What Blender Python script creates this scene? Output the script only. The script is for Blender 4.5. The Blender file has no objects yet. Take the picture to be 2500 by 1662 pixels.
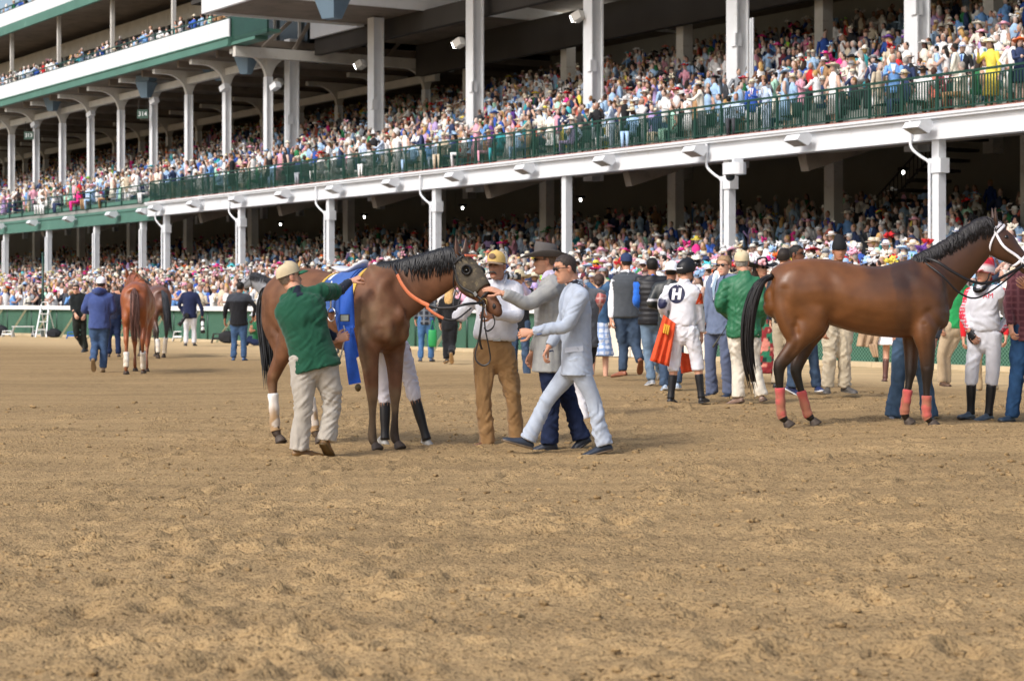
import bpy, bmesh, math, random
import numpy as np
from mathutils import Vector, Matrix
from mathutils.bvhtree import BVHTree
random.seed(7)
RNG = np.random.default_rng(11)

# ------------------------------------------------------------------ camera, sky, sun, exposure
F, H, HY, CX = 4900.0, 1.33, 738.0, 1250.0        # focal length in photo pixels, eye height, horizon row, centre column
SC = bpy.context.scene
COL = SC.collection
cam_d = bpy.data.cameras.new('camera')
cam = bpy.data.objects.new('camera', cam_d); COL.objects.link(cam)
cam.location = (0, 0, H); cam.rotation_euler = (math.radians(90), 0, 0)
cam_d.sensor_fit = 'HORIZONTAL'; cam_d.sensor_width = 36.0; cam_d.lens = 36.0 * F / 2500.0
cam_d.shift_y = -(831.0 - HY) / 2500.0
cam_d.clip_start = 0.1; cam_d.clip_end = 3000
cam_d.dof.use_dof = True; cam_d.dof.focus_distance = 18.6; cam_d.dof.aperture_fstop = 4.5
SC.camera = cam
SUN_EL, SUN_AZ = math.radians(43), math.radians(-135)   # azimuth measured from +Y towards +X: sun is behind the camera, to its left
sun_dir = Vector((math.sin(SUN_AZ) * math.cos(SUN_EL), math.cos(SUN_AZ) * math.cos(SUN_EL), math.sin(SUN_EL)))
W = bpy.data.worlds.new('World'); SC.world = W; W.use_nodes = True
nt = W.node_tree; nt.nodes.clear()
sky = nt.nodes.new('ShaderNodeTexSky'); sky.sky_type = 'NISHITA'; sky.sun_disc = False
sky.sun_elevation = SUN_EL; sky.sun_rotation = SUN_AZ; sky.dust_density = 4.0; sky.air_density = 1.0; sky.ozone_density = 1.0
bgn = nt.nodes.new('ShaderNodeBackground'); bgn.inputs['Strength'].default_value = 0.15
hsv = nt.nodes.new('ShaderNodeHueSaturation'); hsv.inputs['Saturation'].default_value = 0.95
out = nt.nodes.new('ShaderNodeOutputWorld')
nt.links.new(sky.outputs[0], hsv.inputs['Color']); nt.links.new(hsv.outputs[0], bgn.inputs['Color']); nt.links.new(bgn.outputs[0], out.inputs['Surface'])
sd = bpy.data.lights.new('sun', 'SUN'); sd.energy = 1.35; sd.angle = math.radians(10.0); sd.color = (1.0, 0.995, 0.985)
so = bpy.data.objects.new('sun', sd); COL.objects.link(so)
so.rotation_euler = sun_dir.to_track_quat('Z', 'Y').to_euler(); so.location = (-30, -30, 60)
SC.view_settings.view_transform = 'Standard'; SC.view_settings.look = 'None'
SC.view_settings.exposure = 0.42; SC.view_settings.gamma = 1.0

# ------------------------------------------------------------------ small helpers
def lin(c):
    c = np.asarray(c, float) / 255.0
    return np.where(c <= 0.04045, c / 12.92, ((c + 0.055) / 1.055) ** 2.4)
def hx(s):
    return tuple(lin([int(s[i:i + 2], 16) for i in (0, 2, 4)]))
def pix(x, y, Y):
    return np.array([(x - CX) * Y / F, Y, H - (y - HY) * Y / F])
def unit(v):
    v = np.asarray(v, float); return v / (np.linalg.norm(v) + 1e-12)
def sstep(a, b, x):
    t = np.clip((x - a) / (b - a), 0, 1); return t * t * (3 - 2 * t)
def _hash(i, j, k, s):
    with np.errstate(over='ignore'):
        n = (i.astype(np.uint32) * np.uint32(374761393) + j.astype(np.uint32) * np.uint32(668265263)
             + k.astype(np.uint32) * np.uint32(2246822519) + np.uint32(s * 97 + 13) * np.uint32(3266489917))
        n = (n ^ (n >> np.uint32(13))) * np.uint32(1274126177)
        n = (n ^ (n >> np.uint32(15))) * np.uint32(2246822519)
        return ((n ^ (n >> np.uint32(16))).astype(np.float64)) / 4294967296.0
def vnoise(P, freq=1.0, seed=0):
    """smooth value noise in -1..1 for an (n,3) array"""
    Q = np.asarray(P, float) * freq
    i = np.floor(Q).astype(np.int64); f = Q - i; f = f * f * (3 - 2 * f)
    r = 0
    for dx in (0, 1):
        for dy in (0, 1):
            for dz in (0, 1):
                w = (f[:, 0] if dx else 1 - f[:, 0]) * (f[:, 1] if dy else 1 - f[:, 1]) * (f[:, 2] if dz else 1 - f[:, 2])
                r = r + w * _hash(i[:, 0] + dx, i[:, 1] + dy, i[:, 2] + dz, seed)
    return r * 2 - 1
def fbm(P, freq, oct=3, seed=0):
    r = 0; a = 1.0
    for o in range(oct):
        r = r + a * vnoise(P, freq * 2 ** o, seed + o); a *= 0.5
    return r

# ------------------------------------------------------------------ materials
MATS = {}
def mat(name, color=(0.5, 0.5, 0.5), rough=0.7, vary=0.08, vscale=3.0, bump=0.0, bscale=60.0, attr=False, metallic=0.0,
        emit=0.0, spec=0.4, coat=0.0, sheen=0.0, fleck=None, coords='Object'):
    if name in MATS: return MATS[name]
    m = bpy.data.materials.new(name); m.use_nodes = True; MATS[name] = m
    n = m.node_tree.nodes; l = m.node_tree.links
    b = n['Principled BSDF']
    b.inputs['Roughness'].default_value = rough; b.inputs['Metallic'].default_value = metallic
    b.inputs['Specular IOR Level'].default_value = spec; b.inputs['Coat Weight'].default_value = coat
    b.inputs['Sheen Weight'].default_value = sheen
    tc = n.new('ShaderNodeTexCoord')
    no = n.new('ShaderNodeTexNoise'); no.inputs['Scale'].default_value = vscale; no.inputs['Detail'].default_value = 5
    l.new(tc.outputs[coords], no.inputs['Vector'])
    if attr:
        a = n.new('ShaderNodeAttribute'); a.attribute_name = 'Col'; src = a.outputs['Color']
    else:
        r = n.new('ShaderNodeRGB'); r.outputs[0].default_value = (*color, 1); src = r.outputs[0]
    hs = n.new('ShaderNodeHueSaturation'); l.new(src, hs.inputs['Color'])
    mr = n.new('ShaderNodeMapRange'); mr.inputs['To Min'].default_value = 1 - vary * 2; mr.inputs['To Max'].default_value = 1 + vary * 2
    mr.inputs['From Min'].default_value = 0.25; mr.inputs['From Max'].default_value = 0.75
    l.new(no.outputs[0], mr.inputs['Value']); l.new(mr.outputs[0], hs.inputs['Value'])
    last = hs.outputs[0]
    if fleck:
        fc, fs, lo, hi = fleck
        n2 = n.new('ShaderNodeTexNoise'); n2.inputs['Scale'].default_value = fs; n2.inputs['Detail'].default_value = 6; n2.inputs['Roughness'].default_value = 0.65
        l.new(tc.outputs[coords], n2.inputs['Vector'])
        m2 = n.new('ShaderNodeMapRange'); m2.inputs['From Min'].default_value = lo; m2.inputs['From Max'].default_value = hi
        l.new(n2.outputs[0], m2.inputs['Value'])
        mx = n.new('ShaderNodeMix'); mx.data_type = 'RGBA'; mx.inputs[7].default_value = (*fc, 1)
        l.new(m2.outputs[0], mx.inputs[0]); l.new(last, mx.inputs[6]); last = mx.outputs[2]
    l.new(last, b.inputs['Base Color'])
    if bump > 0:
        nb = n.new('ShaderNodeTexNoise'); nb.inputs['Scale'].default_value = bscale; nb.inputs['Detail'].default_value = 4
        l.new(tc.outputs[coords], nb.inputs['Vector'])
        bp = n.new('ShaderNodeBump'); bp.inputs['Strength'].default_value = bump; bp.inputs['Distance'].default_value = 0.01
        l.new(nb.outputs[0], bp.inputs['Height']); l.new(bp.outputs[0], b.inputs['Normal'])
    if emit > 0:
        l.new(last, b.inputs['Emission Color']); b.inputs['Emission Strength'].default_value = emit
    return m

# ------------------------------------------------------------------ mesh building
class G:
    """geometry collector: vertices, polygons, optional vertex colours"""
    def __init__(s): s.v = []; s.f = []; s.c = []; s.n = 0
    def add(s, v, f, c=None):
        v = np.asarray(v, float).reshape(-1, 3)
        s.v.append(v); s.f += [tuple(int(i) + s.n for i in q) for q in f]
        if c is not None:
            c = np.asarray(c, float)
            if c.ndim == 1: c = np.tile(c, (len(v), 1))
            s.c.append(c)
        else: s.c.append(np.full((len(v), 3), 0.5))
        s.n += len(v); return s
    def join(s, o):
        s.add(o.V(), o.f, o.C()); return s
    def V(s): return np.concatenate(s.v) if s.v else np.zeros((0, 3))
    def C(s): return np.concatenate(s.c) if s.c else np.zeros((0, 3))
    def box(s, x0, x1, y0, y1, z0, z1, c=None):
        v = [(x, y, z) for z in (z0, z1) for y in (y0, y1) for x in (x0, x1)]
        return s.add(v, [(0, 2, 3, 1), (4, 5, 7, 6), (0, 1, 5, 4), (2, 6, 7, 3), (0, 4, 6, 2), (1, 3, 7, 5)], c)
    def bar(s, a, b, w, h=None, c=None, up=(0, 0, 1)):
        """rectangular bar from a to b"""
        h = w if h is None else h
        a = np.asarray(a, float); b = np.asarray(b, float); t = unit(b - a)
        u = np.asarray(up, float)
        if abs(np.dot(u, t)) > 0.95: u = np.array([0, 1.0, 0])
        sd_ = unit(np.cross(t, u)); u = np.cross(sd_, t)
        v = [p + sd_ * w / 2 * i + u * h / 2 * j for p in (a, b) for i, j in ((-1, -1), (1, -1), (1, 1), (-1, 1))]
        return s.add(v, [(3, 2, 1, 0), (4, 5, 6, 7), (0, 1, 5, 4), (1, 2, 6, 5), (2, 3, 7, 6), (3, 0, 4, 7)], c)

def crom(P, res):
    """Catmull-Rom resampling of rows of P"""
    P = np.asarray(P, float); k = len(P)
    if k < 3 or res <= 1:
        if k == 2 and res > 1: return np.array([P[0] + (P[1] - P[0]) * i / res for i in range(res + 1)])
        return P
    Q = np.vstack([2 * P[0] - P[1], P, 2 * P[-1] - P[-2]]); outp = []
    for i in range(k - 1):
        p0, p1, p2, p3 = Q[i:i + 4]
        for j in range(res):
            t = j / res
            outp.append(0.5 * ((2 * p1) + (p2 - p0) * t + (2 * p0 - 5 * p1 + 4 * p2 - p3) * t * t + (3 * p1 - p0 - 3 * p2 + p3) * t ** 3))
    outp.append(P[-1]); return np.array(outp)

def tube(pts, rad, n=12, side=(1, 0, 0), res=4, cap='round', power=2.0, closed=False):
    """swept tube; rad is a list of r or (ra, rb): ra along 'side', rb across it"""
    pts = np.asarray(pts, float)
    rad = np.array([(r, r) if np.isscalar(r) else r for r in rad], float)
    if len(rad) == 1: rad = np.repeat(rad, len(pts), 0)
    PR = crom(np.hstack([pts, rad]), res); P = PR[:, :3]; R = np.abs(PR[:, 3:5])
    k = len(P)
    T = np.gradient(P, axis=0); T /= (np.linalg.norm(T, axis=1)[:, None] + 1e-12)
    side = np.asarray(side, float)
    if cap == 'round' and not closed:
        def ext(p, t, r, sgn):
            m = min(r) ; o = []
            for a in (35, 65, 85): o.append((p + sgn * t * m * math.sin(math.radians(a)), t, r * math.cos(math.radians(a))))
            return o
        A = ext(P[0], T[0], R[0], -1)[::-1]; B = ext(P[-1], T[-1], R[-1], 1)
        P = np.vstack([[a[0] for a in A], P, [b[0] for b in B]]); T = np.vstack([[a[1] for a in A], T, [b[1] for b in B]])
        R = np.vstack([[a[2] for a in A], R, [b[2] for b in B]]); k = len(P)
    ang = np.arange(n) * 2 * math.pi / n
    ca, sa = np.cos(ang), np.sin(ang)
    if power != 2.0:
        ca = np.sign(ca) * np.abs(ca) ** (2 / power); sa = np.sign(sa) * np.abs(sa) ** (2 / power)
    V = np.zeros((k, n, 3)); prev = side
    for i in range(k):
        s_ = side if i == 0 or abs(np.dot(unit(side), T[i])) < 0.9 else prev
        a = s_ - T[i] * np.dot(s_, T[i])
        if np.linalg.norm(a) < 1e-6: a = prev - T[i] * np.dot(prev, T[i])
        a = unit(a); b = np.cross(T[i], a); prev = a
        V[i] = P[i] + np.outer(ca * R[i, 0], a) + np.outer(sa * R[i, 1], b)
    f = []
    for i in range(k - 1):
        for j in range(n):
            f.append((i * n + j, i * n + (j + 1) % n, (i + 1) * n + (j + 1) % n, (i + 1) * n + j))
    f.append(tuple(range(n - 1, -1, -1))); f.append(tuple((k - 1) * n + j for j in range(n)))
    return V.reshape(-1, 3), f

def ellipsoid(c, r, nu=10, nv=7, axes=None):
    v = []; 
    for i in range(nv + 1):
        ph = -math.pi / 2 + math.pi * i / nv
        for j in range(nu):
            th = 2 * math.pi * j / nu
            v.append((r[0] * math.cos(ph) * math.cos(th), r[1] * math.cos(ph) * math.sin(th), r[2] * math.sin(ph)))
    v = np.array(v)
    if axes is not None: v = v @ np.asarray(axes, float)
    v = v + np.asarray(c, float)
    f = [(i * nu + j, i * nu + (j + 1) % nu, (i + 1) * nu + (j + 1) % nu, (i + 1) * nu + j) for i in range(nv) for j in range(nu)]
    return v, f

def mesh_of(name, v, f, m=None, smooth=True, cols=None):
    me = bpy.data.meshes.new(name)
    me.from_pydata(np.asarray(v, float).tolist(), [], f); 
    if m is not None: me.materials.append(m)
    if cols is not None:
        at = me.color_attributes.new('Col', 'FLOAT_COLOR', 'POINT')
        c4 = np.ones((len(me.vertices), 4), np.float32); c4[:, :3] = cols
        at.data.foreach_set('color', c4.ravel())
    if smooth: me.polygons.foreach_set('use_smooth', np.ones(len(me.polygons), bool))
    me.update(); return me
def link(name, me, parent=None, loc=(0, 0, 0), rotz=0.0):
    o = bpy.data.objects.new(name, me); COL.objects.link(o); o.location = loc; o.rotation_euler = (0, 0, rotz)
    if parent is not None: o.parent = parent
    return o
def tag(o, label=None, cat=None, group=None, kind=None):
    if label: o['label'] = label
    if cat: o['category'] = cat
    if group: o['group'] = group
    if kind: o['kind'] = kind
    return o
def gobj(name, g, m, parent=None, smooth=False, cols=False, loc=(0, 0, 0), rotz=0.0, kind=None, origin=None):
    """object from a collector; origin = subtract this from the vertices (world-space builds under a parent there)"""
    v = g.V()
    if origin is not None: v = v - np.asarray(origin, float)
    o = link(name, mesh_of(name, v, g.f, m, smooth, g.C() if cols else None), parent, loc, rotz)
    if kind: o['kind'] = kind
    return o
def empty(name, loc, rotz=0.0):
    o = bpy.data.objects.new(name, None); COL.objects.link(o); o.location = loc; o.rotation_euler = (0, 0, rotz); o.empty_display_size = 0.2
    return o
def text_geo(s, size, depth=0.0):
    """lettering outlines as a flat mesh: (verts2d, faces), centred"""
    cu = bpy.data.curves.new('lettering', 'FONT'); cu.body = s; cu.size = size; cu.align_x = 'CENTER'; cu.align_y = 'CENTER'; cu.extrude = depth
    cu.resolution_u = 3
    o = bpy.data.objects.new('lettering', cu); COL.objects.link(o)
    dg = bpy.context.evaluated_depsgraph_get(); me = bpy.data.meshes.new_from_object(o.evaluated_get(dg))
    v = np.array([p.co[:] for p in me.vertices]); f = [tuple(p.vertices) for p in me.polygons]
    bpy.data.objects.remove(o); bpy.data.meshes.remove(me); bpy.data.curves.remove(cu)
    return v, f

# ------------------------------------------------------------------ frame of the grandstand: p metres in from the front, t metres along it
NV = np.array([0.85, 0.527, 0.0]); UV = np.array([-0.527, 0.85, 0.0])
def S(p, t, z=0.0): return p * NV + t * UV + np.array([0, 0, z])
ROT = math.atan2(-0.85, 0.527)                     # local +x runs along -t, local +y runs along +p
face0_pre = math.atan2(-0.527, -0.85) + math.pi / 2
def fence_p(t): return 30.06 - 0.0558 * t
# feet seen in the photograph: (x, y, pixels per metre) -> little rises of the track
FEET = [(740, 1112, 282), (940, 1100, 272), (668, 1096, 268), (1210, 1094, 268), (1340, 1095, 266), (1350, 1104, 275), (1675, 983, 208), (1505, 915, 161),
        (1590, 938, 171), (1636, 952, 180), (1755, 973, 193), (1820, 984, 208), (2370, 1024, 236), (2450, 1029, 240), (1960, 1034, 250), (2250, 1036, 250),
        (2045, 957, 195), (240, 908, 128), (465, 842, 85), (582, 880, 107), (300, 914, 132), (360, 875, 104), (1100, 889, 112), (1046, 881, 108), (2310, 943, 158), (1960, 955, 190)]
FP = np.array([[(x - CX) / s, F / s, H - (y - HY) / s] for x, y, s in FEET])
def gz(X, Y):
    X = np.asarray(X, float); Y = np.asarray(Y, float)
    w0 = 0.35; num = np.zeros(X.shape); den = np.full(X.shape, w0)
    for fx, fy, fz in FP:
        sg = 1.1 + 0.035 * fy
        w = np.exp(-((X - fx) ** 2 + ((Y - fy) * 0.75) ** 2) / (2 * sg * sg)); num = num + w * fz; den = den + w
    return num / den
def gz1(X, Y): return float(gz(np.array([X]), np.array([Y]))[0])
# ------------------------------------------------------------------ the dirt track
def seq(*segs):
    o = []
    for a, b, st in segs: o += list(np.arange(a, b - 1e-6, st))
    o.append(segs[-1][1]); return np.array(o)
def relief(X, Y):
    P = np.stack([X, Y, np.zeros_like(X)], -1).reshape(-1, 3)
    z = 0.008 * fbm(P, 1.3, 2, 5)
    near = np.clip(1.3 - P[:, 1] / 34.0, 0.15, 1)
    z += near * (0.010 * np.abs(vnoise(P, 5.5, 3)) + 0.020 * np.abs(vnoise(P, 14.0, 4)) + 0.006 * vnoise(P * [1, 0.55, 1], 24.0, 8) - 0.018)
    # harrow lines running with the track, and trodden patches
    tt = P[:, 0] * UV[0] + P[:, 1] * UV[1]; pp = P[:, 0] * NV[0] + P[:, 1] * NV[1]
    z += 0.005 * np.sin(pp * 21 + 3 * vnoise(P, 0.5, 21)) * sstep(-0.2, 0.5, vnoise(P, 0.33, 22))
    return z.reshape(X.shape)
xs = seq((-160, -40, 20), (-40, -14, 2), (-14, -3.4, 0.13), (-3.4, 3.6, 0.04), (3.6, 14, 0.13), (14, 40, 2), (40, 160, 20))
ys = seq((-120, -20, 20), (-20, 5, 2.5), (5, 6.4, 0.2), (6.4, 13.5, 0.04), (13.5, 25, 0.09), (25, 46, 0.3), (46, 100, 1.5), (100, 260, 16))
GX, GY = np.meshgrid(xs, ys)
GZ = gz(GX, GY) + relief(GX, GY)
yl = 8.0; x = 0.0; hp = np.random.default_rng(3)                      # hoof and boot prints
for _ in range(900):
    y = hp.uniform(6.8, 26); x = hp.uniform(-1, 1) * (0.27 * y + 0.3) if _ % 3 else x + hp.normal() * .35; y = y if _ % 3 else max(6.8, yl + hp.normal() * .5); yl = y; r = hp.uniform(0.04, 0.10); d = hp.uniform(0.02, 0.055)
    i0, i1 = np.searchsorted(ys, [y - 3 * r, y + 3 * r]); j0, j1 = np.searchsorted(xs, [x - 3 * r, x + 3 * r])
    q = ((GX[i0:i1, j0:j1] - x) ** 2 + ((GY[i0:i1, j0:j1] - y) * 0.8) ** 2) / r ** 2
    GZ[i0:i1, j0:j1] += -d * np.exp(-q * 1.6) + d * 0.55 * np.exp(-(np.sqrt(q) - 1.5) ** 2 * 4)
ny, nx = GX.shape
idx = np.arange(nx * ny).reshape(ny, nx)
quads = np.stack([idx[:-1, :-1], idx[:-1, 1:], idx[1:, 1:], idx[1:, :-1]], -1).reshape(-1, 4)
dirt = mat('track_dirt', hx('a98f68'), rough=0.95, vary=0.05, vscale=0.5, bump=1.0, bscale=34, spec=0.12, fleck=(hx('54402a'), 46.0, 0.52, 0.66))
def dirt_layers(m):
    n = m.node_tree.nodes; l = m.node_tree.links; b = n['Principled BSDF']
    src = b.inputs['Base Color'].links[0].from_socket
    tc = n.new('ShaderNodeTexCoord'); 
    v = n.new('ShaderNodeTexNoise'); v.inputs['Scale'].default_value = 14.0; v.inputs['Detail'].default_value = 8; v.inputs['Roughness'].default_value = 0.7
    l.new(tc.outputs['Object'], v.inputs['Vector'])
    mr = n.new('ShaderNodeMapRange'); mr.inputs['From Min'].default_value = 0.36; mr.inputs['From Max'].default_value = 0.68
    l.new(v.outputs[0], mr.inputs['Value'])
    mx = n.new('ShaderNodeMix'); mx.data_type = 'RGBA'; mx.blend_type = 'MULTIPLY'; mx.inputs[0].default_value = 1.0
    cr = n.new('ShaderNodeValToRGB'); cr.color_ramp.elements[0].color = (0.80, 0.785, 0.77, 1); cr.color_ramp.elements[1].color = (1.12, 1.11, 1.08, 1)
    l.new(mr.outputs[0], cr.inputs[0]); l.new(src, mx.inputs[6]); l.new(cr.outputs[0], mx.inputs[7])
    # drier, paler strip along the fence
    dt = n.new('ShaderNodeVectorMath'); dt.operation = 'DOT_PRODUCT'; dt.inputs[1].default_value = (0.8186, 0.5744, 0); l.new(tc.outputs['Object'], dt.inputs[0])
    md = n.new('ShaderNodeMapRange'); md.interpolation_type = 'SMOOTHSTEP'; md.inputs['From Min'].default_value = 19.5; md.inputs['From Max'].default_value = 26.0; md.inputs['To Max'].default_value = .8; l.new(dt.outputs['Value'], md.inputs['Value'])
    mw = n.new('ShaderNodeMix'); mw.data_type = 'RGBA'; mw.inputs[7].default_value = (*hx('d2b78c'), 1); l.new(md.outputs[0], mw.inputs[0]); l.new(mx.outputs[2], mw.inputs[6])
    # crumbs: cell relief on top of the noise bump
    vo = n.new('ShaderNodeTexVoronoi'); vo.inputs['Scale'].default_value = 30.0; vo.inputs['Randomness'].default_value = 1.0; l.new(tc.outputs['Object'], vo.inputs['Vector'])
    v2 = n.new('ShaderNodeTexVoronoi'); v2.inputs['Scale'].default_value = 72.0; l.new(tc.outputs['Object'], v2.inputs['Vector'])
    ad = n.new('ShaderNodeMath'); ad.operation = 'ADD'; l.new(vo.outputs['Distance'], ad.inputs[0]); l.new(v2.outputs['Distance'], ad.inputs[1])
    b2 = n.new('ShaderNodeBump'); b2.invert = True; b2.inputs['Strength'].default_value = 1.0; b2.inputs['Distance'].default_value = 0.006; l.new(ad.outputs[0], b2.inputs['Height'])
    old = b.inputs['Normal'].links[0].from_node; l.new(old.outputs[0], b2.inputs['Normal']); l.new(b2.outputs[0], b.inputs['Normal'])
    # faint harrow and wheel bands that run with the track
    mp = n.new('ShaderNodeMapping'); mp.inputs['Rotation'].default_value = (0, 0, -math.atan2(0.85, -0.527)); mp.inputs['Scale'].default_value = (0.06, 2.6, 1); l.new(tc.outputs['Object'], mp.inputs['Vector'])
    nb = n.new('ShaderNodeTexNoise'); nb.inputs['Scale'].default_value = 1.0; nb.inputs['Detail'].default_value = 5; l.new(mp.outputs[0], nb.inputs['Vector'])
    c2 = n.new('ShaderNodeValToRGB'); c2.color_ramp.elements[0].position = .3; c2.color_ramp.elements[1].position = .7; c2.color_ramp.elements[0].color = (.80, .80, .81, 1); c2.color_ramp.elements[1].color = (1.14, 1.14, 1.13, 1); l.new(nb.outputs[0], c2.inputs[0])
    m3 = n.new('ShaderNodeMix'); m3.data_type = 'RGBA'; m3.blend_type = 'MULTIPLY'; m3.inputs[0].default_value = 1.0; l.new(mw.outputs[2], m3.inputs[6]); l.new(c2.outputs[0], m3.inputs[7]); l.new(m3.outputs[2], b.inputs['Base Color'])
dirt_layers(dirt)
me = bpy.data.meshes.new('track'); 
me.from_pydata(np.stack([GX, GY, GZ], -1).reshape(-1, 3).tolist(), [], quads.tolist()); me.materials.append(dirt)
me.polygons.foreach_set('use_smooth', np.ones(len(me.polygons), bool))
tag(link('track', me), kind='structure')
# loose clods, too many to count
def clod_mesh():
    r = np.random.default_rng(5); N = 16000
    ph = (1 + 5 ** 0.5) / 2
    iv = np.array([(-1, ph, 0), (1, ph, 0), (-1, -ph, 0), (1, -ph, 0), (0, -1, ph), (0, 1, ph), (0, -1, -ph), (0, 1, -ph), (ph, 0, -1), (ph, 0, 1), (-ph, 0, -1), (-ph, 0, 1)]) / 1.9
    fi = np.array([(0, 11, 5), (0, 5, 1), (0, 1, 7), (0, 7, 10), (0, 10, 11), (1, 5, 9), (5, 11, 4), (11, 10, 2), (10, 7, 6), (7, 1, 8), (3, 9, 4), (3, 4, 2), (3, 2, 6), (3, 6, 8), (3, 8, 9), (4, 9, 5), (2, 4, 11), (6, 2, 10), (8, 6, 7), (9, 8, 1)])
    y = 6.6 + 20 * r.random(N) ** 1.5; x = (r.random(N) * 2 - 1) * (0.27 * y + 0.4)
    clump = vnoise(np.stack([x, y, 0 * x], -1), 1.1, 31); keep = r.random(N) < 0.35 + 0.6 * clump; x, y = x[keep], y[keep]; N = len(x)
    s = (0.004 + 0.016 * r.random(N) ** 3) * (0.8 + y / 40)
    z = gz(x, y) + relief(x, y) + s * 0.15
    V = iv[None] * (0.65 + 0.7 * r.random((N, 12, 1))) * (s[:, None, None] * np.stack([1 + 0.6 * r.random(N), 1 + 0.5 * r.random(N), 0.55 + 0.3 * r.random(N)], -1)[:, None, :])
    V = V + np.stack([x, y, z], -1)[:, None, :]
    fa = (fi[None] + (np.arange(N) * 12)[:, None, None]).reshape(-1, 3)
    return V.reshape(-1, 3), fa.tolist()
cv, cf = clod_mesh()
tag(link('dirt_clods', mesh_of('dirt_clods', cv, cf, dirt, True)), 'loose crumbs of brown dirt strewn over the harrowed track', 'dirt', kind='stuff')
# ------------------------------------------------------------------ sloping paved apron behind the fence and the ground far beyond it
def apron_z(p, t):
    pf = fence_p(t); return np.where(p < 37.7, 0.06 + 1.29 * (p - pf) / (37.7 - pf), 1.35)
g = G(); ts = np.arange(-20, 211, 10.0)
rows = []
for t in ts:
    pf = fence_p(t) + 0.25
    rows += [S(pf, t, 0.06), S(37.7, t, 1.35)]
g.add(rows, [(2 * i, 2 * i + 1, 2 * i + 3, 2 * i + 2) for i in range(len(ts) - 1)])
con = mat('concrete', hx('a8a49b'), rough=0.9, vary=0.08, vscale=0.8, bump=0.2, bscale=20)
tag(gobj('apron', g, con), kind='structure')
# ------------------------------------------------------------------ grandstand
T0, P0 = 60.0, 37.7
white = mat('white_painted_steel', hx('dfe2e5'), rough=0.45, vary=0.03, vscale=1.2, spec=0.4, fleck=(hx('b9b5aa'), 2.2, 0.60, 0.95))
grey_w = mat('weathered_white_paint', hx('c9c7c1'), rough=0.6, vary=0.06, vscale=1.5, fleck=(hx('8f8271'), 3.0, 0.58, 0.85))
green = mat('dark_green_paint', hx('163f33'), rough=0.4, vary=0.06, vscale=2.0, spec=0.5)
green_b = mat('faded_green_paint', hx('50796c'), rough=0.55, vary=0.06, vscale=0.7, fleck=(hx('86a99b'), 1.5, 0.60, 0.9))
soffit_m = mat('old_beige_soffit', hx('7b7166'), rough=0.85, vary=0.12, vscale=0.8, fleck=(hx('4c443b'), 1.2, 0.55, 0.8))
wall_m = mat('cream_block_wall', hx('8f8d84'), rough=0.9, vary=0.05, vscale=0.7)
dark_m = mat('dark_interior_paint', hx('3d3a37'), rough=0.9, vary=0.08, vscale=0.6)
tier_m = mat('grey_tier_concrete', hx('8d908c'), rough=0.9, vary=0.1, vscale=1.0)
brick_e = mat('red_brown_floor_coating', hx('9b6a5f'), rough=0.8, vary=0.1, vscale=2)
steel_m = mat('blue_grey_speaker_paint', hx('6b8294'), rough=0.5, vary=0.05)
galv = mat('galvanised_pipe', hx('c3c8cc'), rough=0.4, vary=0.05)
lens_m = mat('floodlight_glass', hx('a79e8d'), rough=0.25, vary=0.05)
lamp_m = mat('lit_lamp', (1.0, 0.96, 0.88), emit=14.0)
glass_m = mat('dark_window_glass', hx('1c262b'), rough=0.2, vary=0.05, spec=0.7)
black_m = mat('black_plastic', hx('17181a'), rough=0.5, vary=0.05)
def lx(t): return -(t - T0)
def lp(p): return p - P0
def lb(g, t0, t1, p0, p1, z0, z1, c=None): return g.box(lx(t1), lx(t0), lp(p0), lp(p1), z0, z1, c)
def L(p, t, z): return np.array([lx(t), lp(p), z])
base = S(P0, T0, 0)
stand = tag(empty('grandstand', base, ROT), 'long white steel grandstand with packed open decks and green railed balcony', 'grandstand')
wing = tag(empty('clubhouse_wing', base, ROT), 'far wing with green edged balconies, white panels and curved bracket columns', 'grandstand')
def tier_z(p): return 6.33 if p < 39.3 else 6.33 + 0.248 * (int((p - 39.3) / 0.8) + 1)
def low_z(p): return 1.35 if p < 38.4 else 1.35 + 0.15 * (int((p - 38.4) / 0.8) + 1)
TE = 94.9                                            # where the white stand ends and the green wing begins
T_R, T_L = 18.0, 205.0
# decks -----------------------------------------------------------------
def tiers(parent, t0, t1):
    g = G(); lb(g, t0, t1, 37.75, 39.3, 6.10, 6.33)
    for i in range(24):
        p = 39.3 + 0.8 * i; lb(g, t0, t1, p, p + 0.8 + (0.0 if i < 23 else 3.0), 6.0 + 0.248 * i, 6.33 + 0.248 * (i + 1))
    gobj('upper_seating_deck', g, tier_m, parent)
    g = G()
    for i in range(21):
        p = 38.4 + 0.8 * i; lb(g, t0, t1, p, p + 0.8, 0.0, 1.35 + 0.15 * (i + 1))
    lb(g, t0, t1, 37.71, 38.4, 0.0, 1.35); gobj('lower_seating_deck', g, tier_m, parent)
    g = G(); v = [L(37.75, t0, 5.70), L(39.0, t0, 5.70), L(58.0, t0, 11.6), L(37.75, t1, 5.70), L(39.0, t1, 5.70), L(58.0, t1, 11.6)]
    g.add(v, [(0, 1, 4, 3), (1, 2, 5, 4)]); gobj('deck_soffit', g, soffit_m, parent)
    for k in range(int((t1 - t0) / 8.95) + 1):          # raking beams under the deck
        t = t0 + 0.6 + 8.95 * k
        g = G(); g.bar(L(38.2, t, 5.45), L(57.5, t, 11.2), 0.35, 0.6); gobj('raking_beam', g, soffit_m, parent)
tiers(stand, T_R, TE); tiers(wing, TE + 0.02, T_L)
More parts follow.
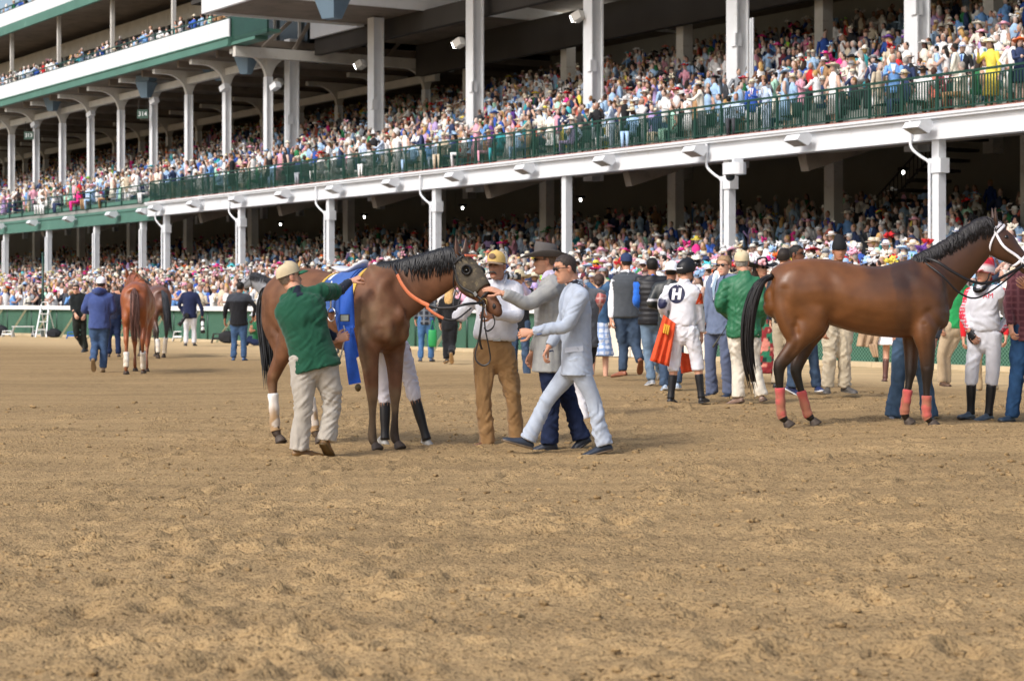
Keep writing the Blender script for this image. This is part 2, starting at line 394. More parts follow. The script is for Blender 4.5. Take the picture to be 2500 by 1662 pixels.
# walls and roof ---------------------------------------------------------
g = G(); lb(g, T_R, TE, 55.2, 55.5, 1, 11.5); gobj('lower_back_wall', g, wall_m, stand)
g = G(); lb(g, TE + .02, T_L, 55.2, 55.5, 1, 11.5); gobj('lower_back_wall', g, wall_m, wing)
g = G(); lb(g, T_R, TE, 58.6, 59.0, 11, 20); gobj('upper_back_wall', g, wall_m, stand)
g = G(); lb(g, TE + .02, T_L, 58.6, 59.0, 11, 18); gobj('upper_back_wall', g, wall_m, wing)
g = G(); lb(g, T_R - 0.4, T_R, 46, 59, 0, 24); gobj('end_wall', g, wall_m, stand)
g = G(); lb(g, T_L, T_L + 0.4, 36, 59, 0, 24); gobj('end_wall', g, wall_m, wing)
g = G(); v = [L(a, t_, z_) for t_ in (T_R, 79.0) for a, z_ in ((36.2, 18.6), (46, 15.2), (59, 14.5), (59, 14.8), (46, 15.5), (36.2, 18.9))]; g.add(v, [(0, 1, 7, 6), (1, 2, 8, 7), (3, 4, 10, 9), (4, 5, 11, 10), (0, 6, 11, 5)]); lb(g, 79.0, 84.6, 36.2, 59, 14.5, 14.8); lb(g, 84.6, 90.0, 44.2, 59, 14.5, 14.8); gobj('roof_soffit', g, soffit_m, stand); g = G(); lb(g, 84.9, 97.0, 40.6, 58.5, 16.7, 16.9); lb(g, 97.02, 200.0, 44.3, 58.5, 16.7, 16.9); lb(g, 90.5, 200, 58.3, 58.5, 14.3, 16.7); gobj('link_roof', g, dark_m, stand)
g = G(); lb(g, T_R, 79.0, 36.0, 36.2, 18.5, 21.0); lb(g, 79.0, 84.6, 36.0, 36.2, 14.40, 21.0); lb(g, 84.6, 84.8, 36.0, 44.2, 14.40, 19.0); lb(g, 78.8, 79.0, 36.2, 59, 14.45, 18.5); lb(g, 84.8, 90.0, 44.0, 44.2, 14.4, 19); lb(g, T_R, 90.0, 44.2, 59, 18.8, 19.0); lb(g, T_R, 84.6, 36.2, 44.2, 18.8, 19.0); gobj('roof_fascia', g, white, stand)
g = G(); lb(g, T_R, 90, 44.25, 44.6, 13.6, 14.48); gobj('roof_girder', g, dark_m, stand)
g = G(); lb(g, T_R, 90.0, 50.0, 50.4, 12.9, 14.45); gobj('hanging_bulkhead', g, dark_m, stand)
# balcony edge: beam, gutter, brick-coloured kerb ---------------------------
g = G(); lb(g, T_R, TE, 37.40, 37.74, 5.62, 6.17); lb(g, T_R, TE, 37.36, 37.40, 5.62, 5.68); gobj('fascia_beam', g, white, stand)
g = G(); lb(g, T_R, TE, 37.26, 37.42, 6.17, 6.29); lb(g, T_R, TE, 37.22, 37.26, 6.24, 6.31); gobj('gutter', g, white, stand)
g = G(); lb(g, T_R, TE, 37.40, 37.80, 6.29, 6.36); gobj('deck_edge', g, brick_e, stand)
# green railing with pickets
def railing(parent, t0, t1, p, z, h, step, picket, name='railing'):
    rl = empty(name, (0, 0, 0)); rl.parent = parent; 
    n = int(round((t1 - t0) / step)); step = (t1 - t0) / n
    gp = G(); gp.box(-0.035, 0.035, -0.025, 0.025, 0, h); pm = mesh_of('railing_post', gp.V(), gp.f, green, False)
    for i in range(n + 1): link('railing_post', pm, rl, (lx(t0 + i * step), lp(p), z))
    g = G(); lb(g, t0, t1, p - 0.035, p + 0.035, z + h, z + h + 0.06); gobj('top_rail', g, green, rl)
    g = G(); lb(g, t0, t1, p - 0.02, p + 0.02, z + 0.07, z + 0.11); gobj('bottom_rail', g, green, rl)
    if picket:
        g = G(); lb(g, t0, t1, p - 0.02, p + 0.02, z + h - 0.12, z + h - 0.085); gobj('under_rail', g, green, rl)
        g = G()
        for i in range(int((t1 - t0) / 0.105)):
            t = t0 + 0.105 * (i + 0.5); g.box(lx(t) - 0.017, lx(t) + 0.017, lp(p) - 0.012, lp(p) + 0.012, z + 0.11, z + h - 0.12)
        gobj('pickets', g, green, rl, kind='stuff')
    else:
        for q in (0.38, 0.7):
            g = G(); lb(g, t0, t1, p - 0.02, p + 0.02, z + h * q, z + h * q + 0.045); gobj('mid_rail', g, green, rl)
    return rl
railing(stand, T_R, TE, 37.55, 6.36, 0.95, 1.315, True)
# columns ------------------------------------------------------------------
def box_mesh(name, w, d, z0, z1, m, extra=None):
    g = G(); g.box(-w / 2, w / 2, -d / 2, d / 2, z0, z1)
    if extra: extra(g)
    return mesh_of(name, g.V(), g.f, m, False)
def lowcap(g):
    g.box(-0.24, 0.24, -0.17, 0.15, 4.75, 5.14); g.box(-0.17, 0.17, -0.17, 0.17, 0.9, 1.25)
cm = box_mesh('front_column', 0.26, 0.26, 0.9, 5.62, white, lowcap)
cm2 = box_mesh('front_column', 0.26, 0.26, 0.9, 5.62, white)
for k in range(-2, 7):
    t = 39.2 + 8.95 * k
    link('front_column', cm2 if k in (2,) else cm, stand, (lx(t), lp(37.6), 0))
def pipe(parent, t):
    pts = [L(37.30, t + 0.75, 6.2), L(37.30, t + 0.75, 5.75), L(37.30, t + 0.72, 5.45), L(37.34, t + 0.40, 5.20), L(37.40, t + 0.16, 5.02), L(37.40, t + 0.14, 4.6), L(37.40, t + 0.14, 1.0)]
    g = G(); g.add(*tube(pts, [0.042] * 7, 8, (1, 0, 0), 3)); gobj('drain_pipe', g, white, parent, smooth=True)
for k in (0, 1, 3, 4, 5, 6): pipe(stand, 39.2 + 8.95 * k)
def tallx(g):
    g.box(-0.30, 0.30, -0.27, -0.21, 6, 14.45); g.box(-0.30, 0.30, 0.21, 0.27, 6, 14.45); g.box(0.06, 0.30, -0.34, -0.05, 10.2, 10.65)
tm = box_mesh('deck_column', 0.46, 0.42, 6.0, 14.45, white, tallx)
for k in range(-2, 6): link('deck_column', tm, stand, (lx(46.3 + 8.95 * k), lp(43.5), 0))
bm_ = box_mesh('rear_column', 0.5, 0.5, 6.5, 14.45, grey_w)
for k in range(-1, 5): link('rear_column', bm_, stand, (lx(50.5 + 8.95 * k), lp(51.0), 0))
im = box_mesh('inner_column', 0.5, 0.4, 1.5, 9.0, grey_w)
for k in range(-2, 6): link('inner_column', im, stand, (lx(43.0 + 8.95 * k), lp(45.0), 0))
for k in range(0, 9): link('inner_column', im, wing, (lx(99.0 + 8.95 * k), lp(45.0), 0))
# conduits on one tall column
g = G()
for dx in (-0.09, 0.03): g.add(*tube([L(43.1, 54.0 + dx, 7.2), L(43.1, 54.0 + dx, 11.0)], [0.045, 0.045], 8, (1, 0, 0), 1))
gobj('conduit', g, galv, stand, smooth=True)
# fascia floodlights
def flood_geo():
    g = G()       # wedge shaped box: deep at the back, lens facing down and outwards
    w = 0.34
    prof = [(-0.60, 0.02), (-0.48, 0.20), (-0.08, 0.26), (0.0, 0.18), (0.0, 0.02), (-0.16, -0.16)]
    v = [(x, y, z) for x in (-w, w) for y, z in prof]; n = len(prof)
    g.add(v, [tuple(range(n - 1, -1, -1)), tuple(range(n, 2 * n))] + [(i, (i + 1) % n, n + (i + 1) % n, n + i) for i in range(n)])
    g.box(-0.04, 0.04, -0.05, 0.30, 0.0, 0.10)
    return g
fg = flood_geo(); fm = mesh_of('floodlight', fg.V(), fg.f, white, False)
gl = G(); gl.add([(-0.30, -0.585, -0.005), (0.30, -0.585, -0.005), (0.30, -0.19, -0.155), (-0.30, -0.19, -0.155)], [(0, 1, 2, 3)])
lm_ = mesh_of('lens', gl.V(), gl.f, lens_m, False)
def floods(parent, tlist, p, z):
    for t in tlist:
        o = link('floodlight', fm, parent, (lx(t), lp(p), z)); o.scale = (.88, .88, .88); link('lens', lm_, o)
floods(stand, [39.3 + 4.87 * k for k in range(-2, 12)], 37.20, 5.90)
# camera dome housing under the beam
g = G()
v = []; 
for z in (5.12, 5.46):
    for a in range(16):
        th = 2 * math.pi * a / 16; v.append(L(37.0, 47.15, z) + np.array([0.42 * math.cos(th), 0.30 * math.sin(th), 0]))
g.add(v, [(i, (i + 1) % 16, 16 + (i + 1) % 16, 16 + i) for i in range(16)] + [tuple(range(15, -1, -1)), tuple(range(16, 32))])
g.box(lx(47.15) - 0.05, lx(47.15) + 0.05, lp(37.0) - 0.05, lp(37.3), 5.46, 5.60)
hs_ = gobj('camera_housing', g, white, stand, smooth=False)
g = G(); g.add(*ellipsoid(L(37.0, 47.35, 5.08), (0.14, 0.14, 0.15), 14, 8)); gobj('camera_dome', g, glass_m, hs_, smooth=True)
# inside lamps
def lamp_part(parent, p, t, z, r=0.05):
    g = G(); g.add(*ellipsoid(L(p, t, z), (r, r, r * 1.3), 8, 6)); o = gobj('ceiling_lamp', g, lamp_m, parent, smooth=True)
    g = G(); g.box(*(L(p, t, z)[0] + np.array([-0.14, 0.14])), *(L(p, t, z)[1] + np.array([-0.14, 0.14])), z + r * 1.2, z + r * 1.2 + 0.12); gobj('lamp_holder', g, dark_m, o)
def photo_at(x, y, p):
    """(t, z) of the point of the plane at depth p seen at photo pixel x, y"""
    Y = 5767.0 * p / (x + 1791.0); return (Y - 0.527 * p) / 0.85, H - (y - HY) * Y / F
for x, y, p in ((2203, 421, 50), (1415, 488, 47), (1127, 508, 47), (887, 530, 46), (682, 548, 46), (1340, 330, 56)):
    t, z = photo_at(x, y, p)
    if x != 1340: lamp_part(stand, p, t, z)
# big lit floods hanging by the tall columns
def lit_flood(parent, x, y, p, s=1.0):
    t, z = photo_at(x, y, p); c = L(p, t, z)
    g = G(); g.bar(c + [0.30 * s, 0.1, 0.22 * s], c + [-0.05 * s, -0.05, 0.05 * s], 0.42 * s, 0.32 * s); o = gobj('hanging_floodlight', g, grey_w, parent)
    g = G(); g.bar(c + [-0.055 * s, -0.05, 0.045 * s], c + [-0.085 * s, -0.06, 0.03 * s], 0.36 * s, 0.26 * s); gobj('lens', g, lamp_m, o)
for x, y in ((1404, 50), (1114, 114), (874, 166), (672, 210)): lit_flood(stand, x, y, 43.0)
for x, y in ((1280, 21), (1340, 22), (1391, 22), (1465, 5)):
    t, z = photo_at(x, y, 52); g = G(); c = L(52, t, min(z, 14.40)); g.box(c[0] - 0.35, c[0] + 0.35, c[1] - 0.15, c[1] + 0.15, 14.36, 14.44); gobj('ceiling_lamp', g, lamp_m, stand)
# ------------------------------------------------------------------ the wing on the left
g = G(); lb(g, TE, T_L, 37.75, 38.1, 5.45, 6.15); lb(g, TE, T_L, 37.70, 37.75, 5.45, 5.55); lb(g, TE, T_L, 37.70, 37.75, 6.02, 6.15); gobj('green_fascia_beam', g, green_b, wing)
g = G(); lb(g, TE, T_L, 37.85, 38.0, 6.15, 6.62); gobj('kick_board', g, green_b, wing)
railing(wing, TE + 0.05, T_L - 1, 37.80, 6.30, 0.95, 2.3, False)
floods(wing, [photo_at(x, 500, 37.5)[0] for x in (355, 278, 173, 84, 2)], 37.55, 5.85)
wc = box_mesh('front_column', 0.24, 0.24, 2.6, 5.45, white, lambda g: g.box(-0.14, 0.14, -0.14, 0.14, 5.0, 5.45))
wcg = box_mesh('column_foot', 0.25, 0.25, 1.0, 2.6, green)
for x in (345, 231, 115, 10, -80):
    t, _ = photo_at(x, 600, 37.9); o = link('front_column', wc, wing, (lx(t), lp(37.95), 0)); link('column_foot', wcg, o)
    g = G(); g.add(*tube([L(37.7, t - 0.12, 5.0), L(37.7, t - 0.12, 1.1)], [0.05, 0.05], 8, (1, 0, 0), 1)); gobj('drain_pipe', g, white, wing, smooth=True)
# second storey bracket columns with curved arms and the beams they carry
def bracket_geo(h0, h1, arm=2.0):
    g = G(); g.box(-0.16, 0.16, -0.16, 0.16, h0, h1 - 1.3); g.box(-0.2, 0.2, -0.17, -0.13, h0, h1 - 1.3); g.box(-0.2, 0.2, 0.13, 0.17, h0, h1 - 1.3)
    return g
def bracket_top(h1, arm=2.0):
    g = G(); zc = h1 - 1.3
    n = 9
    for sgn in (-1, 1):                               # quarter-round webs either side
        r = 1.15; v = []
        for yy in (-0.13, 0.13):
            for i in range(n):
                a = math.pi / 2 * i / (n - 1)
                v.append((yy, sgn * (0.15 + r - r * math.cos(a)), zc + r * math.sin(a)))
            v.append((yy, 0, zc + r)); v.append((yy, 0, zc))
        m_ = n + 2
        v = [(a_, b_, c_) for a_, b_, c_ in v]
        g.add(v, [tuple(range(m_)), tuple(range(2 * m_ - 1, m_ - 1, -1))] + [(i, m_ + i, m_ + (i + 1) % m_, (i + 1) % m_) for i in range(m_)])
    g.box(-0.16, 0.16, -arm, 1.6, zc + 1.15, zc + 1.38)
    return g
b1 = bracket_geo(6.4, 13.75); bt1 = bracket_top(13.62)
bcm = mesh_of('bracket_column', b1.V(), b1.f, white, False); btm = mesh_of('curved_bracket', bt1.V(), bt1.f, grey_w, False)
for k in range(0, 16):
    o = link('bracket_column', bcm, wing, (lx(90.6 + 5.03 * k), lp(42.0), 0)); link('curved_bracket', btm, o)
    o = link('bracket_column', bcm, wing, (lx(91.6 + 5.03 * k), lp(51.5), 0)); link('curved_bracket', btm, o)
g = G(); lb(g, 90.4, T_L, 41.85, 42.15, 13.0, 13.35); gobj('longitudinal_beam', g, grey_w, wing)
g = G(); lb(g, 90.4, T_L, 51.35, 51.65, 12.8, 13.2); gobj('longitudinal_beam', g, grey_w, wing)
# third storey: slab, green beam, white panelled front, rail, glazed wall
g = G(); lb(g, 90.4, T_L, 39.9, 59, 13.90, 14.25); gobj('floor_slab', g, soffit_m, wing)
for k in range(24):
    g = G(); lb(g, 93.0 + 5.03 * k - 0.1, 93.0 + 5.03 * k + 0.1, 40.3, 58, 13.55, 13.90)
    if 93 + 5.03 * k < T_L: gobj('floor_joist', g, soffit_m, wing)
g = G(); lb(g, 90.3, T_L, 39.72, 39.9, 13.80, 14.26); lb(g, 90.3, T_L, 39.66, 39.72, 13.80, 13.86); lb(g, 90.3, T_L, 39.66, 39.72, 14.20, 14.26); gobj('green_edge_beam', g, green_b, wing)
t = 90.3
pan = G(); pan.box(-0.62, 0.62, -0.03, 0.03, 0, 0.86); pan_m = mesh_of('white_panel', pan.V(), pan.f, white, False)
pan_r = G(); pan_r.bar((-0.55, -0.04, 0.1), (0.55, -0.04, 0.76), 0.02, 0.02); 
while t < 190:
    link('white_panel', pan_m, wing, (lx(t + 0.63), lp(39.80), 14.27)); t += 1.26
rl = railing(wing, 90.3, 190, 39.95, 14.60, 0.85, 2.5, False)
g = G(); lb(g, 86.2, 90.3, 39.9, 40.0, 14.0, 15.3); gobj('green_end_panel', g, green, wing)
g = G(); lb(g, 86.2, 90.3, 39.9, 40.6, 14.05, 14.2); lb(g, 87.6, 90.3, 39.9, 40.6, 13.85, 14.05); gobj('stair_landing', g, green_b, wing)
g = G(); lb(g, 90.3, 190, 44.0, 44.15, 14.25, 18.1); gobj('glazed_wall', g, glass_m, wing)
mu = box_mesh('mullion', 0.12, 0.12, 14.25, 18.1, grey_w)
for k in range(26): link('mullion', mu, wing, (lx(91 + 2.9 * k), lp(43.9), 0))
g = G(); lb(g, 90.3, 190, 43.85, 44.2, 17.2, 18.1); gobj('header_panel', g, grey_w, wing)
g = G(); lb(g, 96.4, T_L, 39.9, 50, 18.55, 18.8); gobj('balcony_soffit', g, soffit_m, wing)
g = G(); lb(g, 96.4, T_L, 39.72, 39.9, 18.30, 18.85); gobj('green_edge_beam', g, green_b, wing)
t = 96.5
while t < 190:
    link('white_panel', pan_m, wing, (lx(t + 0.63), lp(39.80), 18.86)); t += 1.26
railing(wing, 96.5, 190, 39.95, 19.2, 0.85, 2.5, False)
for k in range(10):
    g = G(); lb(g, 99 + 9 * k, 99.2 + 9 * k, 40.4, 40.6, 15.1, 18.6); gobj('slim_post', g, grey_w, wing)
# end truss of the wing
tr = empty('end_truss', (0, 0, 0)); tr.parent = wing
g = G(); g.bar(L(40.0, 90.2, 13.55), L(51.7, 90.2, 13.55), 0.35, 0.5); gobj('bottom_chord', g, grey_w, tr)
g = G(); g.bar(L(42.2, 90.2, 16.2), L(51.7, 90.2, 16.2), 0.25, 0.25); gobj('top_chord', g, dark_m, tr)
for a, b in (((43.2, 13.8), (44.6, 16.1)), ((48.0, 13.8), (45.2, 16.1)), ((48.4, 13.8), (50.6, 16.1)), ((51.4, 13.8), (51.4, 16.1)), ((46.4, 13.8), (46.4, 16.1)), ((41.5, 13.8), (43.2, 15.4))):
    g = G(); g.bar(L(a[0], 90.2, a[1]), L(b[0], 90.2, b[1]), 0.16, 0.16); gobj('brace', g, soffit_m, tr)
# louvred vents in the back wall of the wing
for x in (360, 430, 495, 535, 605, 680, 760, 810, 850):
    t, z = photo_at(x, 250, 58.5); 
    v_ = empty('wall_vent', (0, 0, 0)); v_.parent = wing
    for q in range(5):
        g = G(); lb(g, t - 0.5, t + 0.5, 58.5, 58.6, 12.9 + 0.22 * q, 13.02 + 0.22 * q); gobj('vent_slat', g, grey_w, v_)
# hanging loudspeaker clusters
def speaker_geo():
    g = G(); v = [(-0.42, -0.5, 0), (0.42, -0.5, 0), (0.42, 0.4, 0), (-0.42, 0.4, 0), (-0.22, -0.25, -0.85), (0.22, -0.25, -0.85), (0.22, 0.1, -0.85), (-0.22, 0.1, -0.85)]
    g.add(v, [(0, 1, 2, 3), (7, 6, 5, 4), (0, 4, 5, 1), (1, 5, 6, 2), (2, 6, 7, 3), (3, 7, 4, 0)]); g.box(-0.45, 0.45, -0.4, 0.3, 0.05, 0.35); g.box(-0.05, 0.05, -0.05, 0.05, 0.3, 1.3)
    return g
spg = speaker_geo(); spm = mesh_of('loudspeaker', spg.V(), spg.f, steel_m, False)
sp2 = G(); sp2.bar((0, -0.3, 0.1), (0.0, 0.35, -0.35), 0.75, 0.5); sp2.box(-0.04, 0.04, -0.04, 0.04, 0.1, 1.1); spm2 = mesh_of('loudspeaker', sp2.V(), sp2.f, steel_m, False)
for x, y in ((127, 250), (356, 215), (600, 155)): t, z = photo_at(x, y, 41.2); link('loudspeaker', spm, wing, (lx(t), lp(41.2), z + 0.3), 0.5)
for x, y in ((57, 258), (80, 272), (258, 213), (290, 230), (505, 160), (534, 180)): t, z = photo_at(x, y, 42.5); link('loudspeaker', spm2, wing, (lx(t), lp(42.5), z + 0.2), 0.6)
t, z = photo_at(812, 8, 38.5); link('loudspeaker', spm, stand, (lx(t), lp(38.5), z + 0.5), 0.4).scale = (1.5, 1.5, 1.4)
for x, y in ((84, 305), (221, 280), (376, 248), (548, 215), (672, 212)):
    t, z = photo_at(x, y, 41.6); c = L(41.6, t, z); g = G(); g.bar(c + [0.2, 0, 0.1], c + [-0.22, -0.1, -0.08], 0.34, 0.28); gobj('small_floodlight', g, white, wing)
# section signs: things of their own, hung from the beams
def section_sign(txt, x, y, p, where):
    t, z = photo_at(x, y, p); c = S(p, t, z)
    o = empty('section_sign', c, math.radians(-14)); tag(o, where, 'sign')
    g = G(); g.box(-0.33, 0.33, -0.03, 0.03, -0.25, 0.25); gobj('board', g, green, o)
    g = G(); g.bar((-0.25, 0, 0.25), (-0.25, 0, 0.9), 0.025); gobj('hanger', g, dark_m, o); g = G(); g.bar((0.25, 0, 0.25), (0.25, 0, 0.9), 0.025); gobj('hanger', g, dark_m, o)
    v, f = text_geo(txt, 0.36); v3 = np.stack([v[:, 0], np.full(len(v), -0.035), v[:, 1]], -1)
    link('section_number', mesh_of('section_number', v3, f, white, False), o)
section_sign('313', 68, 331, 41.3, 'green section sign reading 313, farthest along the bracket columns'); section_sign('314', 346, 279, 41.3, 'green section sign reading 314, below a loudspeaker cluster between bracket columns'); section_sign('315', 742, 37, 41.6, 'green section sign reading 315, hung under the white roof box beside a tall column')
# stair with open balustrade seen under the right end
st = empty('stair', L(50, 52, 0)); st.parent = stand; st.location = (0, 0, 0)
for k in range(14):
    g = G(); lb(g, 49.0 + 0.45 * k, 49.45 + 0.45 * k, 48.5, 50.2, 7.5 - 0.33 * k, 7.6 - 0.33 * k); gobj('tread', g, dark_m, st)
g = G(); g.bar(L(48.5, 49.0, 8.4), L(48.5, 55.3, 3.9), 0.05); g.bar(L(48.5, 49.0, 7.7), L(48.5, 55.3, 3.2), 0.05)
for k in range(32): g.bar(L(48.5, 49.0 + 0.2 * k, 7.6 - 0.143 * k), L(48.5, 49.0 + 0.2 * k, 8.4 - 0.143 * k), 0.025)
gobj('balustrade', g, black_m, st, kind='stuff')
# low green rails inside the lower deck
for p_, z_ in ((38.2, 1.35), (42.5, low_z(42.5))):
    railing(stand, T_R, TE - 0.5, p_, z_, 0.85, 2.2, False, 'box_rail')
# ------------------------------------------------------------------ the outer rail and fence
def FL(t, off=0.0, z=0.0): return S(fence_p(t) + off, t, z)
def fence_t(x):
    """position along the fence seen at photo column x"""
    best = min(np.arange(-5, 170, .05), key=lambda t: abs(CX + F * FL(t)[0] / FL(t)[1] - x)); return float(best)
mesh_m = mat('green_chain_link_screen', hx('1f4a3a'), rough=.8, vary=.05)
def link_pattern(m):
    n = m.node_tree.nodes; l = m.node_tree.links; b = n['Principled BSDF']; src = b.inputs['Base Color'].links[0].from_socket
    tc = n.new('ShaderNodeTexCoord'); outs = []
    for ang in (45, -45):
        mp = n.new('ShaderNodeMapping'); mp.inputs['Rotation'].default_value = (0, math.radians(ang), 0); l.new(tc.outputs['Object'], mp.inputs['Vector'])
        w = n.new('ShaderNodeTexWave'); w.wave_type = 'BANDS'; w.bands_direction = 'X'; w.inputs['Scale'].default_value = 5.2; w.inputs['Distortion'].default_value = .6; l.new(mp.outputs[0], w.inputs['Vector']); outs.append(w.outputs['Fac'])
    mx = n.new('ShaderNodeMath'); mx.operation = 'MAXIMUM'; l.new(outs[0], mx.inputs[0]); l.new(outs[1], mx.inputs[1])
    mr = n.new('ShaderNodeMapRange'); mr.inputs['From Min'].default_value = .82; mr.inputs['From Max'].default_value = .95; l.new(mx.outputs[0], mr.inputs['Value'])
    mi = n.new('ShaderNodeMix'); mi.data_type = 'RGBA'; mi.inputs[7].default_value = (*hx('587f6d'), 1); l.new(mr.outputs[0], mi.inputs[0]); l.new(src, mi.inputs[6]); l.new(mi.outputs[2], b.inputs['Base Color'])
link_pattern(mesh_m)
post_m = mat('weathered_post', hx('8a8a70'), rough=.85, vary=.15, vscale=6); kerb_m = mat('pale_kerb_concrete', hx('c2b293'), rough=.9, vary=.1, vscale=2)
rail_m = mat('white_rail', hx('e8e9ea'), rough=.45, vary=.03)
def seg_frame(t0, t1):
    a, b = FL(t0), FL(t1); d = b - a; return a, math.atan2(d[1], d[0]), float(np.linalg.norm(d))
tg0, tg1 = fence_t(1745), fence_t(1425)                 # the white covered gap in the fence
def fence_run(t0, t1, label, braces):
    a, ang, ln = seg_frame(t0, t1); o = tag(empty('track_fence', a, ang), label, 'fence'); n = max(1, int(round(ln / 2.6)))
    gp = G(); gp.add(*tube([(0, 0, -.05), (0, 0, 1.12)], [.05, .05], 10, (1, 0, 0), 1, 'flat')); pm = mesh_of('fence_post', gp.V(), gp.f, green, True)
    pn = G(); st = ln / n; pn.box(.05, st - .05, -.012, .012, .10, 1.06); pnm = mesh_of('chain_link_panel', pn.V(), pn.f, mesh_m, False)
    kb = G(); kb.box(0, st - .01, -.10, .16, -.1, .10); kbm = mesh_of('kerb_block', kb.V(), kb.f, kerb_m, False)
    rl_ = G(); rl_.box(0.004, st - .004, -.05, .13, 1.10, 1.20); rl_.box(0.004, st - .004, .13, .145, 1.05, 1.20); rlm = mesh_of('rail_cap', rl_.V(), rl_.f, rail_m, False)
    bg = G(); bg.bar((0, .06, 1.08), (0.30, .66, .0), .075, .075); bgm = mesh_of('rail_brace', bg.V(), bg.f, post_m, False)
    for i in range(n):
        link('chain_link_panel', pnm, o, (i * st, 0, 0)); link('kerb_block', kbm, o, (i * st, 0, 0)); link('rail_cap', rlm, o, (i * st, 0, 0)); link('fence_post', pm, o, (i * st, 0.0, 0))
        if braces and i % 1 == 0: link('rail_brace', bgm, o, (i * st + .4, 0, 0))
    link('fence_post', pm, o, (ln, 0, 0)); return o
fence_run(tg1, 150, 'green mesh track fence with white rail and slanting timber braces', True)
fence_run(-2, tg0, 'green chain-link fence on a pale kerb behind the jockeys', False)
a, ang, ln = seg_frame(tg0 + .05, tg1 - .05); o = tag(empty('gap_barrier', a, ang), 'cream white covered barrier filling the gap in the fence', 'barrier'); k = 5
pg = G(); st = ln / k; pg.box(.02, st - .02, -.10, .10, .02, 1.12); pm = mesh_of('barrier_panel', pg.V(), pg.f, mat('cream_barrier', hx('ddd8cc'), rough=.7, vary=.06, vscale=2, fleck=(hx('a89c84'), 3, .6, .9)), False)
for i in range(k): link('barrier_panel', pm, o, (i * st, 0, 0))
g = G(); g.box(0, ln, -.14, .14, 1.12, 1.20); gobj('barrier_cap', g, rail_m, o)
# tall thin green pole by the rail
pp = FL(fence_t(111), -.1); o = tag(empty('flag_pole', pp), 'tall slim green pole rising from the white rail', 'pole'); g = G(); g.add(*tube([(0, 0, 0), (0, 0, 3.2)], [.055, .045], 10, (1, 0, 0), 1, 'flat')); gobj('pole', g, green, o, True)
g = G(); g.add(*ellipsoid((0, 0, 3.22), (.06, .06, .06), 10, 6)); gobj('finial', g, green, o, True)
# ------------------------------------------------------------------ photographers' things along the rail
def at_fence(x, y): Y = H * F / (y - HY); return np.array([(x - CX) * Y / F, Y, gz1((x - CX) * Y / F, Y)])
def stool(x, y, colr, label, w=.36, h=.24):
    c = at_fence(x, y); o = tag(empty('step_stool', c, random.uniform(-.4, .4)), label, 'stool'); m = mat('stool_' + colr, hx(colr), rough=.5)
    g = G(); g.box(-w / 2, w / 2, -w / 2.6, w / 2.6, h - .03, h); gobj('top', g, m, o)
    for sx in (-1, 1):
        g = G(); x0, x1 = sx * w * .5, sx * w * .58; v = [(x0 - sx * .02, -w / 2.6, h - .03), (x0 - sx * .02, w / 2.6, h - .03), (x1, w / 2.2, 0), (x1, -w / 2.2, 0), (x0, -w / 2.6, h - .03), (x0, w / 2.6, h - .03), (x1 + sx * .02, w / 2.2, 0), (x1 + sx * .02, -w / 2.2, 0)]
        g.add(v, [(0, 1, 2, 3), (7, 6, 5, 4), (0, 4, 5, 1), (1, 5, 6, 2), (2, 6, 7, 3), (3, 7, 4, 0)]); gobj('leg_panel', g, m, o)
    for sy in (-1, 1): g = G(); g.bar((-w / 2, sy * w / 2.6, h * .45), (w / 2, sy * w / 2.6, h * .45), .02, .06); gobj('crossbar', g, m, o)
stool(20, 822, 'e4e6e8', 'white plastic step stool beside the small bicycle by the rail'); stool(442, 833, 'e8eaec', 'white plastic step stool beside the navy coated photographer', .4, .34); stool(177, 827, '2f6fc4', 'blue plastic step stool behind the man in black jacket', .34, .26)
stool(94, 822, '9a9ea2', 'grey plastic step stool next to the folding ladder', .38, .24); stool(536, 842, '2b2c30', 'black plastic step stool beside the man in black jacket and jeans', .4, .3)
def bag(x, y, label, w=.5, h=.32, d=.3, c='1b1d24'):
    p = at_fence(x, y); o = tag(empty('camera_bag', p, random.uniform(-.5, .5)), label, 'bag'); m = mat('bag_' + c, hx(c), rough=.8, vary=.1)
    g = G(); g.add(*tube([(-w / 2, 0, h * .5), (-w * .3, 0, h * .52), (0, 0, h * .55), (w * .3, 0, h * .5), (w / 2, 0, h * .46)], [(d * .42, h * .42), (d * .5, h * .5), (d * .5, h * .54), (d * .5, h * .5), (d * .4, h * .4)], 12, (0, 1, 0), 3, power=3)); gobj('bag_body', g, m, o, True)
    g = G(); g.add(*tube([(-w * .3, -d * .3, h * .9), (-w * .1, -d * .3, h * 1.25), (w * .15, -d * .3, h * 1.2), (w * .3, -d * .3, h * .9)], [(.02, .008)] * 4, 6, (0, 1, 0), 4)); gobj('strap', g, m, o, True)
    g = G(); g.box(-w * .3, w * .3, -d * .58, -d * .45, h * .15, h * .6); gobj('front_pocket', g, m, o)
bag(132, 824, 'bulging dark camera bag right of the folding ladder', .38, .32, .26); bag(2, 820, 'dark bag on the dirt left of the white stool', .4, .4, .3); bag(344, 826, 'dark camera bag under the rail beyond the dark brown horse', .45, .42, .3); bag(487, 832, 'tall black gear case behind the navy coated photographer', .3, .42, .26, '202226'); bag(555, 843, 'dark gear bag beside the black step stool', .34, .36, .26, '1f2125')
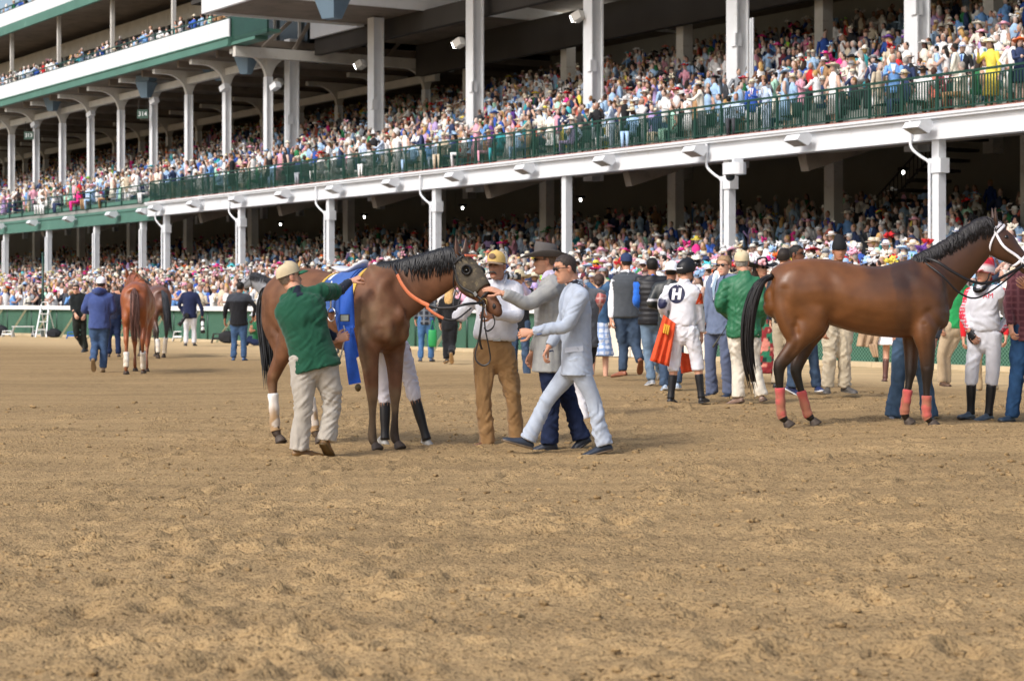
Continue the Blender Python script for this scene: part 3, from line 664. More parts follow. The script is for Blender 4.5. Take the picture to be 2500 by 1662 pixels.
# folding ladder
p = at_fence(110, 823); o = tag(empty('step_ladder', p, -.35), 'small folding aluminium ladder standing open by the rail', 'ladder'); alu = mat('brushed_aluminium', hx('d5d9dd'), rough=.35, metallic=.5)
for sx in (-1, 1):
    g = G(); g.bar((sx * .24, -.28, 0), (sx * .16, 0, 1.25), .045, .03); gobj('front_rail', g, alu, o); g = G(); g.bar((sx * .24, .40, 0), (sx * .17, .03, 1.0), .035, .025); gobj('rear_leg', g, alu, o)
for k in range(3): q = (k + 1) / 4.2; g = G(); yy = -.28 + .28 * q * 1.0; g.box(-.22 + .05 * q, .22 - .05 * q, yy - .05, yy + .05, 1.25 * q - .02, 1.25 * q + .015); gobj('tread', g, alu, o)
g = G(); g.add(*tube([(-.16, 0, 1.25), (-.12, 0, 1.33), (.12, 0, 1.33), (.16, 0, 1.25)], [.018] * 4, 8, (0, 1, 0), 3)); gobj('hand_loop', g, alu, o, True)
# small white folding table
p = at_fence(56, 822); o = tag(empty('folding_table', p, .2), 'low white folding table with slim metal legs by the rail', 'table'); g = G(); g.box(-.42, .42, -.22, .22, .38, .41); gobj('table_top', g, rail_m, o)
for sx in (-1, 1):
    for sy in (-1, 1): g = G(); g.bar((sx * .36, sy * .18, .38), (sx * .42, sy * .2, 0), .025); gobj('leg', g, alu, o)
# chairs along the front of the upper deck
gm_ = mat('dark_green_plastic', hx('16332a'), rough=.5, vary=.08)
def chair_parts():
    s_ = G(); s_.box(-.22, .22, -.22, .2, .42, .46); b_ = G(); b_.add(*tube([(-.2, .2, .66), (0, .235, .68), (.2, .2, .66)], [(.022, .20)] * 3, 10, (0, 1, 0), 4, 'flat', power=3)); l_ = G(); l_.bar((0, 0, 0), (0, 0, .42), .03)
    return [mesh_of(nm, q.V(), q.f, gm_, nm == 'backrest') for nm, q in (('seat', s_), ('backrest', b_), ('leg', l_))]
cs, cb, cl = chair_parts()
for k, t in enumerate(np.arange(37.5, 84, 1.02)):
    if random.random() < .42: continue
    q = S(38.02 + random.uniform(-.05, .05), t + random.uniform(-.15, .15), 6.335); o = tag(empty('chair', q, face0_pre + random.uniform(-.3, .3)), 'dark green plastic chair set out behind the balcony railing', 'chair', 'green chairs along the balcony railing')
    link('seat', cs, o); link('backrest', cb, o)
    for sx in (-1, 1):
        for sy in (-1, 1): link('leg', cl, o, (sx * .19, sy * .18, 0))
# ------------------------------------------------------------------ spectators
ZS, ZT, ZB, ZH, ZHT, ZF, ZK, ZV, ZTI = range(9)     # skin, top, bottom, hair, hat, flower or band, shoes, shirt front, tie
def spectator(kind, pose, lod, r, legs=True):
    """figure about 1.72 m tall facing -y; returns vertices, faces, zone of each vertex.  kind: m suit, s shirt, w dress"""
    V = []; Fc = []; Z = []; n0 = 0
    def put(vf, z):
        nonlocal n0
        v, f = vf; V.append(np.asarray(v, float)); Fc.extend([tuple(i + n0 for i in q) for q in f]); Z.extend([z] * len(v)); n0 += len(v)
    nn = {0: 6, 1: 7, 2: 10}[lod]; sit = pose['sit']; w = kind == 'w'
    zb = -0.42 if sit else 0.0
    sw = 0.175 if w else 0.205; lean = pose['lean']
    def c(z): return (0, lean * (z - 0.9) * -1.0, z + zb)
    hipw = 0.165 if w else 0.16
    tor = [c(0.84), c(0.95), c(1.08), c(1.25), c(1.37), c(1.45), c(1.52)]
    rd = [(hipw, 0.125), (hipw, 0.12), (0.125 if w else 0.15, 0.105), (0.155 if w else 0.175, 0.12), (sw, 0.11), (0.12, 0.075), (0.052, 0.052)]
    if not w and not sit: tor = [c(0.74)] + tor; rd = [(0.175, 0.13)] + rd
    put(tube(tor, rd, nn, (1, 0, 0), 1, 'flat'), ZT)
    put(tube([c(1.46), c(1.56)], [0.052, 0.05], 6, (1, 0, 0), 1, 'flat'), ZS)
    hc = np.array(c(1.625)) + [pose['hx'], -0.015, 0]
    put(ellipsoid(hc, (0.074, 0.092, 0.118), nn, (4, 4, 7)[lod]), ZS)
    if lod == 2: put(ellipsoid(hc + [0, -0.095, -0.012], (0.014, 0.02, 0.026), 5, 3), ZS)
    # hair
    if pose['hair'] != 'bald':
        put(ellipsoid(hc + [0, 0.016, 0.022], (0.081, 0.090, 0.108), nn, (3, 4, 6)[lod]), ZH)
        if pose['hair'] == 'long':
            put(tube([hc + [0, 0.035, 0.03], hc + [0, 0.08, -0.10], hc + [0, 0.09, -0.28]], [(0.085, 0.06), (0.10, 0.055), (0.085, 0.03)], nn, (1, 0, 0), 1, 'flat'), ZH)
    # legs or lap
    if not legs: pass
    elif sit:
        for s in (-1, 1):
            k1 = np.array([s * 0.10, -0.46, 0.50]); put(tube([c(0.90) + np.array([s * 0.09, 0, 0]), k1, k1 + [0, 0.04, -0.46]], [0.095, 0.075, 0.055], 6, (1, 0, 0), 1, 'flat'), ZB)
    elif w:
        L_ = pose['skirt']; put(tube([c(0.98), c(0.80), (0, 0, L_)], [(0.15, 0.12), (0.19, 0.15), (0.24, 0.20)], nn, (1, 0, 0), 1, 'flat'), ZB)
        if lod:
            for s in (-1, 1): put(tube([(s * 0.08, 0, L_ + 0.05), (s * 0.08, 0, 0.03)], [0.05, 0.038], 6, (1, 0, 0), 1, 'flat'), ZS)
    elif lod or True:
        for s in (-1, 1): put(tube([(s * 0.085, 0, 0.90), (s * 0.095, -0.01, 0.48), (s * 0.10, 0.01, 0.04)], [0.10, 0.078, 0.065], 6, (1, 0, 0), 1, 'flat'), ZB)
        if lod:
            for s in (-1, 1): put(ellipsoid((s * 0.10, -0.05, 0.035), (0.05, 0.13, 0.04), 6, 3), ZK)
    # arms
    na = 5 if lod < 2 else 8
    for s, (el, wr) in zip((-1, 1), pose['arms']):
        sh = np.array(c(1.40)) + [s * sw * 0.95, 0, 0]; e = sh + np.array([s * el[0], el[1], el[2]]); h = e + np.array([s * wr[0], wr[1], wr[2]])
        sk = ZS if (w and pose['bare']) else ZT
        if lod == 2 and kind == 's' and pose['bare']:
            put(tube([sh, (sh + e) / 2, e], [0.062, 0.055, 0.052], na, (1, 0, 0), 1, 'round'), ZT); put(tube([e, h], [0.042, 0.034], na, (1, 0, 0), 1, 'round'), ZS)
        else:
            put(tube([sh, e, h], [0.062, 0.05, 0.036], na, (1, 0, 0), 1, 'flat' if lod < 2 else 'round'), sk)
        if lod:
            d = unit(h - e); put(ellipsoid(h + d * 0.06, (0.038, 0.042, 0.05), 5 if lod == 1 else 6, 3 if lod == 1 else 4), ZS)
            if lod == 2:
                for q in range(3): put(tube([h + d * 0.08 + np.array([0.018 * (q - 1), 0, 0]), h + d * 0.145 + np.array([0.022 * (q - 1), -0.01, -0.01])], [0.010, 0.008], 5, (1, 0, 0), 1, 'round'), ZS)
    # shirt front and tie under a suit
    if kind == 'm' and lod:
        y = -0.128; q = [(-0.065, y + 0.03, 1.475 + zb), (0.065, y + 0.03, 1.475 + zb), (0.045, y - 0.004, 1.36 + zb), (0.0, y - 0.008, 1.18 + zb), (-0.045, y - 0.004, 1.36 + zb)]
        q = [(a, b - lean * (z_ - zb - 0.9), z_) for a, b, z_ in q]; put((q, [(0, 4, 3, 2, 1)]), ZV)
        y -= 0.008; q = [(-0.018, y + 0.03, 1.46 + zb), (0.018, y + 0.03, 1.46 + zb), (0.022, y - 0.004, 1.34 + zb), (0, y - 0.008, 1.20 + zb), (-0.022, y - 0.004, 1.34 + zb)]
        q = [(a, b - lean * (z_ - zb - 0.9), z_) for a, b, z_ in q]; put((q, [(0, 4, 3, 2, 1)]), ZTI)
    # headgear
    ht = pose['hat']; top = hc + np.array([0, 0.008, 0.045])
    def brim(rx, ry, z, curl, tilt, m, zone, th=0.012):
        v = []; f = []
        for k_, (q, dz) in enumerate(((0.45, 0.0), (1.0, 0.0), (1.0, -th), (0.45, -th))):
            for j in range(m):
                a = 2 * math.pi * j / m; x = rx * q * math.cos(a); y = ry * q * math.sin(a)
                v.append(top + np.array([x, y, z + dz + q * (curl * math.cos(a) ** 2 * 1.0 + tilt * math.sin(a) + 0.01 * math.sin(3 * a))]))
        for k_ in range(3):
            for j in range(m): f.append((k_ * m + j, k_ * m + (j + 1) % m, (k_ + 1) * m + (j + 1) % m, (k_ + 1) * m + j))
        put((v, f), zone)
    def crown(rx, ry, h, z, zone, m, taper=0.86):
        put(tube([top + [0, 0, z], top + [0, 0, z + h * 0.75], top + [0, 0, z + h]], [(rx, ry), (rx * taper, ry * taper), (rx * 0.6, ry * 0.6)], m, (1, 0, 0), 1, 'flat'), zone)
    def flowers(cen, rad, k):
        for q in range(k):
            d = unit(r.normal(size=3)) ; d[2] = abs(d[2]) ; cc = np.asarray(cen) + d * rad * (0.3 + 0.7 * r.random())
            u1 = unit(np.cross(d, (0.3, 0.2, 1))) * rad * 0.45; u2 = unit(np.cross(d, u1)) * rad * 0.45
            tip = cc + d * rad * (0.5 + 0.6 * r.random())
            put(([cc - u1, cc + u2, cc + u1, cc - u2, tip], [(0, 1, 4), (1, 2, 4), (2, 3, 4), (3, 0, 4), (3, 2, 1, 0)]), ZF)
    m = (7, 9, 16)[lod]
    if ht == 'fedora':
        brim(0.145, 0.165, 0.012, 0.018, 0.012, m, ZHT); crown(0.088, 0.103, 0.105, 0.012, ZHT, max(6, nn))
        if lod: crown(0.091, 0.106, 0.030, 0.014, ZF, max(6, nn), 1.0)
    elif ht == 'cap':
        crown(0.086, 0.10, 0.085, 0.0, ZHT, max(6, nn)); 
        put(([top + [-0.06, -0.08, 0.012], top + [0.06, -0.08, 0.012], top + [0.045, -0.165, -0.008], top + [-0.045, -0.165, -0.008], top + [0, -0.12, -0.006]], [(0, 1, 2, 3), (0, 3, 4), (1, 4, 2), (0, 4, 1), (3, 2, 4)]), ZHT)
    elif ht == 'wide':
        brim(0.205, 0.205, 0.02, r.uniform(-0.02, 0.06), r.uniform(-0.05, 0.05), m, ZHT); crown(0.088, 0.10, 0.09, 0.02, ZHT, max(6, nn))
        flowers(top + [r.choice([-1, 1]) * 0.09, -0.04, 0.05], 0.075, (3, 4, 12)[lod])
    elif ht == 'fasc':
        flowers(top + [r.choice([-1, 1]) * 0.05, -0.02, 0.055], r.uniform(0.085, 0.14), (4, 6, 18)[lod])
        if lod: brim(0.11, 0.09, 0.055, 0.02, 0.05, m, ZHT)
    return np.concatenate(V), Fc, np.array(Z)
ARMS = [((.05, .03, -.29), (.01, -.05, -.24)), ((.06, .02, -.28), (-.10, -.22, .03)), ((.08, -.05, -.27), (-.14, -.14, .16)), ((.16, -.02, -.24), (-.15, -.06, -.16)),
        ((.10, -.16, -.20), (-.06, -.13, .20)), ((.02, -.20, -.20), (-.12, -.18, .02)), ((.05, .08, -.28), (-.04, -.16, -.17))]
def rand_pose(kind, r, sit, hat=None):
    a = [ARMS[r.integers(len(ARMS))], ARMS[r.integers(len(ARMS))]]
    if kind == 'w': hair = 'long' if r.random() < 0.72 else 'short'
    else: hair = 'bald' if r.random() < 0.08 else 'short'
    if hat is None:
        hat = r.choice(['wide', 'fasc', 'none'], p=[.26, .36, .38]) if kind == 'w' else r.choice(['fedora', 'cap', 'none'], p=[.30, .12, .58])
    return dict(sit=sit, lean=r.uniform(-0.02, 0.12), hx=r.uniform(-0.02, 0.02), hair=hair, arms=a, hat=str(hat), bare=bool(r.random() < 0.6), skirt=r.choice([0.35, 0.5, 0.6]))
NAMED = {'navy': '2b3a5e', 'royal blue': '2f55a8', 'light blue': '9fbfe4', 'sky blue': '6f9fd8', 'white': 'e6e8ec', 'cream': 'e2dccf', 'beige': 'bfb29c', 'grey': '868b92', 'charcoal': '3a3d43', 'black': '1b1c20',
         'pink': 'e7a3b6', 'hot pink': 'd92f86', 'coral': 'ea7a68', 'red': 'c0252b', 'orange': 'e06a2a', 'yellow': 'e6cf55', 'mint': 'a9d9c4', 'green': '2c7a4b', 'lime': 'a4dc4a', 'teal': '2b8c95', 'turquoise': '4fb9c4', 'lilac': 'b9a3d6', 'purple': '6d4399', 'maroon': '6b2532', 'brown': '6e4b35', 'tan': 'a98560', 'seersucker blue': 'b8c9e0', 'straw': 'd2c8b0'}
NAMED = {k: np.array(hx(v)) for k, v in NAMED.items()}
M_TOP = (['navy', 'royal blue', 'light blue', 'sky blue', 'white', 'grey', 'charcoal', 'black', 'beige', 'seersucker blue', 'cream', 'pink', 'mint', 'tan', 'lilac', 'teal', 'maroon', 'green', 'coral'], [18, 7, 17, 8, 24, 11, 8, 7, 8, 14, 6, 3, 2, 3, 2, 1.5, 1, 1.5, .6])
M_BOT = (['navy', 'white', 'grey', 'beige', 'charcoal', 'tan', 'cream'], [4, 3, 3, 4, 3, 3, 2])
W_TOP = (['white', 'pink', 'hot pink', 'red', 'coral', 'yellow', 'mint', 'turquoise', 'royal blue', 'navy', 'black', 'lilac', 'green', 'cream', 'orange', 'light blue', 'purple', 'lime', 'teal'], [30, 7, 3, 2, 2, 2, 4, 3, 3, 9, 9, 4, 3, 8, 1, 14, 1, .5, 2])
HAT_M = (['straw', 'white', 'cream', 'grey', 'black', 'brown', 'navy', 'beige', 'light blue'], [9, 6, 6, 2, 2, 2, 1, 5, 1])
HAT_W = (['white', 'hot pink', 'pink', 'red', 'black', 'royal blue', 'yellow', 'cream', 'turquoise', 'coral', 'lime', 'purple', 'straw', 'orange', 'green', 'light blue'], [20, 4, 6, 4, 6, 2.5, 2, 10, 1.5, 2, .8, 1.5, 7, 1.5, 1, 4])
def pick(lst, r): w = np.array(lst[1], float); return lst[0][r.choice(len(w), p=w / w.sum())]
SKIN = [np.array(hx(s)) for s in ('bd9a88', 'b08a78', 'c6a798', 'a07a68', 'ccb2a6', '6a4a3e', '4c342b')]; SKP = [.28, .22, .2, .12, .1, .05, .03]
HAIRC = [np.array(hx(s)) for s in ('2a1f18', '4a3424', '7a5a38', 'b8935a', '8f8a84', 'c9c5be', '15120f')]
def dress_up(kind, pose, r):
    d = {}
    if kind == 'w':
        d['top'] = pick(W_TOP, r); d['bot'] = d['top']; d['hat'] = pick(HAT_W, r); d['flo'] = d['hat'] if pose['hat'] == 'fasc' and r.random() < .6 else pick(HAT_W, r)
    else:
        d['top'] = pick(M_TOP, r); d['bot'] = d['top'] if kind == 'm' and r.random() < .4 else pick(M_BOT, r); d['hat'] = pick(HAT_M, r); d['flo'] = r.choice(['black', 'navy', 'maroon', 'royal blue', 'tan'])
    d['tie'] = r.choice(['red', 'royal blue', 'pink', 'purple', 'yellow', 'green', 'navy', 'white'])
    return d
def zone_cols(Z, d, r):
    tab = np.zeros((9, 3)); tab[ZS] = SKIN[r.choice(len(SKIN), p=SKP)]; tab[ZT] = NAMED[d['top']]; tab[ZB] = NAMED[d['bot']]; tab[ZH] = HAIRC[r.integers(len(HAIRC))]
    tab[ZHT] = NAMED[d['hat']]; tab[ZF] = NAMED[d['flo']]; tab[ZK] = NAMED['brown']; tab[ZV] = NAMED['white'] if r.random() < .7 else NAMED['light blue']; tab[ZTI] = NAMED[d['tie']]
    tab = np.clip(tab * 1.12 + .012, 0, .85) * (0.88 + 0.22 * r.random((9, 1))); return tab[Z]
cloth = mat('crowd_fabric', rough=0.85, vary=0.10, vscale=9.0, attr=True, spec=0.25)
cr = np.random.default_rng(2024)
# where they are: (world position, place tag)
spots = []
def seen(P, m=40):
    x = CX + F * P[0] / P[1]; y = HY - F * (P[2] + 1.2 - H) / P[1]; return -m < x < 2500 + m and -30 < y
def scatter(rows, t0, t1, step, zf, place, sit_p, skip=0.05):
    for p in rows:
        t = t0 + cr.random() * step
        while t < t1:
            pp = p + cr.normal() * 0.10; tt = t + cr.normal() * 0.10
            if cr.random() > skip:
                P = S(pp, tt, zf(p, tt))
                if seen(P): spots.append((P, place, bool(cr.random() < sit_p)))
            t += step * (0.75 + 0.5 * cr.random())
scatter(np.arange(38.05, 39.3, 0.75), 20, 178, 0.62, lambda p, t: tier_z(p), 'front of the upper deck', 0.55, 0.22)
scatter(39.3 + 0.8 * np.arange(0, 8) + 0.4, 20, 185, 0.68, lambda p, t: tier_z(p + 0.01), 'upper deck', 0.5, 0.05)
scatter(39.3 + 0.8 * np.arange(8, 23) + 0.4, 20, 190, 0.86, lambda p, t: tier_z(p + 0.01), 'upper deck', 0.45, 0.16)
scatter(38.4 + 0.8 * np.arange(0, 8) + 0.4, 18, 150, 0.78, lambda p, t: low_z(p + 0.01), 'lower deck', 0.3, 0.10)
scatter(38.4 + 0.8 * np.arange(8, 16) + 0.4, 18, 150, 1.0, lambda p, t: low_z(p + 0.01), 'lower deck', 0.2, 0.30)
for q in range(15):                                  # apron rows follow the fence
    t = 8 + cr.random()
    while t < 150:
        pf = fence_p(t); p = pf + 0.75 + q * 0.78 + cr.normal() * 0.12
        if p < 37.2 and cr.random() > 0.06:
            P = S(p, t, float(apron_z(p, t)))
            if seen(P): spots.append((P, 'apron' if q else 'fence', False))
        t += 0.60 * (0.8 + 0.45 * cr.random())
scatter([40.35, 41.0], 90.8, 170, 0.75, lambda p, t: 14.27, 'third storey balcony', 0.1, 0.30)
scatter([40.35], 97.5, 170, 0.9, lambda p, t: 18.85, 'top balcony', 0.1, 0.35)
spots.sort(key=lambda s: s[0][1])
order = [i for i, s in enumerate(spots)]
# the 300 that show largest become individuals; the rest are one mass
indiv = set(order[:300])
face0 = math.atan2(-0.527, -0.85) + math.pi / 2        # turns -y towards the track
TEMPL = {}
def template(lod, r):
    kind = r.choice(['m', 's', 'w'], p=[.36, .18, .46]); 
    return kind
bank = {}
for lod in (0, 1):
    for sit, lg in ((False, True), (True, True), (False, False), (True, False)):
        bank[lod, sit, lg] = []
        for kind, k in (('m', 7), ('s', 4), ('w', 10)):
            for _ in range(k):
                po = rand_pose(kind, cr, sit); bank[lod, sit, lg].append((kind, po, *spectator(kind, po, lod, cr, lg)))
def place_rot(v, P, rot, sc):
    c_, s_ = math.cos(rot), math.sin(rot); x = v[:, 0] * c_ - v[:, 1] * s_; y = v[:, 0] * s_ + v[:, 1] * c_
    return np.stack([x * sc + P[0], y * sc + P[1], v[:, 2] * sc + P[2]], -1)
mV = []; mF = []; mC = []; off = 0; used_labels = {}
ind_n = 0
def face_angle(r, place):
    a = face0 + r.normal() * 0.75
    if r.random() < 0.16: a += math.pi * r.uniform(0.5, 1.5)
    return a
HATW = {'fedora': 'brimmed hat', 'cap': 'peaked cap', 'wide': 'wide flowered hat', 'fasc': 'feathered headpiece', 'none': ''}
PLACEW = {'fence': 'at the track fence', 'apron': 'on the crowded apron', 'lower deck': 'under the balcony', 'upper deck': 'on the upper deck', 'front of the upper deck': 'behind the balcony railing'}
for i, (P, place, sit) in enumerate(spots):
    rot = face_angle(cr, place); sc = cr.uniform(0.94, 1.07)
    if i in indiv:
        for tries in range(40):
            kind = str(cr.choice(['m', 's', 'w'], p=[.36, .18, .46])); po = rand_pose(kind, cr, sit); d = dress_up(kind, po, cr)
            what = {'m': '%s suit jacket' % d['top'], 's': '%s shirt' % d['top'], 'w': '%s dress' % d['top']}[kind]
            hat = (' and %s %s' % (d['hat'], HATW[po['hat']])) if po['hat'] != 'none' else ', bareheaded' + (' with long hair' if po['hair'] == 'long' else '')
            lab = 'spectator in %s%s %s %s' % (what, hat, 'seated' if sit else 'standing', PLACEW.get(place, 'in the stand'))
            if lab not in used_labels: break
        used_labels[lab] = 1
        v, f, Z = spectator(kind, po, 2, cr); col = zone_cols(Z, d, cr); P = np.array(P)
        hatmask = (Z == ZHT) | (Z == ZF); hairmask = Z == ZH
        def sub(mask):
            ix = np.full(len(v), -1); ix[mask] = np.arange(mask.sum()); return v[mask], [tuple(int(ix[a]) for a in q) for q in f if mask[q[0]]], col[mask]
        bv, bf, bc = sub(~(hatmask | hairmask))
        o = link('person', mesh_of('person', bv * sc, bf, cloth, True, bc), None, P, rot)
        tag(o, lab, 'person', 'spectators watching from the stands')
        if hairmask.any(): a_, b_, c_ = sub(hairmask); link('hair', mesh_of('hair', a_ * sc, b_, cloth, True, c_), o)
        if hatmask.any(): a_, b_, c_ = sub(hatmask); link('hat', mesh_of('hat', a_ * sc, b_, cloth, False, c_), o)
    else:
        lod = 1 if F / P[1] > 76 else 0
        bk = bank[lod, sit, place in ('fence', 'front of the upper deck', 'third storey balcony')]; kind, po, v, f, Z = bk[cr.integers(len(bk))]
        d = dress_up(kind, po, cr); mV.append(place_rot(v, P, rot, sc)); mC.append(zone_cols(Z, d, cr)); mF.append((f, off)); off += len(v)
fl = [tuple(a + o_ for a in q) for f, o_ in mF for q in f]
tag(link('crowd', mesh_of('crowd', np.concatenate(mV), fl, cloth, True, np.concatenate(mC))), 'dense colourful crowd in summer hats filling the decks and the apron', 'crowd', kind='stuff')
print('SPECTATORS', len(spots), 'mass tris', sum(len(q) - 2 for q in fl))
# ------------------------------------------------------------------ posed people built from joints read off the photograph
SHELLS = []                                           # garments waiting for their union surface
def shell(name, parent, g, m, voxel, color, origin, wr=0.006, wfreq=9.0, paint=None, smooth=4, after=None):
    """g holds overlapping closed shells; they become one surface (voxel union + smoothing) at the end, then get folds and colour"""
    me = mesh_of(name, g.V() - np.asarray(origin), g.f, m, True)
    o = link(name, me, parent); SHELLS.append((o, voxel, np.asarray(color, float), wr, wfreq, paint, smooth, np.asarray(origin, float), after))
    return o
def finish_shells():
    for o, voxel, *_r in SHELLS:
        md = o.modifiers.new('union', 'REMESH'); md.mode = 'VOXEL'; md.voxel_size = voxel
        sm = o.modifiers.new('smooth', 'SMOOTH'); sm.factor = 0.5; sm.iterations = _r[4]
    dg = bpy.context.evaluated_depsgraph_get(); dg.update()
    new = [bpy.data.meshes.new_from_object(o.evaluated_get(dg)) for o, *_ in SHELLS]
    for (o, voxel, color, wr, wf, paint, sm, origin, after), me in zip(SHELLS, new):
        old = o.data; o.modifiers.clear(); me.materials.clear()
        for m_ in old.materials: me.materials.append(m_)
        nm = old.name; o.data = me; bpy.data.meshes.remove(old); me.name = nm
        n = len(me.vertices); co = np.empty(n * 3, np.float32); me.vertices.foreach_get('co', co); co = co.reshape(-1, 3).astype(float)
        no = np.empty(n * 3, np.float32); me.vertex_normals.foreach_get('vector', no); no = no.reshape(-1, 3)
        wpos = co + origin
        if wr > 0:
            q = wpos + 0.05 * np.stack([vnoise(wpos, 5.0, 1), vnoise(wpos, 5.0, 2), vnoise(wpos, 5.0, 3)], -1); k = wf / 8.0
            fo = lambda sx, sz, sh, sd: 2 * np.abs(vnoise(np.stack([q[:, 0] * sx * k, q[:, 1] * sx * k, (q[:, 2] + sh * q[:, 0]) * sz * k], -1), 1.0, sd)) - .55
            ms = lambda fq, sd: sstep(-.35, .45, vnoise(wpos, fq, sd))
            d = .8 * fo(8, 30, .7, 7) * ms(4.5, 51) + .8 * fo(9, 28, -.9, 8) * ms(4.0, 52) + .8 * fo(24, 5, 0, 9) * ms(3.5, 53) + .25 * vnoise(wpos, 7.0, 12)
            co = co + no * (wr * d)[:, None]
            me.vertices.foreach_set('co', co.astype(np.float32).ravel())
        col = np.tile(color, (n, 1)) if paint is None else paint(wpos, color)
        at = me.color_attributes.new('Col', 'FLOAT_COLOR', 'POINT'); c4 = np.ones((n, 4), np.float32); c4[:, :3] = col
        at.data.foreach_set('color', c4.ravel()); me.polygons.foreach_set('use_smooth', np.ones(len(me.polygons), bool)); me.update()
        if after: after(o, me, co, origin)
def decal(parent_obj, me, origin, center, normal, up, v2, f, m, name, off=0.004, cols=None):
    """lay flat lettering or a patch onto a finished surface"""
    bvh = BVHTree.FromPolygons([tuple(v.co) for v in me.vertices], [tuple(p.vertices) for p in me.polygons])
    nrm = unit(normal); rt = unit(np.cross(up, nrm)); u = np.cross(nrm, rt); out_v = []
    c = np.asarray(center) - origin
    for a in v2:
        p = c + rt * a[0] + u * a[1]; h = bvh.ray_cast(Vector(p + nrm * 0.6), Vector(-nrm), 1.2)
        out_v.append(np.array(h[0]) + nrm * off if h[0] is not None else p)
    return link(name, mesh_of(name, out_v, f, m, False, cols), parent_obj)
def disc2(rx, ry, n=20, rings=4):
    v = [(0, 0)]; f = []
    for k in range(1, rings + 1):
        for j in range(n): a = 2 * math.pi * j / n; v.append((rx * k / rings * math.cos(a), ry * k / rings * math.sin(a)))
    for j in range(n): f.append((0, 1 + j, 1 + (j + 1) % n))
    for k in range(rings - 1):
        for j in range(n): a = 1 + k * n + j; b = 1 + k * n + (j + 1) % n; f.append((a, a + n, b + n, b))
    return v, f
def rect2(w, h, nx=4, ny=4):
    v = [(-w / 2 + w * i / nx, -h / 2 + h * j / ny) for j in range(ny + 1) for i in range(nx + 1)]
    f = [(j * (nx + 1) + i, j * (nx + 1) + i + 1, (j + 1) * (nx + 1) + i + 1, (j + 1) * (nx + 1) + i) for j in range(ny) for i in range(nx)]
    return v, f
skin_m = mat('skin', rough=0.55, vary=0.05, vscale=25, attr=True, spec=0.35, bump=0.08, bscale=220)
hair_m = mat('hair', rough=0.6, vary=0.25, vscale=60, attr=True, bump=0.5, bscale=160)
fab_m = mat('woven_fabric', rough=0.88, vary=0.05, vscale=14, attr=True, spec=0.2, bump=0.25, bscale=320, sheen=0.15)
denim_m = mat('denim', rough=0.9, vary=0.16, vscale=9, attr=True, spec=0.15, bump=0.3, bscale=300)
silk_m = mat('smooth_nylon', rough=0.5, vary=0.04, vscale=8, attr=True, spec=0.4, bump=0.15, bscale=60)
leath_m = mat('leather', rough=0.42, vary=0.12, vscale=14, attr=True, spec=0.5, bump=0.2, bscale=120)
felt_m = mat('hat_felt', rough=0.85, vary=0.06, vscale=12, attr=True)
lens_dark = mat('dark_glasses', hx('0d0d10'), rough=0.15, spec=0.6)
metal_m = mat('steel_fitting', hx('b9bcc0'), rough=0.3, metallic=0.9)
def head_frame(yaw, pitch=0.0, roll=0.0):
    y = math.radians(yaw); f = np.array([math.sin(y), -math.cos(y), 0]); r_ = np.array([-math.cos(y), -math.sin(y), 0])     # f forward, r_ = person's right
    lat = -r_                                           # lateral +x = the person's left
    p = math.radians(pitch); up = np.array([0, 0, 1.0])
    f2 = f * math.cos(p) + up * math.sin(p); up2 = np.cross(f2, lat) * -1
    if up2[2] < 0: up2 = -up2
    q = math.radians(roll); lat2 = lat * math.cos(q) + up2 * math.sin(q); up3 = up2 * math.cos(q) - lat * math.sin(q)
    return np.stack([lat2, f2, up3])                    # rows: x (left), y (forward), z (up)
HZ = np.array([-.122, -.112, -.095, -.070, -.040, -.010, .015, .040, .070, .095, .112, .121])
HWd = np.array([.018, .036, .050, .059, .066, .071, .0745, .0765, .075, .062, .040, .008])
HF = np.array([.055, .078, .087, .086, .085, .083, .081, .087, .082, .064, .036, .006])
HB = np.array([.000, .020, .042, .060, .076, .090, .099, .103, .101, .086, .056, .012])
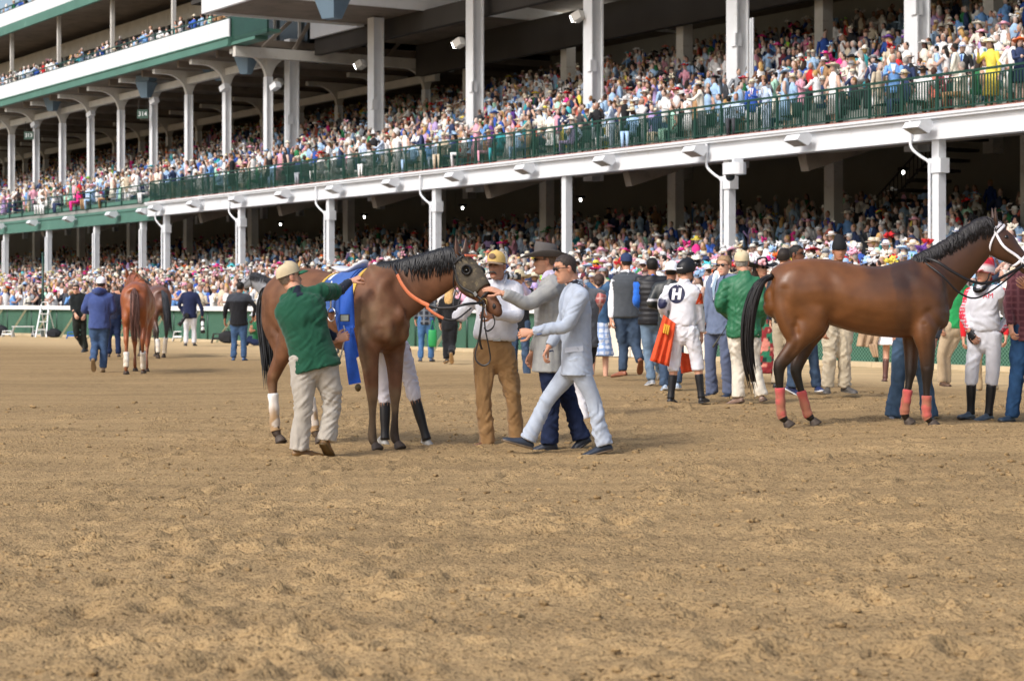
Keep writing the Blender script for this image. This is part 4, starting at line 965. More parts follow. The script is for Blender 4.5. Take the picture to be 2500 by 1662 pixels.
def head_geo(c, fr, skin, hairc, style='short', sc=1.0, stub=0.0, brow=None, lod=1, face=True):
    nt, nz = (30, 26) if lod else (16, 14)
    zz = np.linspace(-.122, .121, nz); zz = np.sign(zz) * np.abs(zz / .122) ** 0.92 * .1215
    v = []; col = []; th = np.arange(nt) * 2 * math.pi / nt
    brow = hairc if brow is None else brow
    skin = np.asarray(skin, float); hairc = np.asarray(hairc, float)
    for z in zz:
        w = np.interp(z, HZ, HWd); fr_ = np.interp(z, HZ, HF); bk = np.interp(z, HZ, HB)
        for a in th:                                    # a = 0 straight ahead
            ca, sa = math.cos(a), math.sin(a)
            x = w * math.copysign(abs(sa) ** 0.9, sa); y = (fr_ if ca > 0 else bk) * math.copysign(abs(ca) ** 0.9, ca)
            d = abs(math.degrees(math.atan2(sa, ca))); k = skin.copy(); dz = 0
            if ca > 0 and face:
                nose = math.exp(-(x / .0125) ** 2) * np.interp(z, [-.052, -.040, -.030, .0, .025], [0, .6, 1, .45, 0]) * .024; y += nose
                y += -.010 * math.exp(-((abs(x) - .031) / .014) ** 2 - ((z - .014) / .012) ** 2)
                y += .005 * math.exp(-((z - .036) / .009) ** 2) * (abs(x) < .055)
                y += .004 * math.exp(-((z + .068) / .008) ** 2 - (x / .026) ** 2) - .004 * math.exp(-((z + .0735) / .003) ** 2 - (x / .026) ** 2) + .006 * math.exp(-((z + .102) / .012) ** 2 - (x / .025) ** 2)
                if abs(z - .013) < .0065 and .016 < abs(x) < .045: k = np.array([.05, .035, .03])
                if abs(z - .034) < .006 and .012 < abs(x) < .052: k = 0.35 * k + 0.65 * np.asarray(brow)
                if abs(z + .071) < .008 and abs(x) < .026: k = k * [0.85, 0.55, 0.55]
                if stub and z < -.03 and not (abs(z + .071) < .008 and abs(x) < .026): k = k * (1 - stub) + stub * hairc
            v.append(c + sc * (x * fr[0] + y * fr[1] + z * fr[2])); col.append(k)
    f = [(i * nt + j, i * nt + (j + 1) % nt, (i + 1) * nt + (j + 1) % nt, (i + 1) * nt + j) for i in range(nz - 1) for j in range(nt)]
    f += [tuple(range(nt - 1, -1, -1)), tuple((nz - 1) * nt + j for j in range(nt))]
    g = G(); g.add(v, f, np.array(col))
    for s in (-1, 1):
        e = c + sc * (s * .077 * fr[0] - .012 * fr[1] - .002 * fr[2]); ev, ef = ellipsoid(e, (.011 * sc, .021 * sc, .033 * sc), 10, 6, fr); g.add(ev, ef, skin * [.95, .85, .85])
    return g
def hair_geo(c, fr, color, style, sc=1.0, seed=0):
    """scalp shell following the hairline"""
    g = G(); nt, nz = 28, 20; th = np.arange(nt) * 2 * math.pi / nt; color = np.asarray(color, float)
    zz = np.linspace(-.10, .123, nz); th_ = {'short': .007, 'crop': .004, 'full': .016, 'long': .014, 'bun': .010, 'fringe': .006}[style]
    v = []; keep = np.zeros((nz, nt), bool)
    for i, z in enumerate(zz):
        zc = min(z, .1205); w = np.interp(zc, HZ, HWd) + th_; fw = np.interp(zc, HZ, HF) + th_ * 0.8; bk = np.interp(zc, HZ, HB) + th_
        for j, a in enumerate(th):
            ca, sa = math.cos(a), math.sin(a); d = abs(math.degrees(math.atan2(sa, ca)))
            x = w * math.copysign(abs(sa) ** 0.9, sa); y = (fw if ca > 0 else bk) * math.copysign(abs(ca) ** 0.9, ca)
            p = c + sc * (x * fr[0] + y * fr[1] + (z + (th_ if z > .1 else 0)) * fr[2])
            hl = np.interp(d, [0, 45, 62, 75, 95, 120, 180], [.068, .066, .045, .020, -.022, -.042, -.052])
            if style == 'fringe': hl = np.interp(d, [0, 60, 75, 95, 120, 180], [.2, .2, .06, -.03, -.06, -.07])
            keep[i, j] = z >= hl; v.append(p)
    v = np.array(v); v = v + (vnoise(v, 70, seed) * .004)[:, None] * unit(fr[2])
    f = [(i * nt + j, i * nt + (j + 1) % nt, (i + 1) * nt + (j + 1) % nt, (i + 1) * nt + j) for i in range(nz - 1) for j in range(nt) if keep[i, j] and keep[i, (j + 1) % nt]]
    f.append(tuple((nz - 1) * nt + j for j in range(nt))) if style != 'fringe' else None
    g.add(v, f, color)
    if style == 'long':
        g.add(*tube([c + sc * (-.03 * fr[1] + .05 * fr[2]), c + sc * (-.095 * fr[1] - .06 * fr[2]), c + sc * (-.105 * fr[1] - .20 * fr[2]), c + sc * (-.09 * fr[1] - .34 * fr[2])], [(.085, .06), (.095, .05), (.10, .05), (.06, .025)], 14, fr[0], 4), color)
        for q in range(46):
            a = random.uniform(-1, 1); r0 = c + sc * (a * .085 * fr[0] + (-.10 - .02 * random.random()) * fr[1] + random.uniform(-.05, .05) * fr[2]); wv = random.uniform(-.02, .02)
            g.add(*tube([r0, r0 - .12 * fr[2] + fr[0] * wv, r0 - .22 * fr[2] - fr[0] * wv, r0 - random.uniform(.26, .36) * fr[2] + fr[0] * wv], [.010, .011, .010, .003], 5, fr[0], 2), color * random.uniform(.75, 1.25))
    if style == 'bun': g.add(*ellipsoid(c + sc * (-.125 * fr[1] - .03 * fr[2]), (.042, .036, .045), 12, 8), color)
    return g
def cap_geo(c, fr, color, visor=None, back=None, backward=False, sc=1.0):
    g = G(); n = 26; color = np.asarray(color, float); visor = color if visor is None else np.asarray(visor); back = color if back is None else np.asarray(back)
    lv = [(.030, .0865, .106), (.055, .0865, .106), (.085, .083, .100), (.110, .072, .086), (.130, .050, .058), (.139, .022, .026), (.141, .004, .004)]
    v = []; cl = []
    for z, rx, ry in lv:
        for j in range(n):
            a = 2 * math.pi * j / n; y = ry * math.cos(a) - .008; x = rx * math.sin(a)
            v.append(c + sc * (x * fr[0] + y * fr[1] + (z + .012 * math.cos(a)) * fr[2])); cl.append(color if math.cos(a) > -0.1 else back)
    f = [(i * n + j, i * n + (j + 1) % n, (i + 1) * n + (j + 1) % n, (i + 1) * n + j) for i in range(len(lv) - 1) for j in range(n)]
    g.add(v, f, np.array(cl)); g.add(*ellipsoid(c + sc * .142 * fr[2] - sc * .008 * fr[1], (.008, .008, .006), 6, 4), color)
    m = 13; vv = []
    s = -1 if backward else 1
    for k, (ex, dz) in enumerate(((0, 0), (.035, .004), (.068, -.004), (.078, -.010))):
        for j in range(m):
            a = math.radians(-66 + 132 * j / (m - 1)); rx, ry = .086 + ex * .25, .100 + ex
            vv.append((rx * math.sin(a), s * ry * math.cos(a) - .006, .042 + dz - .022 * math.sin(a) ** 2))
    A = [c + sc * (x * fr[0] + y * fr[1] + z * fr[2]) for x, y, z in vv]; B = [p - sc * .005 * fr[2] for p in A]; k = len(A)
    f = []
    for i in range(3):
        for j in range(m - 1):
            q = (i * m + j, i * m + j + 1, (i + 1) * m + j + 1, (i + 1) * m + j); f.append(q); f.append(tuple(a + k for a in q[::-1]))
    f += [(3 * m + j, 3 * m + j + 1, k + 3 * m + j + 1, k + 3 * m + j) for j in range(m - 1)]
    g.add(A + B, f, visor); return g
def cowboy_geo(c, fr, color, sc=1.0, brim=.115, band=None):
    g = G(); n = 32; color = np.asarray(color, float)
    lv = [(.040, .086, .106), (.075, .084, .104), (.115, .079, .100), (.150, .070, .094), (.160, .050, .075), (.150, .018, .05), (.146, .004, .012)]
    v = [c + sc * (rx * math.sin(2 * math.pi * j / n) * fr[0] + (ry * math.cos(2 * math.pi * j / n) - .01) * fr[1] + (z + (.012 * math.cos(2 * math.pi * j / n) if z > .11 else 0)) * fr[2]) for z, rx, ry in lv for j in range(n)]
    f = [(i * n + j, i * n + (j + 1) % n, (i + 1) * n + (j + 1) % n, (i + 1) * n + j) for i in range(len(lv) - 1) for j in range(n)]
    g.add(v, f, color)
    v = []
    for q, dz in ((0, 0), (.35, 0), (.7, .3), (1, 1), (1.0, .92), (.7, .22), (.35, -.08), (0, -.08)):
        for j in range(n):
            a = 2 * math.pi * j / n; s2 = math.sin(a) ** 2; rx = .084 + brim * q * (1 - .12 * s2); ry = .104 + brim * q * 1.05
            v.append(c + sc * (rx * math.sin(a) * fr[0] + (ry * math.cos(a) - .01) * fr[1] + (.042 + dz * .055 * s2 - .022 * q * math.cos(a) ** 2) * fr[2]))
    g.add(v, [(i * n + j, i * n + (j + 1) % n, (i + 1) * n + (j + 1) % n, (i + 1) * n + j) for i in range(7) for j in range(n)], color)
    bc = np.asarray(band if band is not None else color * .6)
    v = [c + sc * ((rx + .002) * math.sin(2 * math.pi * j / n) * fr[0] + ((ry + .002) * math.cos(2 * math.pi * j / n) - .01) * fr[1] + z * fr[2]) for z, rx, ry in ((.044, .086, .106), (.066, .0848, .1048)) for j in range(n)]
    g.add(v, [(j, (j + 1) % n, n + (j + 1) % n, n + j) for j in range(n)], bc)
    return g
def helmet_geo(c, fr, color, band=None, sc=1.0):
    g = G(); n = 26; color = np.asarray(color, float)
    lv = [(-.020, .090, .108), (.0, .098, .118), (.04, .100, .122), (.08, .094, .115), (.115, .078, .095), (.14, .048, .06), (.148, .018, .022), (.149, .003, .003)]
    v = []; cl = []
    for z, rx, ry in lv:
        for j in range(n):
            a = 2 * math.pi * j / n; v.append(c + sc * (rx * math.sin(a) * fr[0] + (ry * math.cos(a) - .008) * fr[1] + (z + .018 * math.cos(a)) * fr[2]))
            cl.append(band if band is not None and .0 <= z <= .045 else color)
    g.add(v, [(i * n + j, i * n + (j + 1) % n, (i + 1) * n + (j + 1) % n, (i + 1) * n + j) for i in range(len(lv) - 1) for j in range(n)], np.array(cl))
    g.add(*tube([c + sc * (.02 * -fr[0] * 3 + .10 * fr[1] + .02 * fr[2]), c + sc * (.155 * fr[1] + .012 * fr[2]), c + sc * (.06 * fr[0] + .10 * fr[1] + .02 * fr[2])], [(.004, .02), (.004, .03), (.004, .02)], 8, fr[2], 4), color)
    for s in (-1, 1): g.add(*tube([c + sc * (s * .085 * fr[0] + .02 * fr[1] - .01 * fr[2]), c + sc * (s * .068 * fr[0] + .045 * fr[1] - .09 * fr[2]), c + sc * (.05 * fr[1] - .128 * fr[2])], [.007] * 3, 6, fr[1], 3), np.array([.015, .015, .017]))
    return g
def glasses_geo(c, fr, sc=1.0, goggles=False):
    g = G(); bl = np.array([.01, .01, .012])
    for s in (-1, 1):
        p = c + sc * (s * .032 * fr[0] + .092 * fr[1] + .014 * fr[2]); ev, ef = ellipsoid(p, (.028 * sc, .008 * sc, .018 * sc), 12, 6, fr); g.add(ev, ef, bl)
        g.add(*tube([c + sc * (s * .056 * fr[0] + .088 * fr[1] + .018 * fr[2]), c + sc * (s * .082 * fr[0] + .04 * fr[1] + .016 * fr[2]), c + sc * (s * .084 * fr[0] - .01 * fr[1] + .012 * fr[2])], [.0035] * 3, 6, fr[2], 2), bl)
    g.add(*tube([c + sc * (-.01 * fr[0] + .098 * fr[1] + .02 * fr[2]), c + sc * (.01 * fr[0] + .098 * fr[1] + .02 * fr[2])], [.003] * 2, 6, fr[2], 1), bl)
    return g
def hand_geo(wrist, d, palm, curl=30.0, skin=(.5, .3, .2), sc=1.0, left=True, spread=4.0, glove=None):
    """palm, four unequal curled fingers and a thumb from the side of the palm"""
    g = G(); d = unit(d); palm = unit(np.asarray(palm) - d * np.dot(palm, d)); lat = np.cross(d, palm) * (1 if left else -1)   # lat points to the thumb
    c0 = np.asarray(glove if glove is not None else skin, float); c1 = np.asarray(skin, float)
    g.add(*tube([wrist - d * .03, wrist + d * .01, wrist + d * .05 * sc, wrist + d * .092 * sc], [(.026, .021), (.028, .020), (.040, .016), (.041, .013)], 12, lat, 3), c0)
    lens = [.90, 1.0, .96, .76]
    for i in range(4):
        off = (.030 - .020 * i); b = wrist + d * (.088 - .004 * abs(i - 1.2)) * sc + lat * off * sc
        dd = unit(d + lat * math.tan(math.radians(spread * (1.5 - i)))); pts = [b]; rr = [.0098]
        an = 0; cu = curl * (1 + .08 * i)
        for q, sl in enumerate((.043, .027, .022)):
            an += cu * (.8 if q == 0 else 1.0); a = math.radians(min(an, 200)); pts.append(pts[-1] + (dd * math.cos(a) + palm * math.sin(a)) * sl * lens[i] * sc); rr.append((.0092, .0085, .0070)[q])
        g.add(*tube(pts, rr, 8, lat, 2), c1)
    b = wrist + d * .028 * sc + lat * .028 * sc; t1 = b + (d * .55 + lat * .65 + palm * .35) * .042 * sc; t2 = t1 + (d * .85 + lat * .2 + palm * .45) * .032 * sc; t3 = t2 + (d * .9 - lat * .05 + palm * .45) * .026 * sc
    g.add(*tube([b - d * .012, b, t1, t2, t3], [.014, .0145, .0118, .0105, .0085], 8, palm, 2), c0 if glove is not None else c1)
    return g
def shoe_geo(ank, toe, leg_up, color, sole, sc=1.0, kind='shoe'):
    at = unit(toe - ank); up = unit(leg_up - at * np.dot(leg_up, at)); a = math.radians(19.3); fwd = at * math.cos(a) + up * math.sin(a); up2 = np.cross(np.cross(fwd, up), fwd); up2 = unit(up2)
    lat = np.cross(fwd, up2); heel = ank - up2 * .088 * sc - fwd * .060 * sc
    g = G(); st = [(-.004, .024, .050), (.012, .033, .072), (.05, .036, .095), (.10, .038, .088), (.15, .046, .066), (.20, .049, .052), (.245, .043, .044), (.272, .030, .034), (.283, .012, .022)]
    n = 14
    for (z0f, hmul, wadd, colr) in ((.022, 1.0, 0, color), (0, None, .004, sole)):
        v = []
        for x, w, h in st:
            for j in range(n):
                q = 2 * math.pi * j / n; cx_, sz = math.cos(q), math.sin(q)
                if hmul: y = (w) * cx_; z = .020 + max(sz, -.15) * (h - .020) if sz > 0 else .020 + sz * .004
                else: y = (w + wadd) * cx_; z = .012 + .012 * (1 if sz > 0 else -1) * abs(sz) ** .4
                v.append(heel + fwd * x * sc + lat * y * sc + up2 * z * sc)
        k = len(st); f = [(i * n + j, i * n + (j + 1) % n, (i + 1) * n + (j + 1) % n, (i + 1) * n + j) for i in range(k - 1) for j in range(n)] + [tuple(range(n - 1, -1, -1)), tuple((k - 1) * n + j for j in range(n))]
        g.add(v, f, colr)
    return g, heel
def o_mat(o): return o.data.materials[0]
# ---- assembling a person -------------------------------------------------
PC = {k: tuple(v) for k, v in NAMED.items()}
for k_, v_ in dict(khaki='bdb4a3', stone='d0c8bb', jeans='44566e', darkjeans='253457', oldjeans='6d8298', forest='1b4d39', skin_a='c8957a', skin_b='a8755a', skin_c='d6a68c', skin_d='7c523d', skin_e='b5846a', tanboot='b89a70', brownboot='7d4a35', blackboot='16161a', lightsuit='a7b1c0', plaidgrey='b4b4ae', felt_grey='565250', bluegrey='6b7892', tan_pant='9c7a52', capkhaki='c3b393').items(): PC[k_] = hx(v_)
def col(c): return np.array(PC[c] if isinstance(c, str) else c, float)
def J3(spec, Y0):
    o = {}
    for k, q in spec.items():
        dy = q[2] if len(q) > 2 else 0.0; o[k] = pix(q[0], q[1], Y0 + dy)
    return o
def person(label, ppm, j, yaw, face=None, top=None, bottom=None, outer=None, skin='skin_a', hair=('short', '2a1f18'), hat=None, shoes=('shoe', 'black'), hands=None, glasses=False, bulk=1.0,
           group=None, vox=None, belt=None, stub=0.0, boots=None, extra=None, size=1.0, pitch=0, roll=0, name='person', wr=1.0, pockets=False, wings=None):
    Y0 = F / ppm; J = J3(j, Y0)
    yw = math.radians(yaw); fwd = np.array([math.sin(yw), -math.cos(yw), 0])
    cx_ = (J['la'] + J['ra']) / 2; org = np.array([cx_[0], Y0, gz1(cx_[0], Y0)])
    near = ppm > 190; vox = vox or (0.012 if ppm > 250 else 0.016 if ppm > 185 else 0.023 if ppm > 120 else 0.03)
    sk = col(skin); fr = head_frame(yaw if face is None else face, pitch, roll); c = J['head']; hs = 1.0 * size
    up = unit(J['neck'] - (J['lh'] + J['rh']) / 2); pel = (J['lh'] + J['rh']) / 2
    sa = unit(J['ls'] - J['rs']); ha = unit(J['lh'] - J['rh']); fw = unit(np.cross(sa, up)); fw = fw if np.dot(fw, fwd) > 0 else -fw
    hairc = np.array(hx(hair[1])) if hair else sk * .5
    # body: one mesh of head, neck, trunk and limbs under the clothes
    g = head_geo(c, fr, sk, hairc, sc=hs, stub=stub, lod=1 if ppm > 100 else 0)
    g.add(*tube([J['neck'] - up * .04, J['neck'] + (c - J['neck']) * .35, c - fr[2] * .06 * hs - fr[1] * .012], [.062 * size, .058 * size, .056 * size], 14, sa, 3), sk * .97)
    dp = lambda s_: (.155 * s_ * bulk, .105 * s_ * bulk)
    g.add(*tube([pel - up * .06, pel + up * .16, pel + (J['neck'] - pel) * .72, J['neck']], [dp(.95), dp(.85), dp(1.0), (.06, .055)], 12, sa, 2), sk)
    for s in 'lr':
        g.add(*tube([J[s + 's'], (J[s + 's'] + J[s + 'e']) / 2, J[s + 'e'], J[s + 'e'] * .6 + J[s + 'w'] * .4, J[s + 'w']], [.048, .045, .040, .040, .027], 10, fw, 3), sk)
        g.add(*tube([J[s + 'h'], J[s + 'k'], J[s + 'k'] * .7 + J[s + 'a'] * .3, J[s + 'a']], [.075, .052, .052, .036], 10, sa, 3), sk)
        hd = (hands or {}).get(s, {}); d = hd.get('d'); 
        if d is None: d = J[s + 'w'] - J[s + 'e']
        pn = hd.get('palm');
        if pn is None: pn = (pel - J[s + 'w']) + up * np.dot(J[s + 'w'] - pel, up)
        if not hd.get('none'):
            g.join(hand_geo(J[s + 'w'], d, pn, hd.get('curl', 32), sk, size, hd.get('thumb', s == 'l'), hd.get('spread', 4), glove=hd.get('glove')))
    root = gobj(name, g, skin_m, None, True, True, loc=org, origin=org); tag(root, label, 'person', group)
    if hair and hair[0] != 'bald': gobj('hair', hair_geo(c, fr, hairc, hair[0], hs, int(c[0] * 100) % 50), hair_m, root, True, True, origin=org)
    # trousers, skirt, breeches
    def leg_pts(s): return J[s + 'h'], J[s + 'k'], J[s + 'a']
    if bottom:
        bk_, bc = bottom[0], col(bottom[1]); bo = bottom[2] if len(bottom) > 2 else {}
        lo = bo.get('loose', 1.0); gt = G(); waist = pel + up * bo.get('rise', .13)
        gt.add(*tube([waist, pel + up * .03, pel - up * .07], [(.148 * bulk, .108 * bulk), (.168 * bulk, .124 * bulk), (.150 * bulk, .115 * bulk)], 16, ha, 4, 'round'))
        if bk_ == 'skirt':
            hem = bo['len']; gt.add(*tube([pel + up * .1, pel - up * .1, pel - np.array([0, 0, hem])], [(.14, .11), (.18, .15), (.25, .22)], 18, ha, 4, 'flat'))
        else:
            for s in 'lr':
                h_, k_, a_ = leg_pts(s); end = bo.get('end', 1.05); e_ = k_ + (a_ - k_) * end; cf = bo.get('cuff', .070)
                gt.add(*tube([h_ + up * .04, h_ * .55 + k_ * .45, k_, k_ * .5 + e_ * .5, e_], [.098 * bulk * lo, .090 * bulk * lo, .070 * lo, .068 * lo, cf], 14, ha, 4, 'flat'))
        shell({'skirt': 'skirt', 'shorts': 'shorts'}.get(bk_, 'trousers'), root, gt, denim_m if bk_ == 'jeans' else bo.get('mat', fab_m), vox, bc, org, wr=.0115 * wr if near else .011 * wr, wfreq=8.0, paint=bo.get('paint'), after=bo.get('after'))
    tsc = 1.0
    def torso_tucked(gt, rise, b, nk, ln):
        gt.add(*tube([pel + up * rise, pel + up * (rise + .045), pel + ln * .48, pel + ln * .68, pel + ln * .86, nk - up * .005], [(.158 * b, .120 * b), (.178 * b, .138 * b), (.170 * b, .130 * b), (.180 * b, .126 * b), (.165 * b, .098 * b), (.075, .068)], 18, unit(sa + ha * .5), 4, 'flat'))
        for s in 'lr': gt.add(*tube([nk - up * .045, J[s + 's'] * .55 + nk * .45 - up * .012, J[s + 's']], [(.05 * tsc, .062 * tsc), (.055 * tsc, .058 * tsc), (.062 * tsc, .060 * tsc)], 12, up, 3))
        gt.add(*tube([nk - up * .03, nk + up * .035 + (c - nk) * .08], [(.075, .072), (.066, .064)], 14, sa, 2, 'flat'))
    def torso(gt, below, loose, hem=1.0, collar=True, under=False):
        nk = J['neck']; ln = nk - pel; b = bulk * loose
        if below < 0: return torso_tucked(gt, -below, b, nk, ln)
        P_ = [pel - up * below, pel - up * below * .4, pel + ln * .18, pel + ln * .42, pel + ln * .68, pel + ln * .86, nk - up * .005]
        R_ = [(.172 * b * hem, .130 * b * hem), (.170 * b, .128 * b), (.158 * b, .122 * b), (.158 * b, .120 * b), (.178 * b, .124 * b), (.165 * b, .098 * b), (.075, .068)]
        sides = ha
        gt.add(*tube(P_, R_, 18, unit(sa + ha * .5), 4, 'flat'))
        for s in ('' if under else 'lr'): gt.add(*tube([nk - up * .045, J[s + 's'] * .55 + nk * .45 - up * .012, J[s + 's']], [(.05 * tsc, .062 * tsc), (.055 * tsc, .058 * tsc), (.062 * tsc, .060 * tsc)], 12, up, 3))
        if collar: gt.add(*tube([nk - up * .03, nk + up * .035 + (c - nk) * .08], [(.075, .072), (.066, .064)], 14, sa, 2, 'flat'))
    def sleeves(gt, kind, loose, which='lr'):
        for s in which:
            a_, e_, w_ = J[s + 's'], J[s + 'e'], J[s + 'w']
            if kind == 'short': gt.add(*tube([a_, a_ * .5 + e_ * .5, a_ * .12 + e_ * .88], [.074 * loose, .070 * loose, .072 * loose], 12, fw, 3, 'flat'))
            else: gt.add(*tube([a_, a_ * .5 + e_ * .5, e_, e_ * .5 + w_ * .5, w_ * .98 + e_ * .02], [.070 * loose, .062 * loose, .056 * loose, .050 * loose, .041 * loose], 12, fw, 4, 'flat'))
    made = {}
    for key, ly in (('shirt', top), ('outer', outer)):
        if not ly: continue
        kd, cc = ly[0], col(ly[1]); op = ly[2] if len(ly) > 2 else {}
        tsc = 1.16 if key == 'outer' else (.82 if outer else 1.0)
        gt = G(); lo = op.get('loose', 1.0) * (1.06 if key == 'outer' else .90 if (outer and not op.get('sleeve', 'long')) else 1.0)
        torso(gt, op.get('below', .04), lo, op.get('hem', 1.0), op.get('collar', True), key == 'shirt' and bool(outer) and not op.get('sleeve', 'long'))
        sl = op.get('sleeve', 'long')
        if sl: sleeves(gt, sl, op.get('sl_loose', 1.0) * (1.1 if key == 'outer' else 1.0))
        ob = shell(kd, root, gt, op.get('mat', fab_m), vox, cc, org, wr=op.get('wr', .010) * wr, wfreq=op.get('wf', 8.0), paint=op.get('paint'), after=op.get('after')); made[key] = ob
    if pockets:                                           # back pockets stitched on the seat
        bb_ = [o_ for o_ in SHELLS if o_[0].parent == root and o_[0].name.startswith('trousers')]
        if bb_:
            ob_ = bb_[0]; i_ = SHELLS.index(ob_); old_ = ob_[8]
            def put_pockets(o, me, co, origin, old_=old_, bc=ob_[2], m_=o_mat(ob_[0])):
                if old_: old_(o, me, co, origin)
                for s_ in (-1, 1):
                    v, f = rect2(.125, .14, 4, 4); v = [(x * (1 - .12 * (y < 0)), y - .02 * (y < -.05) * (1 - abs(x) / .07)) for x, y in v]; c_ = pel + ha * s_ * .082 - up * .015 - fw * .1
                    decal(o, me, origin, c_, -fw + ha * s_ * .25, up, v, f, m_, 'back_pocket', .006, np.tile(bc * .88, (len(v), 1)))
            SHELLS[i_] = ob_[:8] + (put_pockets,)
    if wings:
        for s_ in (-1, 1):
            gt = G(); nk = J['neck']; gt.add(*tube([nk + up * .04 + sa * s_ * .064 - fw * .01, nk + up * .012 + sa * s_ * .060 + fw * .055, nk - up * .035 + sa * s_ * .036 + fw * .098], [(.016, .005), (.026, .006), (.006, .004)], 8, up, 4), col(wings)); gobj('collar', gt, fab_m, root, True, True, origin=org)
    if belt is not None:
        gt = G(); gt.add(*tube([pel + up * .115, pel + up * .150], [(.165 * bulk, .124 * bulk), (.163 * bulk, .122 * bulk)], 20, ha, 1, 'flat'), col(belt)); gobj('belt', gt, leath_m, root, True, True, origin=org)
    if boots:
        for s in 'lr':
            k_, a_ = J[s + 'k'], J[s + 'a']; gt = G(); tp = k_ + (a_ - k_) * boots.get('top', .25)
            gt.add(*tube([tp, k_ * .45 + a_ * .55, a_ * .85 + k_ * .15, a_ + (a_ - k_) * .06], [.052, .050, .041, .045], 14, sa, 4, 'flat'), col(boots['color']))
            if 'cuff' in boots: gt.add(*tube([k_ + (a_ - k_) * .10, tp + (a_ - k_) * .04], [.050, .048], 14, sa, 2, 'flat'), col(boots['cuff']))
            gobj('boot_shaft', gt, boots.get('mat', leath_m), root, True, True, origin=org)
    for s in 'lr':
        up_l = unit(J[s + 'k'] - J[s + 'a']); gs, _h = shoe_geo(J[s + 'a'], J[s + 't'], up_l, col(shoes[1]), col(shoes[2]) if len(shoes) > 2 else col('black') * 1.5, size)
        gobj('shoe', gs, leath_m, root, True, True, origin=org)
    if hat:
        k = hat[0]; hc = col(hat[1]); ho = hat[2] if len(hat) > 2 else {}
        if k == 'cap': gh = cap_geo(c, fr, hc, ho.get('visor'), ho.get('back'), ho.get('backward', False), hs * 1.04)
        elif k == 'cowboy': gh = cowboy_geo(c, fr, hc, hs * 1.05, ho.get('brim', .115), ho.get('band'))
        elif k == 'helmet': gh = helmet_geo(c, fr, hc, ho.get('band'), hs)
        elif k == 'beanie':
            gh = G(); gh.add(*tube([c + .02 * fr[2], c + .07 * fr[2], c + .12 * fr[2] - .01 * fr[1], c + .19 * fr[2] - .03 * fr[1], c + .215 * fr[2] - .03 * fr[1]], [(.088, .105), (.090, .108), (.078, .090), (.05, .055), (.02, .02)], 18, fr[0], 4, 'flat'), hc)
        elif k == 'wide':
            gh = cowboy_geo(c, fr, hc, hs, .15); 
            for q in range(14): d_ = unit(RNG.normal(size=3)); gh.add(*ellipsoid(c + .09 * fr[2] + .10 * fr[1] + .05 * fr[0] * -1 + d_ * .04, (.028, .028, .028), 6, 4), col(ho.get('flower', 'pink')))
        ob = gobj('hat' if k in ('cowboy', 'wide') else k, gh, felt_m if k != 'helmet' else silk_m, root, True, True, origin=org)
    if glasses: gobj('sunglasses', glasses_geo(c, fr, hs), lens_dark, root, True, True, origin=org)
    info = dict(J=J, org=org, fr=fr, c=c, up=up, pel=pel, fw=fw, sa=sa, root=root, made=made, Y0=Y0)
    if extra: extra(info)
    return info
# ------------------------------------------------------------------ horses
coat_m = mat('horse_coat', rough=0.38, vary=0.10, vscale=7.0, attr=True, spec=0.5, bump=0.10, bscale=180)
dusty_m = mat('dusty_horse_coat', rough=0.58, vary=0.14, vscale=9.0, attr=True, spec=0.3, bump=0.15, bscale=150)
hairb_m = mat('horse_hair', rough=0.45, vary=0.2, vscale=30, attr=True, spec=0.4)
hoof_m = mat('hoof_horn', hx('4a4038'), rough=0.6, vary=0.2, vscale=20, bump=.3, bscale=80)
strap_m = mat('black_bridle_leather', hx('1b1a1c'), rough=0.45, vary=.1)
TRUNK = np.array([(-.61, 1.40, 1.16, .11), (-.585, 1.49, 1.03, .19), (-.50, 1.60, .98, .25), (-.32, 1.650, .99, .275), (-.12, 1.650, 1.02, .27), (.08, 1.61, .96, .285), (.30, 1.58, .90, .305), (.50, 1.585, .87, .30),
                  (.68, 1.63, .86, .265), (.84, 1.63, .86, .235), (.98, 1.55, .88, .215), (1.055, 1.42, 1.0, .155), (1.10, 1.30, 1.12, .06)])
def trunk_pt(x, ang, off=0.0):
    """point on the barrel: ang 0 = top, positive towards the horse's left"""
    zt, zb, hw = (np.interp(x, TRUNK[:, 0], TRUNK[:, i]) for i in (1, 2, 3)); c = (zt + zb) / 2; r = (zt - zb) / 2; a = math.radians(ang)
    return np.array([x, (hw + off) * math.sin(a), c + (r + off) * math.cos(a)])
HHEAD = np.array([(0, 0, .085, .060), (.11, -.026, .128, .086), (.21, -.040, .150, .084), (.33, -.022, .112, .066), (.45, .0, .080, .056), (.54, .0, .068, .055), (.60, -.006, .050, .046)])
